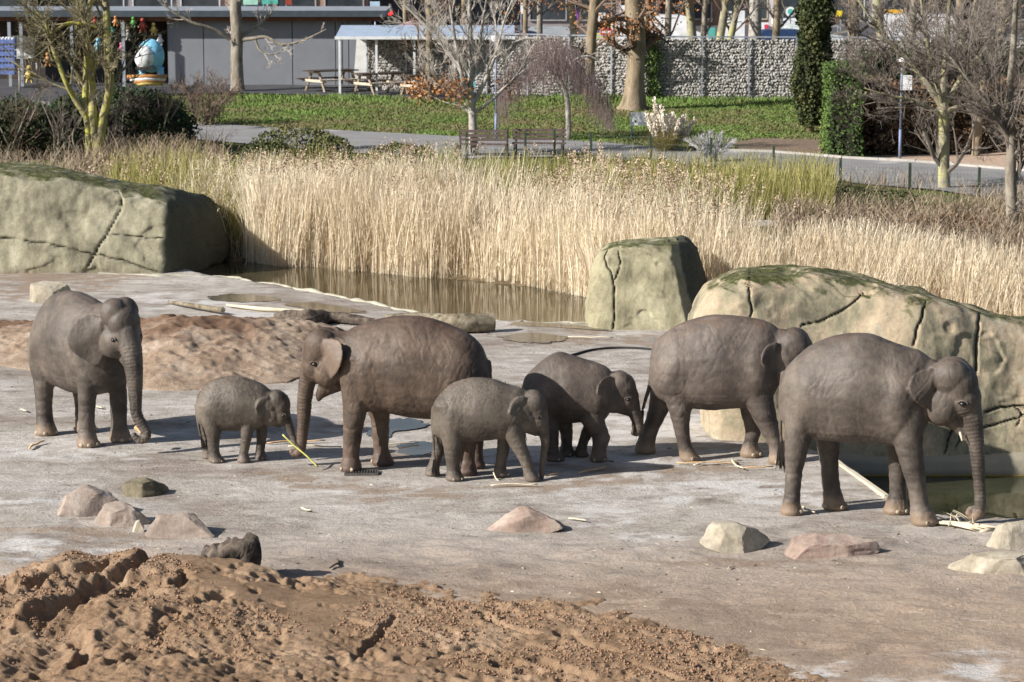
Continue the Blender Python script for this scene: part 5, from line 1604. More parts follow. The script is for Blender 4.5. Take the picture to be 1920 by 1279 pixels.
for (X, Y, Z, h, ln), nm, lb, cnt in ((A, 'reed_plumes', 'feathery brown plumes on top of the left stand of dry reeds', 260), (B, 'reed_plumes', 'feathery brown plumes on top of the right stand of dry reeds', 200)):
    i = np.argsort(-(h + rr_.uniform(0, .5, len(h))))[:cnt * 3][::3]
    plumes(nm, lb, np.stack([X[i] + ln[i, 0], Y[i] + ln[i, 1], Z[i] + h[i] * 0.96], -1), M_plume)
# plumes over the left brush
X = px_to_xy(rr_.uniform(150, 560, 130), 68); Y = rr_.uniform(65, 70, 130)
plumes('reed_plumes', 'pinkish plumes standing over the left bank in front of the yellow trunked tree', np.stack([X, Y, TZ(X, Y) + rr_.uniform(1.0, 1.7, 130)], -1), M_plume, 0.2)

# ================================================================== LAWN BLADES
def lawn():
    r = np.random.RandomState(77); n = 60000
    px = r.uniform(380, 1640, n); py = 172 + 108 * r.uniform(0, 1, n) ** 1.1
    Yc = 5000 * 7.1 / (py + 150); X = px_to_xy(px, Yc); Y = Yc
    ok = ~inside(X, Y, PATH) & ~inside(X, Y, TERR) & ~inside(X, Y, CHIP) & (polydist(X, Y, PATH, True) > 0.2)
    ds = polydist(X, Y, SOIL, True) * np.where(inside(X, Y, SOIL), 1, -1)
    ok &= (ds < 0.3) & (Y < 106.5)
    X, Y = X[ok], Y[ok]; n = len(X)
    h = r.uniform(0.03, 0.07, n) * (1 + 2.2 * sstep(101, 106, Y))
    P = np.stack([X[:, None] + r.normal(0, .05, (n, 1)) * np.array([0, 1]), Y[:, None] + r.normal(0, .04, (n, 1)) * np.array([0, 1]), TZ(X, Y)[:, None] + h[:, None] * np.array([0, 1])], -1)
    Vv, F = ribbons(P, 0.05 * np.tile([1, .3], (n, 1)), r.uniform(-1, 1, n))
    tn = np.clip(0.5 + 0.5 * fbm(X * 0.5, Y * 0.5, 0, 3, 5) + 0.12 * r.normal(size=n) + 0.3 * sstep(98, 106, Y), 0, 1)
    o = obj('lawn_grass', Vv, [F], tint_mat('lawn_blades', [(0.2, 0.16, 0.09), (0.15, 0.155, 0.06), (0.12, 0.165, 0.045), (0.135, 0.215, 0.05)]), attrs={'tint': np.repeat(tn, 4)})
    tag(o, 'short uneven winter lawn between the path and the stone wall', 'grass', kind='stuff')
lawn()

# ================================================================== TREES
def rotv(d, ang, az):
    """directions (N,3) tilted by ang about a random azimuth az"""
    ref = np.where(np.abs(d[:, 2:3]) < 0.9, np.array([[0, 0, 1.0]]), np.array([[1.0, 0, 0]]))
    u = np.cross(d, ref); u /= np.linalg.norm(u, axis=1, keepdims=True); v = np.cross(d, u)
    o = d * np.cos(ang)[:, None] + (u * np.cos(az)[:, None] + v * np.sin(az)[:, None]) * np.sin(ang)[:, None]
    return o / np.linalg.norm(o, axis=1, keepdims=True)

def grow(P0, D0, L0, R0, levels, r, npt=5):
    """levels: list of dicts(n children, ang, lr, rr, wob, up, t0); returns list per level (P,R)"""
    out = []
    P, D, L, Rr = P0, D0, L0, R0
    for li, lv in enumerate(levels):
        n = len(P); K = npt if li < 3 else 4
        pts = np.zeros((n, K, 3)); pts[:, 0] = P; d = D.copy()
        dirs = [d]
        for k in range(1, K):
            d = d + r.normal(0, lv['wob'], (n, 3)) + np.array([0, 0, lv['up']])
            d /= np.linalg.norm(d, axis=1, keepdims=True)
            pts[:, k] = pts[:, k - 1] + d * (L / (K - 1))[:, None]; dirs.append(d)
        dirs = np.stack(dirs, 1)
        rad = Rr[:, None] * np.linspace(1, lv.get('tap', 0.45), K)[None]
        out.append((pts, rad))
        if li == len(levels) - 1: break
        c = lv['n']
        i = np.repeat(np.arange(n), c)
        t = r.uniform(lv.get('t0', 0.25), 1.0, len(i)); f = t * (K - 1); k0 = np.minimum(f.astype(int), K - 2); ff = (f - k0)[:, None]
        P = pts[i, k0] * (1 - ff) + pts[i, k0 + 1] * ff
        base_d = dirs[i, k0 + 1]
        D = rotv(base_d, r.normal(lv['ang'], 0.18, len(i)), r.uniform(0, 2 * pi, len(i)))
        L = L[i] * lv['lr'] * r.uniform(0.6, 1.25, len(i)) * (1.15 - 0.55 * t)
        Rr = np.maximum(Rr[i] * (1 - 0.5 * t) * lv['rr'], lv.get('rmin', 0.004))
    return out

def tree(name, label, base, H, r0, mt, mc, seed, levels, stems=None, group=None, trunk_H=None, leaves_=None, cat='tree', flare=1.5, trunks=None):
    r = np.random.RandomState(seed)
    base = np.array(base, float)
    root = thing(name, label, cat, tuple(base), 0, group)
    # trunks: list of polylines [(x,y,z,r)] in world
    tp = trunks or [[(*base, r0 * flare), (*(base + [0.0, 0, 0.25]), r0 * 1.08), (*(base + [r.normal(0, .05) * H * .1, 0, H * .35]), r0 * 0.9), (*(base + [r.normal(0, .1) * H * .1, 0, H * .7]), r0 * 0.6), (*(base + [r.normal(0, .2) * H * .1, 0, H]), r0 * 0.2)]]
    for ti, T_ in enumerate(tp):
        c = catmull(np.array(T_), 5)
        k = 10
        Vv, F = btubes(c[None, :, :3], c[None, :, 3], k)
        q = Vv.copy(); Vv = Vv + 0.0
        cc = np.repeat(c[:, :3], k, 0); rr0 = np.repeat(c[:, 3], k)
        ra = (q - cc); w_ = 1 + 0.13 * vn(q[:, 0] * 5 / max(r0, .1) * .2, q[:, 1] * 5 / max(r0, .1) * .2, q[:, 2] * 0.7, seed)
        Vv = cc + ra * w_[:, None]
        obj('trunk', Vv, [F], mt, root, True)
    Ps, Ds, Ls, Rs = [], [], [], []
    for T_ in tp:
        c = catmull(np.array(T_), 6); m_ = len(c)
        for _ in range(levels[0]['cnt']):
            t = r.uniform(levels[0].get('t0', 0.3), 1.0); i = min(int(t * (m_ - 1)), m_ - 2)
            d = c[i + 1, :3] - c[i, :3]; d /= np.linalg.norm(d)
            Ps.append(c[i, :3]); Ds.append(rotv(d[None], np.array([r.normal(levels[0]['ang0'], 0.15)]), r.uniform(0, 2 * pi, 1))[0])
            Ls.append(H * levels[0]['len'] * r.uniform(0.6, 1.2) * (1.2 - 0.65 * t)); Rs.append(max(c[i, 3] * levels[0].get('r', 0.45), 0.012))
    out = grow(np.array(Ps), np.array(Ds), np.array(Ls), np.array(Rs), levels, r)
    Vs, Fs, nn = [], [], 0
    ends = []
    for li, (P, R_) in enumerate(out):
        Vv, F = btubes(P, R_, 5 if li == 0 else 3)
        Vs.append(Vv); Fs.append(F + nn); nn += len(Vv)
        if li >= len(out) - 2: ends.append(P[:, 1:].reshape(-1, 3))
    cr = obj('crown', np.concatenate(Vs), [np.concatenate(Fs)], mc, root, False)
    if leaves_:
        E = np.concatenate(ends); zr = E[:, 2]
        sel = (zr > base[2] + leaves_['z'][0]) & (zr < base[2] + leaves_['z'][1]); E = E[sel]
        if len(E):
            E = E[r.randint(0, len(E), leaves_['n'])] + r.normal(0, leaves_.get('sp', 0.05), (leaves_['n'], 3))
            Vv, F = leaves(E, leaves_['s'], r)
            lo = obj('leaves', Vv, [F], leaves_['m'], root, attrs={'tint': np.repeat(r.uniform(0, 1, len(E)), 4)}); lo['kind'] = 'stuff'
    return root

def LV(cnt=16, ang0=0.8, len_=0.4, t0=0.3, n=(5, 5, 4), ang=(0.6, 0.6, 0.6), lr=(0.55, 0.55, 0.55), wob=0.12, up=0.06, r=0.45, rmin=0.006, rr=0.6):
    L = [dict(cnt=cnt, ang0=ang0, len=len_, r=r, n=n[0], ang=ang[0], lr=lr[0], rr=rr, wob=wob, up=up, t0=t0, rmin=rmin)]
    for a, b_, c in list(zip(n, ang, lr))[1:]:
        L.append(dict(n=a, ang=b_, lr=c, rr=rr, wob=wob * 1.2, up=up, rmin=rmin))
    L.append(dict(n=0, ang=0, lr=0, rr=0, wob=wob * 1.4, up=up, rmin=rmin))
    return L

M_tr_grey = bark_mat('bark_grey', [(0.12, 0.1, 0.08), (0.24, 0.21, 0.17), (0.35, 0.32, 0.27)], 5, (1, 1, 0.4))
M_tr_pale = bark_mat('bark_pale', [(0.22, 0.2, 0.17), (0.36, 0.335, 0.3), (0.47, 0.45, 0.41)], 5, (1, 1, 1.5))
M_tr_brown = bark_mat('bark_brown', [(0.12, 0.09, 0.06), (0.24, 0.19, 0.13), (0.36, 0.3, 0.22)], 4, (1, 1, 0.3))
M_tr_lich = bark_mat('bark_lichen', [(0.17, 0.145, 0.11), (0.27, 0.235, 0.14), (0.38, 0.36, 0.11), (0.47, 0.46, 0.08)], 4, (1, 1, 0.8))
M_tr_lich2 = bark_mat('bark_spotted', [(0.17, 0.15, 0.12), (0.27, 0.245, 0.18), (0.36, 0.335, 0.2), (0.42, 0.4, 0.15)], 3, (1, 1, 0.6))
M_tw_grey = mat('twig_grey', [(0.12, 0.1, 0.085), (0.21, 0.18, 0.155)], 1.2, 0.85, 0)
M_tw_brown = mat('twig_brown', [(0.11, 0.075, 0.055), (0.2, 0.15, 0.115)], 1.2, 0.85, 0)
M_tw_pale = mat('twig_pale', [(0.3, 0.27, 0.24), (0.46, 0.42, 0.38)], 1.2, 0.85, 0)
M_tw_yel = mat('twig_yellow', [(0.15, 0.125, 0.085), (0.25, 0.225, 0.13)], 1.2, 0.85, 0)
M_tw_purp = mat('twig_purple', [(0.24, 0.17, 0.16), (0.36, 0.28, 0.26)], 1.2, 0.85, 0)
M_lf_rust = tint_mat('rust_leaves', [(0.2, 0.08, 0.03), (0.36, 0.15, 0.05), (0.45, 0.23, 0.09)])
M_lf_dark = tint_mat('dark_leaves', [(0.015, 0.03, 0.012), (0.03, 0.055, 0.02), (0.055, 0.08, 0.03)])
M_lf_hedge = tint_mat('hedge_leaves', [(0.035, 0.06, 0.018), (0.07, 0.12, 0.03), (0.13, 0.19, 0.05)])
M_lf_brown = tint_mat('brown_leaves', [(0.06, 0.035, 0.022), (0.15, 0.09, 0.05), (0.27, 0.17, 0.1)])
M_lf_mid = tint_mat('mid_leaves', [(0.04, 0.055, 0.02), (0.09, 0.105, 0.035), (0.17, 0.16, 0.06)])

def VT(px, py, Y, r):
    p = V(px, py, Y); s = FPX / Y
    return (p[0], p[1], p[2], r / s)

# yellow lichen covered multi stem tree, left
b0 = GT(180, 300); Yt = b0[1]
tree('lichen_tree', 'bare multi stemmed tree with bright yellow lichen on its stems, left side', b0, 5.5, 0.12, M_tr_lich, M_tw_yel, 41,
     LV(cnt=10, ang0=0.65, len_=0.36, n=(6, 5, 4), lr=(0.6, 0.6, 0.6), up=0.05),
     trunks=[[VT(178, 304, Yt, 11), VT(186, 262, Yt, 9.5), VT(195, 215, Yt, 8), VT(206, 160, Yt - .2, 7.5), VT(203, 80, Yt - .2, 7), VT(198, 0, Yt, 6.5), VT(196, -60, Yt, 5)],
             [VT(168, 290, Yt, 8), VT(164, 230, Yt, 7), VT(160, 190, Yt + .2, 6.5), VT(163, 110, Yt + .3, 6), VT(158, 40, Yt, 5), VT(152, -40, Yt, 4)],
             [VT(180, 280, Yt, 9), VT(174, 215, Yt, 8), VT(172, 160, Yt + .3, 7), VT(166, 60, Yt, 6), VT(172, -30, Yt, 4)],
             [VT(163, 222, Yt, 6), VT(140, 185, Yt, 5.5), VT(122, 150, Yt - .3, 5), VT(100, 90, Yt - .3, 4.5), VT(94, 62, Yt - .4, 4), VT(70, 20, Yt - .4, 3)],
             [VT(195, 68, Yt, 4), VT(178, 50, Yt, 4), VT(150, 44, Yt - .1, 4), VT(122, 46, Yt - .2, 3.5), VT(98, 62, Yt - .3, 3)]])
# shrubby sprouts near it
for i, (px, py, H_, sd_) in enumerate([(215, 292, 2.6, 43), (300, 290, 2.2, 44), (120, 300, 2.0, 45), (30, 300, 2.2, 46)]):
    nm = ['first', 'second'][0]
    lab = ['tangled grey shrub just right of the lichen covered tree', 'tangled bare shrub in front of the right part of the dark bush', 'tangled bare shrub left of the lichen covered tree', 'tangled bare shrub at the left edge above the mossy rock'][i]
    b_ = GT(px, py)
    r_ = np.random.RandomState(sd_)
    tr_ = []
    for k in range(7):
        a = r_.uniform(-1, 1) * 0.7
        tr_.append([(b_[0] + r_.normal(0, .25), b_[1] + r_.normal(0, .2), b_[2], .03), (b_[0] + a * .5, b_[1] + r_.normal(0, .4), b_[2] + H_ * .45, .022), (b_[0] + a * 1.5, b_[1] + r_.normal(0, .5), b_[2] + H_, .008)])
    tree('bare_shrub', lab, b_, H_, 0.03, M_tr_grey, [M_tw_grey, M_tw_brown][i % 2], sd_, LV(cnt=6, ang0=0.6, len_=0.45, n=(4, 4), ang=(.6, .6), lr=(.6, .6), t0=.1, rmin=.005), trunks=tr_, cat='shrub')
# street side and lawn trees
b_ = GT(447, 172); Yt = b_[1]
tree('lawn_tree', 'thick pale trunk with wide bare side branches in front of the grey shed', b_, 7, 0.26, M_tr_grey, M_tw_pale, 51, LV(cnt=5, ang0=.8, len_=0.12, n=(5, 4, 3), t0=.3, wob=.08), flare=1.0,
     trunks=[[VT(446, 174, Yt, 17), VT(445, 160, Yt, 13), VT(443, 110, Yt, 12), VT(444, 60, Yt, 12), VT(441, 0, Yt, 11), VT(438, -80, Yt, 9)],
             [VT(440, 80, Yt, 4), VT(400, 55, Yt - .3, 3.5), VT(360, 42, Yt - .5, 3), VT(325, 22, Yt - .6, 2), VT(300, 5, Yt - .6, 1)],
             [VT(446, 76, Yt, 4), VT(475, 72, Yt - .3, 3.5), VT(500, 70, Yt - .4, 3), VT(530, 84, Yt - .5, 2.5), VT(570, 75, Yt - .5, 2), VT(612, 55, Yt - .5, 1)],
             [VT(448, 70, Yt, 3.5), VT(480, 50, Yt + .3, 3), VT(505, 28, Yt + .4, 2), VT(515, 10, Yt + .4, 1)],
             [VT(478, 72, Yt - .3, 2.5), VT(488, 95, Yt - .4, 2), VT(510, 102, Yt - .5, 1.5), VT(530, 95, Yt - .5, 1)]])
b_ = GT(805, 190); Yt = b_[1]
tree('lawn_tree', 'slender straight trunk standing at the lawn edge in front of the picnic canopy', b_, 6.5, 0.12, M_tr_brown, M_tw_brown, 52, LV(cnt=14, ang0=0.9, len_=0.3, t0=.3), trunks=[[VT(806, 193, Yt, 9), VT(805, 170, Yt, 7), VT(804, 90, Yt, 6), VT(805, 0, Yt, 5.5), VT(806, -90, Yt, 4)]])
b_ = GT(888, 292); Yt = b_[1]
tree('maple_tree', 'pale bare maple with many rising branches and rust leaves low in its crown', b_, 4.8, 0.13, M_tr_pale, M_tw_pale, 53,
     LV(cnt=6, ang0=0.55, len_=0.36, n=(6, 5, 5), ang=(.5, .55, .55), lr=(.55, .6, .6), up=.09, t0=.1, rmin=.006),
     trunks=[[VT(892, 300, Yt, 10), VT(888, 270, Yt, 8.5), VT(886, 215, Yt, 7.5), VT(882, 160, Yt, 6), VT(884, 90, Yt, 5), VT(880, 20, Yt, 4), VT(884, -40, Yt, 2)],
             [VT(885, 180, Yt, 4), VT(862, 130, Yt, 4), VT(835, 80, Yt + .2, 3.5), VT(800, 50, Yt + .3, 3), VT(760, 10, Yt + .3, 2)],
             [VT(885, 200, Yt, 4), VT(910, 150, Yt, 4), VT(930, 100, Yt - .2, 3), VT(945, 40, Yt - .3, 2), VT(965, -10, Yt - .3, 1.5)],
             [VT(886, 195, Yt, 4), VT(868, 150, Yt - .3, 3.5), VT(856, 90, Yt - .3, 3), VT(845, 20, Yt - .4, 2), VT(838, -30, Yt - .4, 1)],
             [VT(884, 150, Yt, 4), VT(897, 100, Yt + .3, 3), VT(905, 40, Yt + .3, 2.5), VT(916, -20, Yt + .3, 1.5)],
             [VT(886, 215, Yt, 3), VT(925, 185, Yt, 3), VT(950, 160, Yt + .2, 2.5), VT(985, 130, Yt + .3, 1.5)],
             [VT(886, 215, Yt, 3), VT(850, 185, Yt, 2.5), VT(825, 160, Yt - .2, 2), VT(800, 140, Yt - .3, 1.5)]],
     leaves_=dict(n=900, z=(0.7, 2.3), s=0.1, m=M_lf_rust, sp=.18))
b_ = GT(1064, 262); Yt = b_[1]
WB = [[VT(1064, 264, Yt, 6), VT(1066, 235, Yt, 5), VT(1064, 190, Yt, 5), VT(1058, 165, Yt, 4.5), VT(1040, 140, Yt, 3.5), VT(1005, 110, Yt, 3), VT(975, 112, Yt, 2)],
      [VT(1064, 170, Yt, 3), VT(1088, 155, Yt, 3), VT(1110, 148, Yt, 2.5), VT(1130, 160, Yt, 1.5)], [VT(1058, 165, Yt, 3), VT(1030, 100, Yt + .3, 3), VT(1000, 72, Yt + .4, 2.5), VT(960, 80, Yt + .4, 1.5)],
      [VT(1060, 165, Yt, 3), VT(1070, 120, Yt - .3, 3), VT(1100, 105, Yt - .4, 2), VT(1125, 115, Yt - .4, 1)]]
wt = tree('weeping_tree', 'small weeping tree with pale trunk and hanging purplish twigs before the stone wall', b_, 2.6, 0.06, M_tr_pale, M_tw_purp, 54, LV(cnt=5, ang0=.9, len_=.25, n=(4, 4), ang=(.7, .7), lr=(.6, .6), up=-.05), trunks=WB)
r_ = np.random.RandomState(8); n = 1500
px = r_.uniform(935, 1150, n); top = 62 + 0.009 * (px - 1030) ** 2 + r_.uniform(0, 55, n); ln_ = r_.uniform(0.4, 1.3, n)
P0 = np.array([V(a, b2, Yt + c) for a, b2, c in zip(px, top, r_.normal(0, .7, n))]); t = np.linspace(0, 1, 4)
Pw = P0[:, None] + np.stack([r_.normal(0, .12, (n, 1)) * t, r_.normal(0, .12, (n, 1)) * t, -ln_[:, None] * t], -1)
Pw[:, :, 2] = np.maximum(Pw[:, :, 2], 1.0)
Vv, F = btubes(Pw, np.tile([.006, .006, .005, .004], (n, 1)), 3); obj('hanging_twigs', Vv, [F], M_tw_purp, wt)['kind'] = 'stuff'
# big trunk with flared foot and rusty foliage
b_ = GT(1188, 205); Yt = b_[1]
tree('plane_tree', 'massive flared grey brown trunk with drooping rusty foliage near the white sign', b_, 8, 0.35, M_tr_brown, M_tw_brown, 55, LV(cnt=16, ang0=1.0, len_=0.2, n=(5, 4), ang=(.7, .7), lr=(.5, .5), t0=.45, up=-.05),
     trunks=[[VT(1186, 212, Yt, 34), VT(1188, 195, Yt, 25), VT(1190, 160, Yt, 19), VT(1193, 110, Yt, 17), VT(1192, 60, Yt, 18), VT(1188, 0, Yt, 17), VT(1186, -80, Yt, 14)]],
     leaves_=dict(n=1300, z=(2.6, 6.0), s=0.10, m=M_lf_rust, sp=.12))
b_ = GT(1106, 172); Yt = 104.5
tree('park_tree', 'brown leaning trunk between the weeping tree and the no entry sign', (V(1104, 180, Yt)[0], Yt, 1.0), 8, 0.2, M_tr_brown, M_tw_brown, 56, LV(cnt=16, ang0=1.0, len_=0.22, n=(4, 4), ang=(.7, .7), lr=(.5, .5), t0=.35, up=-.02),
     trunks=[[VT(1104, 178, Yt, 11), VT(1106, 130, Yt, 9), VT(1110, 60, Yt, 10), VT(1116, 0, Yt, 10), VT(1120, -60, Yt, 8)]], leaves_=dict(n=500, z=(2.6, 6.0), s=0.10, m=M_lf_rust, sp=.12))
# right hand broad bare trees
b_ = GT(1771, 354); Yt = b_[1]
tree('bare_tree', 'wide crowned bare tree with lichen spotted trunk standing beside the path on the right', b_, 5.2, 0.14, M_tr_lich2, M_tw_grey, 57,
     LV(cnt=13, ang0=.75, len_=.36, n=(6, 6, 4), ang=(.6, .6, .6), lr=(.6, .6, .55), t0=.12, up=.06, rmin=.006),
     trunks=[[VT(1771, 357, Yt, 13), VT(1770, 330, Yt, 11), VT(1770, 250, Yt, 10.5), VT(1768, 200, Yt, 10), VT(1770, 150, Yt, 7), VT(1775, 80, Yt, 5), VT(1780, 0, Yt, 4)],
             [VT(1768, 205, Yt, 6), VT(1740, 160, Yt, 6), VT(1700, 110, Yt + .3, 4.5), VT(1650, 60, Yt + .4, 3), VT(1610, 0, Yt + .4, 2)],
             [VT(1770, 200, Yt, 6), VT(1800, 150, Yt, 5), VT(1840, 100, Yt - .3, 4), VT(1880, 50, Yt - .4, 3), VT(1920, 0, Yt - .4, 2)],
             [VT(1768, 200, Yt, 5), VT(1750, 130, Yt - .5, 4.5), VT(1735, 60, Yt - .7, 3.5), VT(1725, -20, Yt - .8, 2)],
             [VT(1770, 185, Yt, 5), VT(1785, 120, Yt + .6, 4), VT(1815, 50, Yt + .8, 3), VT(1835, -20, Yt + .9, 2)],
             [VT(1766, 215, Yt, 4), VT(1720, 190, Yt - .3, 3.5), VT(1670, 180, Yt - .5, 2.5), VT(1620, 165, Yt - .6, 1.5)],
             [VT(1770, 210, Yt, 4), VT(1815, 195, Yt - .3, 3.5), VT(1860, 200, Yt - .5, 2.5), VT(1900, 180, Yt - .6, 1.5)]])
Yt = 63.0; b_ = np.array([V(1900, 460, Yt)[0], Yt, 0.3])
tree('bare_tree', 'bare grey tree at the right edge rising out of the reeds', b_, 5.5, 0.12, M_tr_grey, M_tw_grey, 58,
     LV(cnt=13, ang0=.8, len_=.34, n=(6, 6, 5), ang=(.6, .6, .6), lr=(.6, .6, .55), t0=.1, up=.05, rmin=.005),
     trunks=[[VT(1903, 480, Yt, 14), VT(1898, 400, Yt, 12), VT(1895, 330, Yt, 10.5), VT(1897, 260, Yt, 9), VT(1893, 180, Yt, 7.5), VT(1900, 90, Yt, 6), VT(1905, 0, Yt, 5), VT(1910, -60, Yt, 3)],
             [VT(1896, 262, Yt, 5), VT(1870, 225, Yt - .2, 4.5), VT(1840, 180, Yt - .3, 4), VT(1800, 130, Yt - .4, 3), VT(1770, 90, Yt - .4, 2)],
             [VT(1897, 262, Yt, 5), VT(1930, 235, Yt, 4), VT(1970, 200, Yt, 3)], [VT(1893, 190, Yt, 4), VT(1860, 150, Yt + .3, 3.5), VT(1830, 90, Yt + .4, 2.5), VT(1815, 30, Yt + .4, 1.5)]])
# fallen grey trunk post
b_ = GT(1828, 292); Yt = b_[1]
tree('park_tree', 'pinkish slim trunk right of the white board, snapped off above', b_, 2.6, .12, M_tr_brown, M_tw_brown, 59, LV(cnt=4, ang0=.8, len_=.2, n=(3, 3), ang=(.6, .6), lr=(.6, .6)),
     trunks=[[VT(1829, 295, Yt, 8), VT(1833, 250, Yt, 8), VT(1838, 210, Yt, 7), VT(1844, 160, Yt, 6), VT(1846, 130, Yt, 4)]])
b_ = GT(1762, 290); Yt = b_[1]
tree('park_tree', 'slim reddish trunk hidden behind the lichen spotted trunk beside the path', b_, 2.6, .12, M_tr_brown, M_tw_brown, 60, LV(cnt=4, ang0=.8, len_=.2, n=(3, 3), ang=(.6, .6), lr=(.6, .6)),
     trunks=[[VT(1759, 292, Yt, 7), VT(1759, 250, Yt, 7), VT(1757, 190, Yt, 6), VT(1752, 150, Yt, 5)]])
# street trees behind the wall
ST = [(1012, 6, 121, 'grey'), (1075, 7, 118, 'lichen'), (1252, 7, 116, 'grey'), (1296, 9, 117, 'lichen'), (1320, 6, 121, 'grey'), (1352, 8, 113, 'lichen'), (1372, 7, 113, 'lichen'), (1416, 13, 119, 'greystone'),
      (1455, 8, 116, 'dark'), (1600, 12, 118, 'brown'), (1650, 9, 115, 'lichen'), (1212, 6, 113, 'brown'), (985, 5, 117, 'dark'), (870, 6, 125, 'dark'), (760, 5, 128, 'dark'), (1710, 8, 120, 'grey'), (1800, 9, 124, 'brown'), (1880, 8, 119, 'dark')]
TXT = ['thin grey street tree above the left end of the stone wall', 'lichen covered street tree beside the purple sign', 'grey street tree just right of the massive flared trunk', 'yellowish leaning street tree, left of two forked trunks', 'thin grey street tree between two yellowish trunks',
       'yellowish street tree, left stem of a leaning pair before the white boards', 'yellowish street tree, right stem of a leaning pair before the white boards', 'thick smooth grey street tree right of the red and white banner', 'dark street tree above the shadow on the stone wall', 'thick brown street tree right of the columnar evergreen',
       'slim lichen covered street tree behind the clipped hedge', 'slim brown street tree against the flared trunk', 'dark thin street tree above the purplish weeping twigs', 'dark street tree behind the pale maple', 'dark thin street tree behind the picnic canopy', 'grey street tree behind the lamp post', 'brown street tree behind the crown of the wide bare tree', 'dark street tree at the right edge beyond the hedge']
MM = {'grey': M_tr_grey, 'lichen': M_tr_lich2, 'greystone': M_tr_pale, 'dark': M_tr_brown, 'brown': M_tr_brown}
for i, (px, r_px, Yt, kd) in enumerate(ST):
    s = FPX / Yt; rr = r_px / s; lean_ = [0, -.3, .1, -.35, .2, .55, .75, 0, .1, 0, -.5, .15, 0, .1, 0, .2, -.1, .1][i]
    X0 = V(px, 75, Yt)[0] - lean_ * .5
    b_ = (X0, Yt, 1.0)
    tree('street_tree', TXT[i], b_, 9, rr, MM[kd], M_tw_brown if i % 2 else M_tw_grey, 70 + i, LV(cnt=14, ang0=.8, len_=.22, n=(4, 4), ang=(.6, .6), lr=(.55, .55), t0=.3, r=.35, rmin=.009),
         trunks=[[(X0, Yt, 1.0, rr * 1.4), (X0 + lean_ * .3, Yt, 2.5, rr), (X0 + lean_ * .9, Yt, 5, rr * .85), (X0 + lean_ * 1.3, Yt, 8, rr * .6), (X0 + lean_ * 1.5, Yt, 10, rr * .25)]], group='trees along the street behind the wall',
         leaves_=dict(n=260, z=(1.6, 5), s=.14, m=M_lf_rust, sp=.25) if i in (0, 2, 3, 11, 12) else None)

# ================================================================== BUSHES, HEDGES
def bush(name, label, ells, n, size, m, seed, core=None, cat='bush', shell=0.72, par=None, twigs=0):
    r = np.random.RandomState(seed)
    base = np.array([np.mean([e[0] for e in ells]), np.mean([e[1] for e in ells]), min(e[2] - e[5] for e in ells)])
    root = thing(name, label, cat, tuple(base))
    pts = []
    vol = np.array([e[3] * e[5] for e in ells]); cnt = (n * vol / vol.sum()).astype(int)
    for e, c in zip(ells, cnt):
        d = r.normal(size=(c, 3)); d /= np.linalg.norm(d, axis=1, keepdims=True)
        rad = r.uniform(shell, 1.06, c) ** 0.7
        q = d * rad[:, None]
        lump = 1 + 0.18 * fbm(q[:, 0] * 2.5 + seed, q[:, 1] * 2.5, q[:, 2] * 2.5, 2, seed)
        pts.append(np.array(e[:3]) + q * lump[:, None] * np.array(e[3:6]))
    P = np.concatenate(pts); P = P[P[:, 2] > base[2] - .05]
    d = fbm(P[:, 0] * 1.8, P[:, 1] * 1.8, P[:, 2] * 1.8, 3, seed + 4)
    P = P[r.uniform(-1, 1, len(P)) < d * 1.6 + 0.75]
    Vv, F = leaves(P, size, r)
    d = fbm(P[:, 0] * 1.2, P[:, 1] * 1.2, P[:, 2] * 1.2, 3, seed + 6)
    lo = obj('foliage', Vv, [F], m, root, attrs={'tint': np.repeat(np.clip(.5 + .5 * d + .18 * r.normal(size=len(P)), 0, 1), 4)}); lo['kind'] = 'stuff'
    mb = MB()
    for k in range(5 + twigs):
        e = ells[r.randint(len(ells))]
        b_ = np.array([e[0] + r.normal(0, e[3] * .25), e[1] + r.normal(0, e[4] * .2), base[2]])
        t_ = np.array([e[0] + r.normal(0, e[3] * .5), e[1] + r.normal(0, e[4] * .4), e[2] + e[5] * r.uniform(.3, 1.0)])
        mb.tube(catmull(np.array([b_, (b_ + t_) / 2 + r.normal(0, .1, 3), t_]), 3), np.linspace(.03, .008, 7), 4)
    mb.build('stems', M_tw_brown, root)
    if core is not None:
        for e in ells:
            Vv, F = ellipsoid(e[:3], (e[3] * core, e[4] * core, e[5] * core), 14, 8); obj('shade_core', Vv, F, M_core, root, True)
    return root
M_core = mat('core_painted_shade', [(0.012, 0.012, 0.008), (0.03, 0.026, 0.018)], 6, 0.95, 0.5)  # solid near-black core: shade deep inside the foliage put into its colour
def EL(px, pyb, wpx, hpx, dep=1.0, dz=0.0):
    p = GT(px, pyb); s = FPX / p[1]
    return (p[0], p[1] + dep * .3, p[2] + hpx / s * .5 + dz, wpx / s / 2, dep, hpx / s * .5)
bush('evergreen_bush', 'dark spreading evergreen bush, left half, behind the lichen covered tree', [EL(60, 296, 200, 100, 1.3), EL(140, 290, 150, 112, 1.3), EL(-40, 300, 150, 95, 1.3), EL(30, 262, 120, 80, 1)], 15000, .1, M_lf_dark, 91, core=.82)
bush('evergreen_bush', 'rounded dark evergreen bush right of the lichen covered tree', [EL(260, 285, 190, 118, 1.4), EL(315, 290, 110, 90, 1.1), EL(220, 280, 120, 120, 1.2)], 13000, .1, M_lf_dark, 92, core=.82)
b_ = GT(385, 235)
bt = []
r_ = np.random.RandomState(4)
for k in range(26):
    a = r_.uniform(-1, 1)
    bt.append([(b_[0] + r_.normal(0, .3), b_[1] + r_.normal(0, .3), b_[2], .018), (b_[0] + a * .7, b_[1] + r_.normal(0, .4), b_[2] + .8, .012), (b_[0] + a * 1.4, b_[1] + r_.normal(0, .5), b_[2] + 1.7 - .5 * abs(a), .006)])
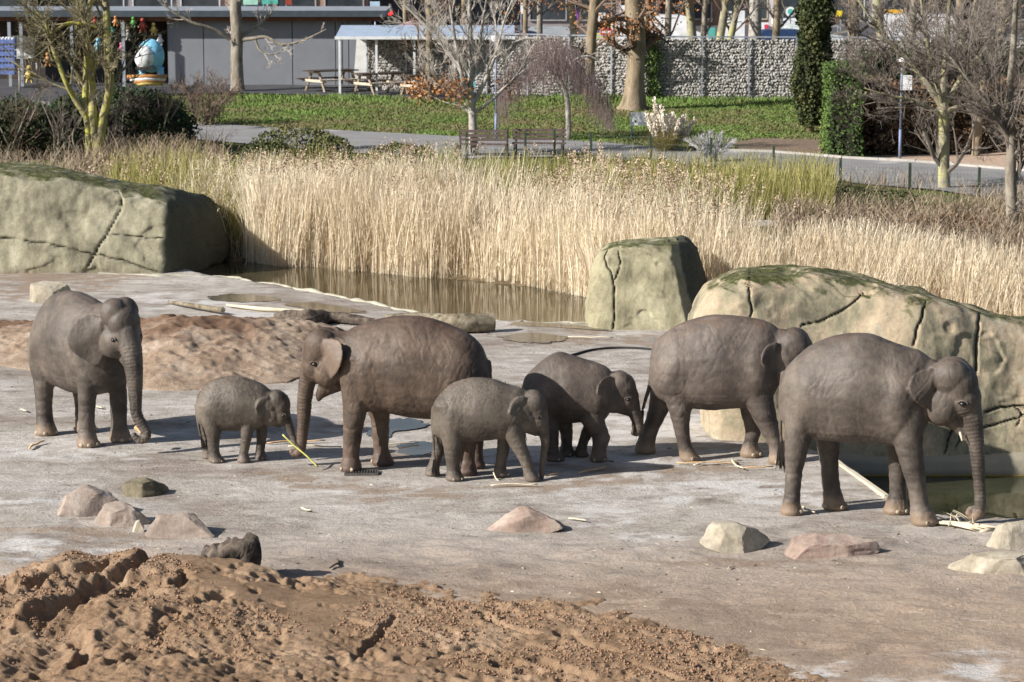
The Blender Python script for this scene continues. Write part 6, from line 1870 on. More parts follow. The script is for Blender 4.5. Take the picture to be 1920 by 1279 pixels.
tree('twiggy_shrub', 'dense brown twiggy shrub left of the lawn in front of the grey shed', b_, 1.7, .02, M_tw_brown, M_tw_brown, 95, LV(cnt=5, ang0=.5, len_=.4, n=(5, 4), ang=(.6, .6), lr=(.6, .6), t0=.1, rmin=.006, r=.6), trunks=bt, cat='shrub')
bush('bank_shrub', 'low green and brown shrub on the bank left of the maple', [EL(560, 300, 150, 62, 1), EL(500, 305, 90, 40, .8), EL(620, 305, 80, 50, .8)], 6500, .09, M_lf_mid, 93)
bush('bank_shrub', 'dark green shrub in the reeds left of the maple trunk', [EL(745, 330, 110, 62, .9), EL(790, 318, 50, 45, .7)], 4200, .08, M_lf_mid, 94)
bush('bank_shrub', 'small green shrub in the reeds behind the retaining wall', [EL(1180, 330, 170, 34, .8), EL(1080, 318, 90, 30, .6)], 3500, .08, M_lf_mid, 96)
bush('berry_shrub', 'low brown shrub with reddish leaves in the scrub right of the reeds', [EL(1790, 455, 220, 50, 1.0), EL(1690, 430, 120, 36, .8)], 4200, .07, M_lf_brown, 97)
bush('ground_shrub', 'low dark shrub strip along the fence by the path', [EL(1540, 366, 180, 26, .6), EL(1650, 385, 160, 26, .6), EL(1430, 350, 120, 28, .6)], 4500, .07, M_lf_mid, 98)
reed_bed('dark_scrub', 'dark tangled scrub behind the mossy rock at the left edge', 9000, (-120, 420), None, lambda px, r: r.uniform(0.3, 1.0, len(px)), M_scrub, lean=0.4, leaf=1.5, seed=307, useY=(66, 86), cat='scrub')
# silvery spiky shrub
b_ = GT(1335, 306)
bt = []
for k in range(60):
    a = r_.uniform(-1, 1)
    bt.append([(b_[0] + a * .25, b_[1] + r_.normal(0, .15), b_[2], .012), (b_[0] + a * .5, b_[1] + r_.normal(0, .2), b_[2] + .45, .01), (b_[0] + a * .85, b_[1] + r_.normal(0, .3), b_[2] + .95 - .3 * abs(a), .004)])
tree('silver_shrub', 'silvery grey spiky shrub right of the pampas grass', b_, .9, .012, mat('silver_twig', [(.3, .29, .3), (.45, .44, .44)], 3, .8, 0), mat('silver_twig', [(.3, .29, .3), (.45, .44, .44)], 3, .8, 0), 99, LV(cnt=3, ang0=.4, len_=.3, n=(3, 3), ang=(.5, .5), lr=(.6, .6), t0=.2, rmin=.005), trunks=bt, cat='shrub')
# pampas grass
def pampas():
    b_ = GT(1246, 285); root = thing('pampas_grass', 'pampas grass clump with upright creamy plumes in front of the white sign', 'pampas grass', tuple(b_))
    r = np.random.RandomState(6); n = 1500
    a = r.uniform(0, 2 * pi, n); L = r.uniform(.4, 1.0, n); t = np.linspace(0, 1, 5)
    out = r.uniform(.1, .7, n)
    P = np.stack([b_[0] + np.cos(a)[:, None] * (0.2 + out[:, None] * t ** 1.5) * 1.0, b_[1] + np.sin(a)[:, None] * (.2 + out[:, None] * t ** 1.5), b_[2] + L[:, None] * (t - .45 * t ** 3 * out[:, None] * 1.4)], -1)
    Vv, F = ribbons(P, .014 * np.tile([1, 1, 1, .8, .2], (n, 1)), a + pi / 2)
    obj('blades', Vv, [F], M_reedg, root, attrs={'tint': np.repeat(np.clip(.75 + .2 * r.normal(size=n), 0, 1), 10)})['kind'] = 'stuff'
    Mp = tint_mat('pampas_plume', [(.55, .47, .38), (.72, .65, .54), (.82, .77, .68)])
    for k in range(22):
        px = 1211 + k * 4.2 + r.normal(0, 3); top = 190 + 26 * abs((k - 8) / 11.) + r.uniform(0, 24)
        if k == 4: top = 182
        Y = b_[1] + r.uniform(-.4, .4); p1 = V(px, top, Y); p0 = np.array([b_[0] + (p1[0] - b_[0]) * .35, Y, b_[2]])
        st_ = MB().tube([p0, p0 * .45 + p1 * .55], .008, 4)
        st = st_.build('plume_stem', M_reed, root)
        m_ = 230; tt = r.uniform(.4, 1.0, m_); w_ = .065 * np.sin(pi * np.clip((tt - .42) / .6, 0, 1)) + .01
        c = p0 + (p1 - p0) * tt[:, None] + r.normal(0, 1, (m_, 3)) * (w_[:, None] * [.7, .7, .2])
        Vv, F = leaves(c, .055, r); Vv = Vv.reshape(-1, 4, 3); Vv[:, :, 2] = c[:, None, 2] + (Vv[:, :, 2] - c[:, None, 2]) * 2.2
        obj('plume', Vv.reshape(-1, 3), [F], Mp, root, attrs={'tint': np.repeat(r.uniform(0, 1, m_), 4)})
pampas()

def hedge_box(name, label, quadxy, z0, h, n, size, m, seed, wob=.12):
    """clipped hedge: footprint polygon (4 corners), leaf skin over a dark core"""
    r = np.random.RandomState(seed); Q = np.array(quadxy)
    cen = Q.mean(0); root = thing(name, label, 'hedge', (cen[0], cen[1], z0))
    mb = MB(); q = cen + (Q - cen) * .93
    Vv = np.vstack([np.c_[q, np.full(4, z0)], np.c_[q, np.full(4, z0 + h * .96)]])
    mb.add(Vv, [(0, 1, 2, 3), (4, 5, 6, 7), (0, 1, 5, 4), (1, 2, 6, 5), (2, 3, 7, 6), (3, 0, 4, 7)]); mb.build('shade_core', M_core, root)
    per = np.linalg.norm(np.roll(Q, -1, 0) - Q, axis=1); P = []
    for i in range(4):
        c = int(n * per[i] / (per.sum() + 3)); t = r.uniform(0, 1, c)[:, None]
        e = Q[i] + (Q[(i + 1) % 4] - Q[i]) * t; P.append(np.c_[e, z0 + r.uniform(0, h, c)])
    c = int(n * .25); u, v = r.uniform(0, 1, (2, c, 1)); e = (Q[0] * (1 - u) + Q[1] * u) * (1 - v) + (Q[3] * (1 - u) + Q[2] * u) * v; P.append(np.c_[e, np.full(c, z0 + h)])
    P = np.concatenate(P); P += r.normal(0, .05, P.shape)
    dd = fbm(P[:, 0] * 1.3, P[:, 1] * 1.3, P[:, 2] * 1.3, 3, seed)
    P[:, :2] += (P[:, :2] - cen) / np.linalg.norm(P[:, :2] - cen, axis=1, keepdims=True) * wob * dd[:, None]; P[:, 2] += wob * .5 * dd
    Vv, F = leaves(P, size, r)
    obj('foliage', Vv, [F], m, root, attrs={'tint': np.repeat(np.clip(.5 + .45 * dd + .2 * r.normal(size=len(P)), 0, 1), 4)})['kind'] = 'stuff'
    return root
a = GT(1556, 296)[:2]; b2 = GT(1612, 298)[:2]; sH = FPX / a[1]
hedge_box('clipped_hedge', 'bright green clipped end of the tall hedge right of the columnar evergreen', [(a[0], a[1]), (b2[0], b2[1]), (b2[0] + .3, b2[1] + 3.5), (a[0] + .2, a[1] + 3.5)], .6, 168 / sH, 9000, .1, M_lf_hedge, 121)
c0 = GT(1620, 292)[:2]; c1 = V(2150, 0, c0[1] + 4)[:2]
hedge_box('brown_hedge', 'long dark hedge with brown winter leaves behind the lamp post and white board', [(c0[0], c0[1]), (c1[0], c0[1] + 2.5), (c1[0], c0[1] + 6), (c0[0], c0[1] + 3.2)], .6, 2.15, 24000, .1, M_lf_brown, 122, .3)
c0 = GT(1650, 270)[:2]
hedge_box('evergreen_hedge', 'dark evergreen hedge showing above the brown one', [(c0[0], c0[1] + 3), (c1[0], c0[1] + 5), (c1[0], c0[1] + 8), (c0[0], c0[1] + 6)], .8, 2.6, 14000, .11, M_lf_dark, 123, .3)
# columnar ivy covered evergreen
def columnar():
    b_ = GT(1520, 248); Y = b_[1]; s = FPX / Y; r = np.random.RandomState(31)
    root = thing('columnar_evergreen', 'tall narrow dark evergreen column rising past the stone wall', 'tree', tuple(b_))
    MB().tube([b_, b_ + [0, 0, 1.0], b_ + [0.05, 0, 7]], [.13, .11, .05], 8).build('trunk', M_tr_brown, root, True)
    n = 16000; z = r.uniform(.25, 7.0, n)
    w_ = np.interp(z, [.2, .6, 1.3, 2.2, 3.4, 5, 7], [.22, .42, .62, .68, .6, .55, .4]) * (1 + .22 * fbm(z * 1.3, 0, 0, 3, 5))
    a = r.uniform(0, 2 * pi, n); rad = w_ * r.uniform(.75, 1.08, n) * (1 + .25 * fbm(np.cos(a) * 1.5, np.sin(a) * 1.5, z * 2.2, 3, 8))
    P = np.stack([b_[0] + .04 * z / 2 + rad * np.cos(a), b_[1] + rad * np.sin(a), b_[2] + z], -1)
    Vv, F = leaves(P, .12, r)
    tn = np.clip(.5 + .5 * fbm(P[:, 0] * 3, P[:, 1] * 3, P[:, 2] * 2, 3, 9) + .15 * r.normal(size=n), 0, 1)
    obj('crown', Vv, [F], tint_mat('cypress', [(.025, .035, .015), (.06, .075, .028), (.12, .125, .05)]), root, attrs={'tint': np.repeat(tn, 4)})
    mb = MB().tube([b_ + [0, 0, .3], b_ + [0.02, 0, 1.5], b_ + [.04, 0, 3.4], b_ + [.1, 0, 6.8]], [.12, .48, .42, .3], 12); mb.build('shade_core', M_core, root, True)
columnar()
# ivy on the wall
def ivy():
    r = np.random.RandomState(12); n = 900; Y = 105.35
    P = np.array([V(a, b2, Y + r.uniform(-.12, .05)) for a, b2 in zip(1222 + 11 * r.normal(size=n) * .8, r.uniform(76, 180, n))])
    Vv, F = leaves(P, .12, r); o = obj('ivy', Vv, [F], M_lf_hedge, attrs={'tint': np.repeat(r.uniform(0, 1, n), 4)}); tag(o, 'ivy climbing the stone wall just right of the flared trunk', 'ivy', kind='stuff')
ivy()

# ================================================================== STONE CAGE WALL
def gabion():
    Mst = tint_mat('wall_stones', [(.27, .255, .24), (.33, .315, .295), (.38, .365, .345), (.45, .435, .415)], .9)
    Mbk = mat('stone_gap', [(.24, .225, .21)], 3)
    Mg = mat('galvanised_post', [(.22, .24, .27), (.33, .35, .38)], 4, .5, .1, metal=.3)
    A = np.array([V(690, 0, 111.0)[0], 111.0]); B = np.array([V(1230, 0, 105.6)[0], 105.6]); Cc = np.array([V(2300, 0, 104.0)[0], 104.0])
    zb, H = 1.0, 2.42
    root = thing('stone_cage_wall', 'long grey wall of loose stones in wire cages dividing park and street', 'wall', (B[0], B[1], zb))
    r = np.random.RandomState(2)
    octa = np.array([[1, 0, 0], [0, 1, 0], [-1, 0, 0], [0, -1, 0], [0, 0, 1], [0, 0, -1]], float)
    of = np.array([[0, 1, 4], [1, 2, 4], [2, 3, 4], [3, 0, 4], [1, 0, 5], [2, 1, 5], [3, 2, 5], [0, 3, 5]])
    def run(P0, P1):
        d = P1 - P0; L = np.linalg.norm(d); u = d / L; nrm = np.array([u[1], -u[0]])
        n = max(1, int(round(L / 1.85))); w_ = L / n; ang = math.atan2(u[1], u[0])
        for i in range(n):
            c = P0 + u * w_ * (i + .5)
            MB().box((c[0] - nrm[0] * .25, c[1] - nrm[1] * .25, zb + H / 2 - .05), (w_, .4, H - .1), ang).build('stone_core', Mbk, root)
            nx, nz = 17, 21
            gx, gz = np.meshgrid((np.arange(nx) + .5) / nx * w_ - w_ / 2, (np.arange(nz) + .5) / nz * (H - .04))
            gx = gx + (np.arange(nz) % 2)[:, None] * w_ / nx * .5 - w_ / nx * .25
            gx = gx.ravel() + r.normal(0, .02, nx * nz); gz = gz.ravel() + r.normal(0, .018, nx * nz); m_ = len(gx)
            sc = np.stack([r.uniform(.06, .11, m_), r.uniform(.045, .07, m_), r.uniform(.05, .08, m_)], -1)
            loc = np.stack([gx, r.uniform(-.01, .018, m_), gz + 0], -1)
            q = octa[None] * sc[:, None] * r.uniform(.7, 1.3, (m_, 6, 1)) + r.normal(0, .012, (m_, 6, 3))
            a = r.uniform(0, pi, m_); ca, sa = np.cos(a), np.sin(a)
            x, z = q[..., 0] * ca[:, None] - q[..., 2] * sa[:, None], q[..., 0] * sa[:, None] + q[..., 2] * ca[:, None]
            q = np.stack([x, q[..., 1], z], -1) + loc[:, None]
            W3 = np.stack([c[0] + q[..., 0] * u[0] - q[..., 1] * nrm[0] * -1, c[1] + q[..., 0] * u[1] + q[..., 1] * nrm[1], zb + q[..., 2]], -1)
            F = (of[None] + (np.arange(m_) * 6)[:, None, None]).reshape(-1, 3)
            obj('stones', W3.reshape(-1, 3), [F], Mst, root, attrs={'tint': np.repeat(np.clip(r.normal(.5, .25, m_), 0, 1), 6)})['kind'] = 'stuff'
            e = P0 + u * w_ * i + nrm * .12
            MB().box((e[0], e[1], zb + H / 2), (.06, .06, H + .06), ang).build('post', Mg, root)
            MB().box((c[0] + nrm[0] * .02 - nrm[0] * .2, c[1] - nrm[1] * .2 + nrm[1] * .02, zb + H + .03), (w_ - .02, .5, .04), ang).build('capping', Mg, root)
    run(A, B); run(B, Cc)
gabion()

# ================================================================== MESH FENCE
def fence():
    Mp = mat('green_post', [(.03, .045, .035), (.05, .065, .05)], 4, .6, .1)
    PX = [(875, 300, 258), (985, 300, 258), (1040, 297, 257), (1108, 302, 260), (1220, 306, 264), (1333, 314, 270), (1450, 332, 279), (1575, 357, 291), (1705, 368, 302), (1835, 377, 317), (1975, 395, 330)]
    c = GT(1450, 332)
    root = thing('mesh_fence', 'thin dark green wire mesh fence with posts along the near side of the path', 'fence', tuple(c))
    P = [GT(a, b_) for a, b_, t in PX]
    H = .85
    for i, p in enumerate(P):
        MB().box(p + [0, 0, H / 2], (.07, .06, H + .1)).build('post', Mp, root)
    for a, b_ in zip(P[:-1], P[1:]):
        d = b_ - a; L = np.linalg.norm(d[:2]); n = int(L / .1); mb_P = []
        t = (np.arange(n) + .5) / n
        p0 = a + d * t[:, None]; p1 = p0 + [0, 0, H - .05]
        Vv, F = btubes(np.stack([p0, p1], 1), np.full((n, 2), .0028), 3)
        zz = np.linspace(.05, H - .05, 5)
        q0 = np.stack([a + [0, 0, z] for z in zz]); q1 = np.stack([b_ + [0, 0, z] for z in zz])
        V2, F2 = btubes(np.stack([q0, q1], 1), np.full((5, 2), .0035), 3)
        obj('wire_mesh', np.vstack([Vv, V2]), [np.vstack([F, F2 + len(Vv)])], Mp, root)['kind'] = 'stuff'
fence()
# wooden low bench / railing by the path behind the maple
M_wood = bark_mat('weathered_wood', [(.09, .065, .06), (.16, .12, .11)], 6)
M_wpal = bark_mat('pale_wood', [(.4, .34, .26), (.58, .5, .4)], 6)
M_wmid = bark_mat('mid_wood', [(.2, .16, .12), (.36, .3, .23)], 6)
M_wdark = bark_mat('dark_wood', [(.05, .04, .035), (.1, .08, .065)], 6)
def bench(px, py, label, w=1.7, rz=0.0):
    c = GT(px, py); root = thing('park_bench', label, 'bench', tuple(c), 0, 'benches by the path')
    cc, ss = math.cos(rz), math.sin(rz)
    for k, (dy, z) in enumerate([(.0, .42), (.12, .42), (.24, .42)]):
        MB().box(c + [-ss * dy, cc * dy, z], (w, .09, .04), rz).build('slat', M_wood, root)
    for z in (.55, .68, .81): MB().box(c + [-ss * .32, cc * .32, z], (w, .035, .09), rz).build('slat', M_wood, root)
    for s_ in (-.75, .75):
        MB().box(c + [cc * s_, ss * s_ + .1, .21], (.07, .34, .40), rz).build('leg', M_wdark, root)
        MB().box(c + [cc * s_ - ss * .345, ss * s_ + cc * .345, .45], (.06, .05, .85), rz).build('support', M_wdark, root)
bench(905, 296, 'wooden park bench behind the maple trunk, left of a second bench', 1.5, -.1)
bench(1010, 294, 'wooden park bench by the path, right of the maple trunk', 1.7, -.1)

# ================================================================== PICNIC TABLES
def picnic(px, py, label, first=None):
    c = G(px, py, 1.05); rz = .62
    if first is not None: return dup(first, tuple(c), rz, label)
    root = thing('picnic_table', label, 'picnic table', tuple(c), rz, 'picnic tables beside the canopy')
    WL[root.name] = np.zeros(3); root.scale = (1.22, 1.22, 1.12)
    for k in range(5): MB().box((0, -.3 + k * .15, .74), (1.8, .135, .04)).build('plank', M_wdark, root, local=True)
    for s_ in (-1, 1):
        for k in range(2): MB().box((0, s_ * (.62 + .13 * k), .43), (1.8, .12, .045)).build('bench_plank', M_wpal if s_ < 0 else M_wood, root, local=True)
    for x in (-.65, .65):
        MB().box((x, 0, .385), (.05, 1.5, .09)).build('cross_beam', M_wpal, root, local=True)
        MB().box((x, 0, .69), (.05, .72, .07)).build('top_beam', M_wpal, root, local=True)
        for s_ in (-1, 1):
            MB().tube([(x + .05, s_ * .62, 0), (x + .05, s_ * .22, .72)], .05, 4).build('leg', M_wmid, root, local=True)
    return root
pt = picnic(620, 170, 'picnic table nearest the grey shed, leftmost of the three')
picnic(712, 176, 'middle picnic table under the left half of the canopy', pt)
picnic(800, 180, 'rightmost picnic table, partly behind the slender trunk', pt)
# canopy
def canopy():
    Y0 = 108.5; root = thing('canopy', 'flat pale blue metal canopy on thin white posts over the picnic terrace', 'canopy', (V(780, 0, Y0)[0], Y0, 1.0))
    M = mat('canopy_metal', [(.33, .4, .5), (.42, .5, .62)], 2, .35, .05, spec=.5)
    Mw = mat('white_post', [(.68, .7, .72)], 3, .4, .05)
    xa, xb = V(630, 0, Y0)[0], V(965, 0, Y0)[0]; zt = V(0, 68, Y0)[2]
    n = 6
    for i in range(n):
        x = xa + (xb - xa) * (i + .5) / n
        Vv = [(x - (xb - xa) / n / 2 + .002, Y0 - .6, zt), (x + (xb - xa) / n / 2 - .002, Y0 - .6, zt), (x + (xb - xa) / n / 2 - .002, Y0 + 3.2, zt + .32), (x - (xb - xa) / n / 2 + .002, Y0 + 3.2, zt + .32)]
        V2 = [(a, b_, c - .05) for a, b_, c in Vv]
        obj('roof_sheet', Vv + V2, [(0, 1, 2, 3), (7, 6, 5, 4), (0, 4, 5, 1), (1, 5, 6, 2), (2, 6, 7, 3), (3, 7, 4, 0)], M, root)
    MB().box(((xa + xb) / 2, Y0 - .63, zt - .04), (xb - xa + .05, .05, .12)).build('gutter', Mw, root)
    for px in (637, 706, 777, 852):
        x = V(px, 0, Y0)[0]; MB().box((x, Y0 - .45, (zt + 1.0) / 2 - .05), (.09, .09, zt - 1.05)).build('post', Mw, root)
canopy()
# white slab and stone pillar
def slab_pillar():
    Y = 111.5
    p0, p1 = V(664, 150, Y), V(688, 66, Y)
    mb = MB(); w_ = .5
    a = [V(663, 152, Y), V(688, 152, Y), V(688, 66, Y), V(669, 66, Y)]; b_ = [q + [0, .35, 0] for q in a]
    o = obj('white_slab', a + b_, [(0, 1, 2, 3), (7, 6, 5, 4), (0, 4, 5, 1), (1, 5, 6, 2), (2, 6, 7, 3), (3, 7, 4, 0)], mat('white_render', [(.7, .71, .7)], 3, .7, .1)); tag(o, 'tall white tapered slab beside the grey shed under the canopy edge', 'slab')
    x = V(697, 0, Y)[0]
    o = MB().box((x, Y + .2, 2.15), (.36, .36, 2.3)).build('stone_pillar', mat('pillar_stone', [(.25, .24, .22), (.5, .48, .44)], 7, .9, .6, 12, .04)); tag(o, 'rough stone pillar right of the white slab', 'pillar')
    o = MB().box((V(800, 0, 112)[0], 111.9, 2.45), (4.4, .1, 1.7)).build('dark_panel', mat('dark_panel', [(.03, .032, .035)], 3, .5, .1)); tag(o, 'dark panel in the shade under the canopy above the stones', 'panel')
slab_pillar()
# planters and playthings under the canopy
M_teal = mat('teal_plastic', [(.1, .42, .36)], 4, .4, .05); M_or = mat('orange_plastic', [(.42, .2, .07)], 4, .4, .05)
M_redd = mat('red_plastic', [(.3, .06, .04)], 4, .4, .05); M_yel = mat('yellow_plastic', [(.5, .38, .12)], 4, .4, .05)
M_cy = mat('cyan_paint', [(.12, .5, .58)], 4, .4, .05); M_blue = mat('light_blue_plastic', [(.22, .52, .72)], 4, .4, .05); M_white = mat('white_plastic', [(.75, .76, .78)], 4, .45, .05)
def planter(px, py, mt, mf, label):
    c = G(px, py, 1.05); root = thing('planter', label, 'planter', tuple(c), 0, 'colourful planters under the canopy')
    MB().tube([c, c + [0, 0, .12], c + [0, 0, .34]], [.16, .19, .24], 10).build('pot', mt, root, True)
    r = np.random.RandomState(int(px)); P = c + [0, 0, .42] + r.normal(0, 1, (70, 3)) * [.13, .13, .1]
    Vv, F = leaves(P, .12, r); obj('flowers', Vv, [F], mf, root)
planter(667, 156, M_teal, M_or, 'teal planter with orange flowers left of the middle picnic table')
planter(683, 157, M_redd, M_redd, 'dark red planter between two teal ones')
planter(697, 156, M_teal, M_redd, 'teal planter with red flowers just right of the dark red one')
planter(716, 156, M_yel, M_yel, 'yellow planter behind the middle picnic table')
planter(766, 160, M_teal, M_cy, 'teal planter between the middle and right picnic tables')
planter(785, 160, M_or, M_lf_hedge, 'orange planter beside the slender trunk')
planter(820, 165, M_teal, M_lf_hedge, 'teal planter right of the slender trunk')
def zigzag(px0, label):
    Y = 109; p = [V(px0, 162, Y), V(px0 - 8, 146, Y), V(px0 + 6, 134, Y), V(px0, 124, Y)]
    o = MB().tube(p, .12, 6).build('play_figure', M_cy, smooth=False); tag(o, label, 'figure', 'cyan figures under the canopy')
zigzag(872, 'cyan bent figure behind the maple branches, left of a second one'); zigzag(892, 'cyan bent figure behind the maple trunk, right of a first one')

# ================================================================== SHED AND SHOP
def shed():
    Y = 114.0; z0 = 1.0
    Mw = mat('shed_grey', [(.19, .2, .225), (.23, .24, .265)], 1.0, .5, .05, spec=.3); Mj = mat('shed_joint', [(.03, .032, .037)], 3, .6)
    Mr = mat('roof_felt', [(.2, .22, .25), (.3, .32, .35)], 2, .6, .1); Ms = mat('soffit_timber', [(.11, .045, .025), (.18, .08, .045)], 3, .7, .1); Mf = mat('fascia', [(.06, .075, .09)], 3, .4, .05)
    x0, x1 = V(312, 0, Y)[0], V(690, 0, Y)[0]
    root = thing('shed', 'long grey panelled shed with flat overhanging roof and open shop on its left', 'building', ((x0 + x1) / 2, Y, z0))
    zt = V(0, 40, Y)[2]
    edges = [312, 380, 437, 547, 628, 641, 653, 690]
    for a, b_ in zip(edges[:-1], edges[1:]):
        xa, xb = V(a, 0, Y)[0], V(b_, 0, Y)[0]
        MB().box(((xa + xb) / 2, Y + .1, (z0 + zt) / 2), (xb - xa - .035, .2, zt - z0)).build('wall_panel', Mw, root)
    MB().box(((x0 + x1) / 2, Y + .2, (z0 + zt) / 2), (x1 - x0 - .02, .12, zt - z0 - .02)).build('frame', Mj, root)
    xl = -24.0; xr = V(712, 0, Y - 1.4)[0]
    MB().box(((xl + xr) / 2, Y + 2.75, zt + .13), (xr - xl, 6.4, .22)).build('soffit', Ms, root)
    MB().box(((xl + xr) / 2 + .05, Y + 2.75, zt + .34), (xr - xl + .25, 6.7, .2)).build('roof', Mr, root)
    MB().box(((xl + xr) / 2 + .05, Y - .64, zt + .34), (xr - xl + .3, .06, .26)).build('fascia', Mf, root)
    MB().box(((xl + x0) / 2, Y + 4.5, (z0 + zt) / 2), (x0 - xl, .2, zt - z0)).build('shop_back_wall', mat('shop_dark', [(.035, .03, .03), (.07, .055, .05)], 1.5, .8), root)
    MB().box((x0 + .08, Y + 2.3, (z0 + zt) / 2), (.15, 4.2, zt - z0)).build('shop_side_wall', Mw, root)
    for px in (24, 46, 140, 236): 
        x = V(px, 0, Y)[0]; MB().box((x, Y - 1.0, (z0 + zt) / 2), (.13, .13, zt - z0)).build('post', mat('zinc_post', [(.3, .33, .37)], 3, .5), root)
    # opening at far left, its daylight painted as a pale sheet
    x = V(5, 0, Y)[0]; MB().box((x, Y + 4.36, 2.45), (1.0, .06, 1.0)).build('daylight_sheet', mat('painted_daylight', [(.75, .77, .8)], 3, .6), root)
    # shelves
    for k, (px, w_, h_) in enumerate([(90, 1.0, 1.5), (175, 1.2, 1.7), (215, .9, 1.4)]):
        x = V(px, 0, Y)[0]; MB().box((x, Y + 2.0, z0 + h_ / 2), (w_, .5, h_)).build('shelf_unit', Mj, root)
shed()
def goods():
    r = np.random.RandomState(17)
    items = [('big red', M_redd, 268, 48, .17, 'highest of the soft toys, above the ride figure'), ('yellow', M_yel, 288, 55, .15, 'hanging right of the big red one'), ('orange', M_or, 217, 40, .12, 'under the roof edge right of the lichen covered stem'),
             ('small red', M_redd, 178, 40, .12, 'hanging left of the lichen covered stem'), ('white', M_white, 300, 75, .13, 'hanging low at the right end of the open shop'), ('teal', M_teal, 210, 60, .12, 'between lichen covered stem and ride'),
             ('light blue', M_blue, 184, 84, .15, 'standing behind the lichen covered stems'), ('brown', M_tr_brown, 235, 44, .12, 'hanging between an orange and a green one'), ('green', M_lf_hedge2, 250, 42, .12, 'hanging just left of the big red one'),
             ('cream', M_kerb, 240, 66, .13, 'hanging at mid height left of the ride figure'), ('pink', M_pink, 228, 90, .13, 'low on the shelf left of the ride figure'), ('dark orange', M_or, 90, 112, .16, 'on the ground shelf in the left part of the shop'), ('golden', M_yel, 55, 140, .2, 'near the thin posts before the shop')]
    for nm, mt, px, py, s_, where in items:
        Y = 113.2 + r.uniform(0, .8); c = V(px, py, Y)
        root = thing('soft_toy', '%s soft toy %s' % (nm, where), 'soft toy', tuple(c), 0, 'soft toys in the open shop')
        Vv, F = ellipsoid(c, (s_ * .8, s_ * .7, s_ * 1.1), 10, 7); obj('body', Vv, F, mt, root, True)
        Vv, F = ellipsoid(c + [0, -.02, s_ * 1.4], (s_ * .6, s_ * .6, s_ * .6), 10, 7); obj('head', Vv, F, mt, root, True)
        for sx in (-1, 1):
            MB().tube([c + [sx * s_ * .5, 0, s_ * .3], c + [sx * s_ * 1.1, 0, -s_ * .5]], s_ * .25, 5).build('arm', mt, root)
            MB().tube([c + [sx * s_ * .4, 0, -s_ * .8], c + [sx * s_ * .6, 0, -s_ * 1.7]], s_ * .28, 5).build('leg', mt, root)
M_lf_hedge2 = mat('green_plush', [(.1, .3, .08)], 4, .8, .05); M_pink = mat('pink_plush', [(.6, .2, .3)], 4, .8, .05)
goods()
# kiddie ride: blue and white rounded body on orange base
def ride():
    Y = 107.5; c = V(280, 158, Y); s = FPX / Y
    root = thing('ride_figure', 'light blue and white rounded ride figure on an orange striped base before the shop', 'ride', tuple(c))
    b_ = V(280, 112, Y)
    Vv, F = ellipsoid(b_ + [0.05, .1, .15], (.55, .45, .68), 18, 12); obj('body', Vv, F, M_blue, root, True)
    Vv, F = ellipsoid(b_ + [-.16, -.24, .1], (.4, .3, .5), 16, 10); obj('white_front', Vv, F, M_white, root, True)
    for sx in (-.28, .42): MB().tube([b_ + [sx, 0, -.3], b_ + [sx * 1.1, 0, -.95]], [.16, .12], 8).build('leg', M_blue, root, True)
    MB().box(b_ + [-.12, -.32, -.32], (.75, .4, .1)).build('belt', M_rub, root)
    for k, mt in enumerate((M_or, M_white, M_or, M_yel)):
        MB().tube([b_ + [-.1 - .75 + .12 * k, -.2, -.68 - .09 * k], b_ + [-.1, -.5, -.64 - .09 * k], b_ + [.7 - .05 * k, -.2, -.68 - .09 * k]], .09, 6).build('base_stripe', mt, root, True)
ride()
def blue_crates():
    Y = 112.0
    for k in range(6):
        c = V(12, 134 - k * 11.5, Y); root = thing('drinks_crate', 'blue drinks crate in the stack at the far left, %s' % ['bottom one', 'second from bottom', 'third from bottom', 'third from top', 'second from top', 'top one'][k], 'crate', tuple(c), 0, 'stack of blue crates')
        M = mat('crate_blue', [(.08, .13, .35), (.2, .26, .5)], 9, .5, .1)
        for sx in (-1, 1): MB().box(c + [sx * .37, 0, 0], (.03, .5, .22)).build('side', M, root)
        for sy in (-1, 1): MB().box(c + [0, sy * .24, -.02], (.705, .02, .18)).build('side', M, root)
        MB().box(c + [0, 0, -.09], (.7, .455, .02)).build('base', M, root)
        mb = MB()
        for a in range(5):
            for b2 in range(3): mb.tube([c + [-.28 + a * .14, -.16 + b2 * .16, -.07], c + [-.28 + a * .14, -.16 + b2 * .16, .1], c + [-.28 + a * .14, -.16 + b2 * .16, .16]], [.045, .04, .015], 6)
        mb.build('bottles', M_white, root)
blue_crates()
# low bollards and rope at far left
for px, py, lb in [(37, 172, 'thin grey metal post left of the shop front'), (70, 160, 'thin grey metal post right of a first one before the shop')]:
    c = G(px, py, 1.04); root = thing('rail_post', lb, 'post', tuple(c), 0, 'thin posts before the shop')
    MB().tube([c, c + [0, 0, .9]], .035, 8).build('shaft', M_kerb, root, True); MB().tube([c + [0, 0, .9], c + [0, 0, .95]], .05, 8).build('cap', M_kerb, root, True)

# ================================================================== SIGNS, LAMPS, BOARDS
Mzinc = mat('zinc', [(.3, .34, .4), (.4, .44, .5)], 3, .45, .05, metal=.2)
def text(body, size, loc, m, par, rot=(pi / 2, 0, 0)):
    cu = bpy.data.curves.new('t', 'FONT'); cu.body = body; cu.size = size; cu.extrude = .004; cu.align_x = 'CENTER'; cu.align_y = 'CENTER'
    to = bpy.data.objects.new('t', cu); C.objects.link(to); dg = bpy.context.evaluated_depsgraph_get(); dg.update()
    me = bpy.data.meshes.new_from_object(to.evaluated_get(dg)); bpy.data.objects.remove(to); me.materials.clear(); me.materials.append(m)
    o = bpy.data.objects.new('lettering', me); C.objects.link(o); o.parent = par
    o.location = np.array(loc) - WL[par.name]; o.rotation_euler = rot; return o
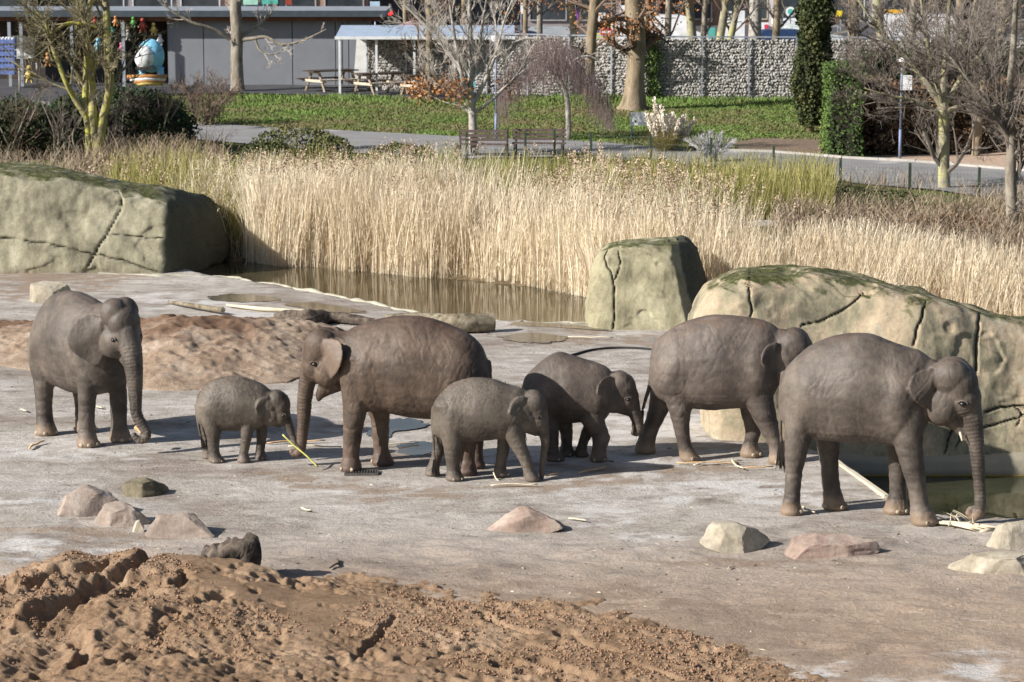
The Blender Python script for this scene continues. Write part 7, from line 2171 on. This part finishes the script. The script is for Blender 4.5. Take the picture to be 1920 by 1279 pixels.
# no entry sign
def no_entry():
    Y = 118; c = V(1137, 60, Y); root = thing('no_entry_sign', 'round red no entry sign with white bar showing over the stone wall', 'road sign', (c[0], Y, 1.0))
    MB().tube([(c[0], Y + .06, 1.0), (c[0], Y + .06, c[2] + .2)], .035, 8).build('pole', Mzinc, root, True)
    r = .29
    MB().tube([(c[0], Y + .012, c[2]), (c[0], Y - .005, c[2])], r, 32).build('rim', M_white, root)
    MB().tube([(c[0], Y - .006, c[2]), (c[0], Y - .012, c[2])], r * .93, 32).build('disc', mat('sign_red', [(.6, .02, .03)], 3, .4), root)
    MB().box((c[0], Y - .016, c[2]), (r * 1.4, .006, r * .32)).build('bar', M_white, root)
no_entry()
def plate_sign(px, py, Y, w, h, m, label, zb=1.0, nm='street_sign', txt=None, n=1):
    c = V(px, py, Y); root = thing(nm, label, 'sign', (c[0], Y, zb))
    MB().tube([(c[0], Y + .05, zb), (c[0], Y + .05, c[2] + h / 2)], .03, 8).build('pole', Mzinc, root, True)
    for k in range(n): MB().box((c[0], Y, c[2] - k * (h + .08)), (w, .02, h)).build('plate', m, root)
    if txt: text(txt, h * .6, (c[0], Y - .014, c[2]), M_rub, root)
plate_sign(1078, 28, 122, .3, .5, mat('sign_purple', [(.3, .1, .5)], 3, .5), 'purple and blue sign on a pole among the street trees')
plate_sign(703, 11, 124, .45, .4, mat('sign_blue', [(.4, .55, .68)], 3, .5), 'pair of pale blue plates on a pole behind the shed roof', n=2)
c = V(732, 28, 126)
root = thing('traffic_light', 'traffic light showing red behind the picnic canopy', 'traffic light', (c[0], 126, 1.0))
MB().tube([(c[0], 126.1, 1.0), (c[0], 126.1, c[2] + .4)], .06, 8).build('pole', Mzinc, root); MB().box((c[0], 126, c[2] - .15), (.3, .18, .85)).build('housing', M_rub, root)
m_, nt, b_ = nt_new('red_lamp'); b_.inputs['Base Color'].default_value = (.6, .02, .02, 1); b_.inputs['Emission Color'].default_value = (1, .03, .03, 1); b_.inputs['Emission Strength'].default_value = 1.0
Vv, F = ellipsoid((c[0], 125.9, c[2] + .1), (.13, .06, .13), 14, 8); obj('red_light', Vv, F, m_, root, True)
for dz in (-.16, -.42): 
    Vv, F = ellipsoid((c[0], 125.9, c[2] + dz), (.1, .04, .1), 12, 8); obj('unlit_lens', Vv, F, mat('dark_lens', [(.04, .04, .03)], 3, .2), root, True)
# white information sign by the pampas
p = GT(1184, 262); Y = p[1]; c = V(1198, 223, Y)
root = thing('info_sign', 'white rectangular sign on a thin pole left of the pampas grass', 'sign', tuple(p))
MB().box((c[0], Y, c[2]), (.58, .05, .44)).build('panel', M_white, root); MB().tube([(p[0], Y + .05, p[2]), (p[0], Y + .05, c[2] + .2)], .03, 8).build('pole', mat('green_pole', [(.1, .2, .2)], 3, .5), root)
MB().box((c[0] - .12, Y - .03, c[2] - .08), (.06, .008, .08)).build('mark', M_rub, root)
# blue grey poles
def pole(px, pyb, pyt, label, lamp=False, wpx=4):
    p = GT(px, pyb); Y = p[1]; t = V(px, pyt, Y); s = FPX / Y
    root = thing('lamp_post', label, 'lamp post', tuple(p))
    MB().tube([p, p + [0, 0, .9]], wpx / s * .7, 10).build('sleeve', mat('blue_post', [(.16, .2, .32), (.22, .27, .4)], 3, .5), root, True)
    MB().tube([p + [0, 0, .9], [p[0], p[1], t[2]]], wpx / s * .45, 10).build('pole', mat('blue_post', [(.16, .2, .32), (.22, .27, .4)], 3, .5), root, True)
    MB().tube([[p[0], p[1], t[2]], [p[0], p[1], t[2] + .06], [p[0], p[1], t[2] + .2], [p[0], p[1], t[2] + .24]], [.06, .14, .16, .05], 12).build('lamp_head', M_white, root, True)
    if lamp:
        c = V(px + 13, 155, Y); MB().box((c[0], Y, c[2]), (.34, .03, .46)).build('plate', M_white, root)
pole(930, 262, 80, 'slim blue grey lamp post standing right of the maple')
pole(1687, 297, 122, 'blue grey lamp post with a white plate in front of the dark hedge', True)
# white board between posts
def board():
    a = GT(1782, 284); Y = a[1]; c = V(1801, 237, Y)
    root = thing('white_board', 'tall white board on dark feet between two pinkish trunks', 'board', (c[0], Y, a[2]))
    q = [V(1783, 278, Y), V(1816, 278, Y), V(1816, 196, Y), V(1796, 196, Y), V(1785, 225, Y)]; w_ = [k + [0, .08, 0] for k in q]; n = 5
    obj('panel', q + w_, [tuple(range(5)), tuple(range(9, 4, -1))] + [(i, i + 5, (i + 1) % 5 + 5, (i + 1) % 5) for i in range(5)], M_white, root)
    MB().box(((q[0][0] + q[1][0]) / 2, Y + .05, q[0][2] - .12), (.62, .3, .22)).build('base', M_wdark, root)
    x = V(1821, 0, Y)[0]; MB().box((x, Y + .1, 1.3), (.13, .12, 1.5)).build('post', M_tr_grey, root)
board()

# ================================================================== STREET BEYOND THE WALL
Mst = mat('street_asphalt', [(.06, .06, .065), (.1, .1, .105)], .6, .8, .2, 8, world=True)
o = obj('street', [(-150, 112.5, 1.05), (150, 112.5, 1.05), (150, 235, 1.05), (-150, 235, 1.05)], [(0, 1, 2, 3)], Mst); tag(o, kind='structure')
M_glass = mat('dark_glass', [(.02, .025, .03), (.06, .07, .08)], .8, .08, 0, spec=.6)
M_tyre = mat('tyre', [(.02, .02, .02)], 3, .8)
def car(px, Y, col, label, van=False, rz=0.0, first=None):
    x = V(px, 0, Y)[0]; z = 1.06
    root = thing('parked_van' if van else 'parked_car', label, 'van' if van else 'car', (x, Y, z), rz, 'vehicles in the street behind the wall'); WL[root.name] = np.zeros(3)
    M = mat('car_paint', [col], 2, .25, 0, spec=.6)
    L, W_, H = (5.0, 1.95, 2.1) if van else (4.3, 1.75, 1.48)
    prof = [(-.5, .18), (-.5, .45), (-.49, .62), (-.36, .68), (-.24, .97), (-.15, 1.0), (.12, 1.0), (.2, .96), (.31, .66), (.47, .58), (.5, .4), (.5, .18)] if not van else [(-.5, .15), (-.5, .6), (-.49, .97), (-.45, 1.0), (.2, 1.0), (.26, .97), (.36, .62), (.48, .52), (.5, .35), (.5, .15)]
    n = len(prof); Vv = []
    for yy, sc in ((-1, .0), (-.96, 1), (.96, 1), (1, .0)):
        for (a, h) in prof:
            inset = .82 if h > .7 else 1.0
            Vv.append((a * L * (.995 if sc == 0 else 1), yy * W_ / 2 * inset * (1 if sc else .985), h * H))
    F = []
    for k in range(3):
        for i in range(n): F.append((k * n + i, k * n + (i + 1) % n, (k + 1) * n + (i + 1) % n, (k + 1) * n + i))
    F.append(tuple(range(n))[::-1]); F.append(tuple(range(3 * n, 4 * n)))
    obj('body', Vv, F, M, root, local=True)
    for s_ in (-1, 1):
        MB().add([(-.27 * L if not van else .0 * L, s_ * W_ * .44, .69 * H), (.27 * L, s_ * W_ * .44, .69 * H), (.15 * L, s_ * W_ * .42, .94 * H), (-.2 * L if not van else .02 * L, s_ * W_ * .42, .94 * H)], [(0, 1, 2, 3)]).build('side_window', M_glass, root, local=True)
        for a in (-.31, .32):
            MB().tube([(a * L, s_ * W_ * .42, .32), (a * L, s_ * W_ * .5 + s_ * .02, .32)], .32, 16).build('wheel', M_tyre, root, local=True)
    MB().add([(.325 * L, -W_ * .38, .66 * H), (.325 * L, W_ * .38, .66 * H), (.215 * L, W_ * .36, .95 * H), (.215 * L, -W_ * .36, .95 * H)] if not van else [(.372 * L, -W_ * .4, .63 * H), (.372 * L, W_ * .4, .63 * H), (.275 * L, W_ * .38, .94 * H), (.275 * L, -W_ * .38, .94 * H)], [(0, 1, 2, 3)]).build('windscreen', M_glass, root, local=True)
    return root
car(972, 134, (.02, .03, .07), 'dark blue car roof just above the left end of the stone wall', rz=.1)
car(1034, 140, (.3, .32, .34), 'silver car above the wall left of the purple sign')
car(1180, 142, (.55, .62, .12), 'yellow green car glimpsed between the flared trunk and the no entry sign')
car(1238, 139, (.7, .7, .7), 'white van behind the slim street trees right of the flared trunk', van=True)
car(1470, 136, (.02, .04, .1), 'dark blue car above the wall right of the striped banner')
car(1512, 142, (.55, .6, .6), 'pale silver car just left of the columnar evergreen')
car(1640, 144, (.1, .1, .12), 'black car right of the columnar evergreen above the wall')
car(900, 142, (.12, .02, .02), 'dark red car behind the right end of the canopy')
car(1740, 140, (.6, .6, .62), 'white car behind the wide bare crown', van=True)
# banners, boards and stalls in the street
def panel(px, py0, py1, wpx, Y, m, label, nm='advert_board', dz=.08, txt=None, tm=None, ts=.4, rot=0):
    a, b_ = V(px, py0, Y), V(px, py1, Y); w_ = wpx / FPX * Y; z1 = a[2]; z0 = max(1.05, b_[2] - .0)
    root = thing(nm, label, nm.replace('_', ' '), (a[0], Y, 1.05))
    MB().box((a[0], Y, (z0 + z1) / 2), (w_, dz, z1 - z0)).build('face', m, root)
    for s_ in (-1, 1): MB().box((a[0] + s_ * w_ * .42, Y + dz * .8, (1.05 + z1) / 2), (.06, .05, z1 - 1.05)).build('post', Mzinc, root)
    if txt: text(txt, ts, (a[0], Y - dz / 2 - .01, (z0 + z1) / 2 + .35), tm or M_rub, root, (pi / 2, rot, 0))
    return root
panel(1364, 21, 78, 16, 150, M_white, 'narrow white board with large dark vertical letters behind the wall', txt='NV', ts=.62, rot=pi / 2)
panel(1386, 20, 84, 21, 149, M_white, 'broad white board right of the lettered one behind the wall', txt='---', ts=.3)
pb = panel(1411, 10, 82, 8, 147, mat('banner_red', [(.65, .08, .03)], 3, .5), 'narrow red and white banner left of the smooth grey trunk', nm='banner')
MB().box((V(1407, 0, 146.8)[0], 146.8, 3.0), (.1, .04, 2.9)).build('white_edge', M_white, pb)
pb = panel(1434, 42, 82, 14, 146, M_white, 'white poster with red and blue blocks right of the smooth grey trunk', nm='poster_board')
for k, mt in enumerate((mat('print_red', [(.6, .06, .1)], 3, .5), mat('print_blue', [(.05, .08, .4)], 3, .5), mat('print_red', [(.6, .06, .1)], 3, .5))):
    c = V(1437, 50 + k * 9, 145.9); MB().box((c[0], 145.93, c[2]), (.22, .02, .22)).build('print', mt, pb)
panel(1564, 20, 31, 30, 150, mat('board_yellow', [(.8, .62, .02)], 3, .5), 'bright yellow sign board right of the columnar evergreen', nm='yellow_sign', txt='', )
panel(1563, 33, 41, 20, 150.2, mat('board_redor', [(.5, .12, .04)], 3, .5), 'red and cream strip sign below the yellow board')
panel(1676, 18, 36, 34, 152, mat('board_amber', [(.8, .45, .05)], 3, .5), 'amber and white sign board seen through the wide bare crown', nm='yellow_sign')
panel(1632, 38, 60, 12, 150, M_white, 'small white board behind the slim lichen street tree')
panel(1600, 22, 38, 16, 151, M_white, 'white striped board behind the thick brown street tree')
panel(1126, 24, 52, 18, 150, M_white, 'white board behind the no entry sign')
panel(1170, 10, 24, 14, 151, M_white, 'small white board high behind the flared trunk')
panel(982, 5, 26, 12, 152, M_white, 'white board among the dark trees above the weeping tree')
panel(506, -6, 8, 30, 150, M_teal, 'green patterned board above the shed roof')
panel(541, -8, 9, 12, 149, M_redd, 'red board above the shed roof'); 
panel(470, -4, 9, 28, 151, mat('board_mint', [(.35, .6, .5)], 3, .6), 'mint green board above the shed roof near the thick trunk')
panel(1335, 52, 76, 12, 144, M_teal, 'green umbrella like screen left of the white boards')
# market stall with white roof
def stall():
    Y = 152; c = V(1490, 80, Y); root = thing('market_stall', 'stall with white roof and dark open front left of the columnar evergreen', 'stall', (c[0], Y, 1.05))
    a, b_ = V(1455, 0, Y)[0], V(1530, 0, Y)[0]; zt = V(0, 42, Y)[2]
    MB().box(((a + b_) / 2, Y + 1, zt), (b_ - a, 2.6, .3)).build('roof', M_white, root); MB().box(((a + b_) / 2, Y + 2.1, (zt + 1.05) / 2), (b_ - a - .1, .1, zt - 1.05)).build('back', M_rub, root)
    MB().box((a + .5, Y + .2, (zt + 1.05) / 2), (.9, .1, zt - 1.2)).build('poster', M_yel, root)
    for x in (a + .06, (a + b_) / 2, b_ - .06): MB().box((x, Y, (zt + 1.05) / 2), (.09, .09, zt - 1.2)).build('post', Mzinc, root)
    MB().box(((a + b_) / 2 + .4, Y + .3, 1.55), (1.6, .5, 1.0)).build('counter', M_wood, root)
stall()
# round logo-like sign on a post, white disc with teal
c = V(1482, 22, 144); root = thing('round_sign', 'round pale sign on a thin pole above the stall roof', 'sign', (c[0], 144, 1.05))
MB().tube([(c[0], 144.05, 1.05), (c[0], 144.05, c[2])], .05, 8).build('pole', Mzinc, root); MB().tube([(c[0], 144, c[2]), (c[0], 143.95, c[2])], .26, 24).build('disc', M_white, root); MB().tube([(c[0], 143.94, c[2]), (c[0], 143.92, c[2])], .16, 24).build('inner_disc', M_teal, root)
# pink parasol behind the canopy
c = V(775, 55, 122); root = thing('parasol', 'dusty pink parasol behind the canopy roof', 'parasol', (c[0], 122, 1.05))
MB().tube([(c[0], 122, 1.05), (c[0], 122, c[2] + .2)], .04, 8).build('pole', Mzinc, root); MB().tube([(c[0], 122, c[2] - .35), (c[0], 122, c[2] + .1), (c[0], 122, c[2] + .42)], [1.7, 1.0, .05], 10).build('cover', mat('parasol_cloth', [(.3, .17, .19), (.38, .24, .26)], 2, .8), root)

# buildings along the far side of the street
def facade(px0, px1, Y, H, cols, label, seed, shop=True, trim=(.4, .38, .35)):
    r = np.random.RandomState(seed)
    x0, x1 = V(px0, 0, Y)[0], V(px1, 0, Y)[0]; z0 = 1.05; W_ = x1 - x0
    Mw = mat('facade_wall', cols, .6, .85, .2, 6, world=True); Mt = mat('facade_trim', [trim], 2, .7)
    root = thing('street_building', label, 'building', ((x0 + x1) / 2, Y, z0), 0, 'buildings across the street')
    MB().box(((x0 + x1) / 2, Y + 5, z0 + H / 2), (W_ - .05, 9.6, H)).build('wall', Mw, root)
    MB().box(((x0 + x1) / 2, Y + 5, z0 + H + .15), (W_ + .1, 10.1, .3)).build('roof', Mt, root)
    n = max(2, int(W_ / 2.6)); w_ = W_ / n
    MB().box(((x0 + x1) / 2, Y + .1, z0 + 3.1), (W_, .25, .45)).build('shop_sign_band', Mt, root)
    for i in range(n):
        x = x0 + w_ * (i + .5)
        f = MB(); ww, hh = w_ * .78, 2.3
        f.box((x, Y + .16, z0 + .45 + hh / 2), (ww, .06, hh)); fr = f.build('shop_window', M_glass, root)
        g = MB(); 
        for s_ in (-1, 1): g.box((x + s_ * (ww / 2 + .04), Y + .15, z0 + .45 + hh / 2), (.08, .14, hh + .16))
        g.box((x, Y + .15, z0 + .45 + hh + .05), (ww, .14, .08)); g.box((x, Y + .15, z0 + .41), (ww, .18, .08)); gf = g.build('frame', Mt, fr)
        for lvl in range(int((H - 4) / 3.1)):
            zz = z0 + 4.4 + lvl * 3.1
            f = MB().box((x, Y + .17, zz + .75), (w_ * .45, .05, 1.5)).build('window', M_glass, root)
            g = MB().box((x, Y + .12, zz - .05), (w_ * .55, .2, .08)); g.box((x, Y + .14, zz + .75), (.06, .06, 1.5)); g.build('sill', Mt, f)
fac = [(-500, 60, 176, 11, [(.22, .2, .19), (.3, .28, .27)], 'grey rendered building behind the shed roof at far left', 1, (.5, .5, .5)),
       (60, 420, 178, 12, [(.22, .2, .22), (.3, .28, .3)], 'dark brown building behind the shed, left of the thick lawn trunk', 2, (.55, .57, .6)),
       (420, 690, 175, 10, [(.26, .17, .14), (.36, .25, .21)], 'red brick building behind the shed roof', 3, (.4, .36, .32)),
       (690, 985, 180, 13, [(.05, .055, .08), (.09, .1, .13)], 'dark navy building behind the picnic canopy', 4, (.08, .09, .12)),
       (985, 1240, 177, 12, [(.24, .2, .2), (.32, .28, .28)], 'brown building behind the no entry sign', 5, (.35, .33, .33)),
       (1240, 1450, 179, 11, [(.2, .13, .1), (.28, .18, .14)], 'reddish building behind the white boards', 6, (.4, .36, .3)),
       (1450, 1720, 176, 12, [(.25, .24, .25), (.34, .33, .33)], 'light grey building behind the columnar evergreen', 7, (.5, .5, .5)),
       (1720, 2500, 178, 12, [(.24, .2, .19), (.3, .26, .24)], 'brown building behind the wide bare crown', 8, (.36, .33, .3))]
for a, b_, Y, H, cols, lb, sd_, tr_ in fac: facade(a, b_, Y, H, cols, lb, sd_, trim=tr_)
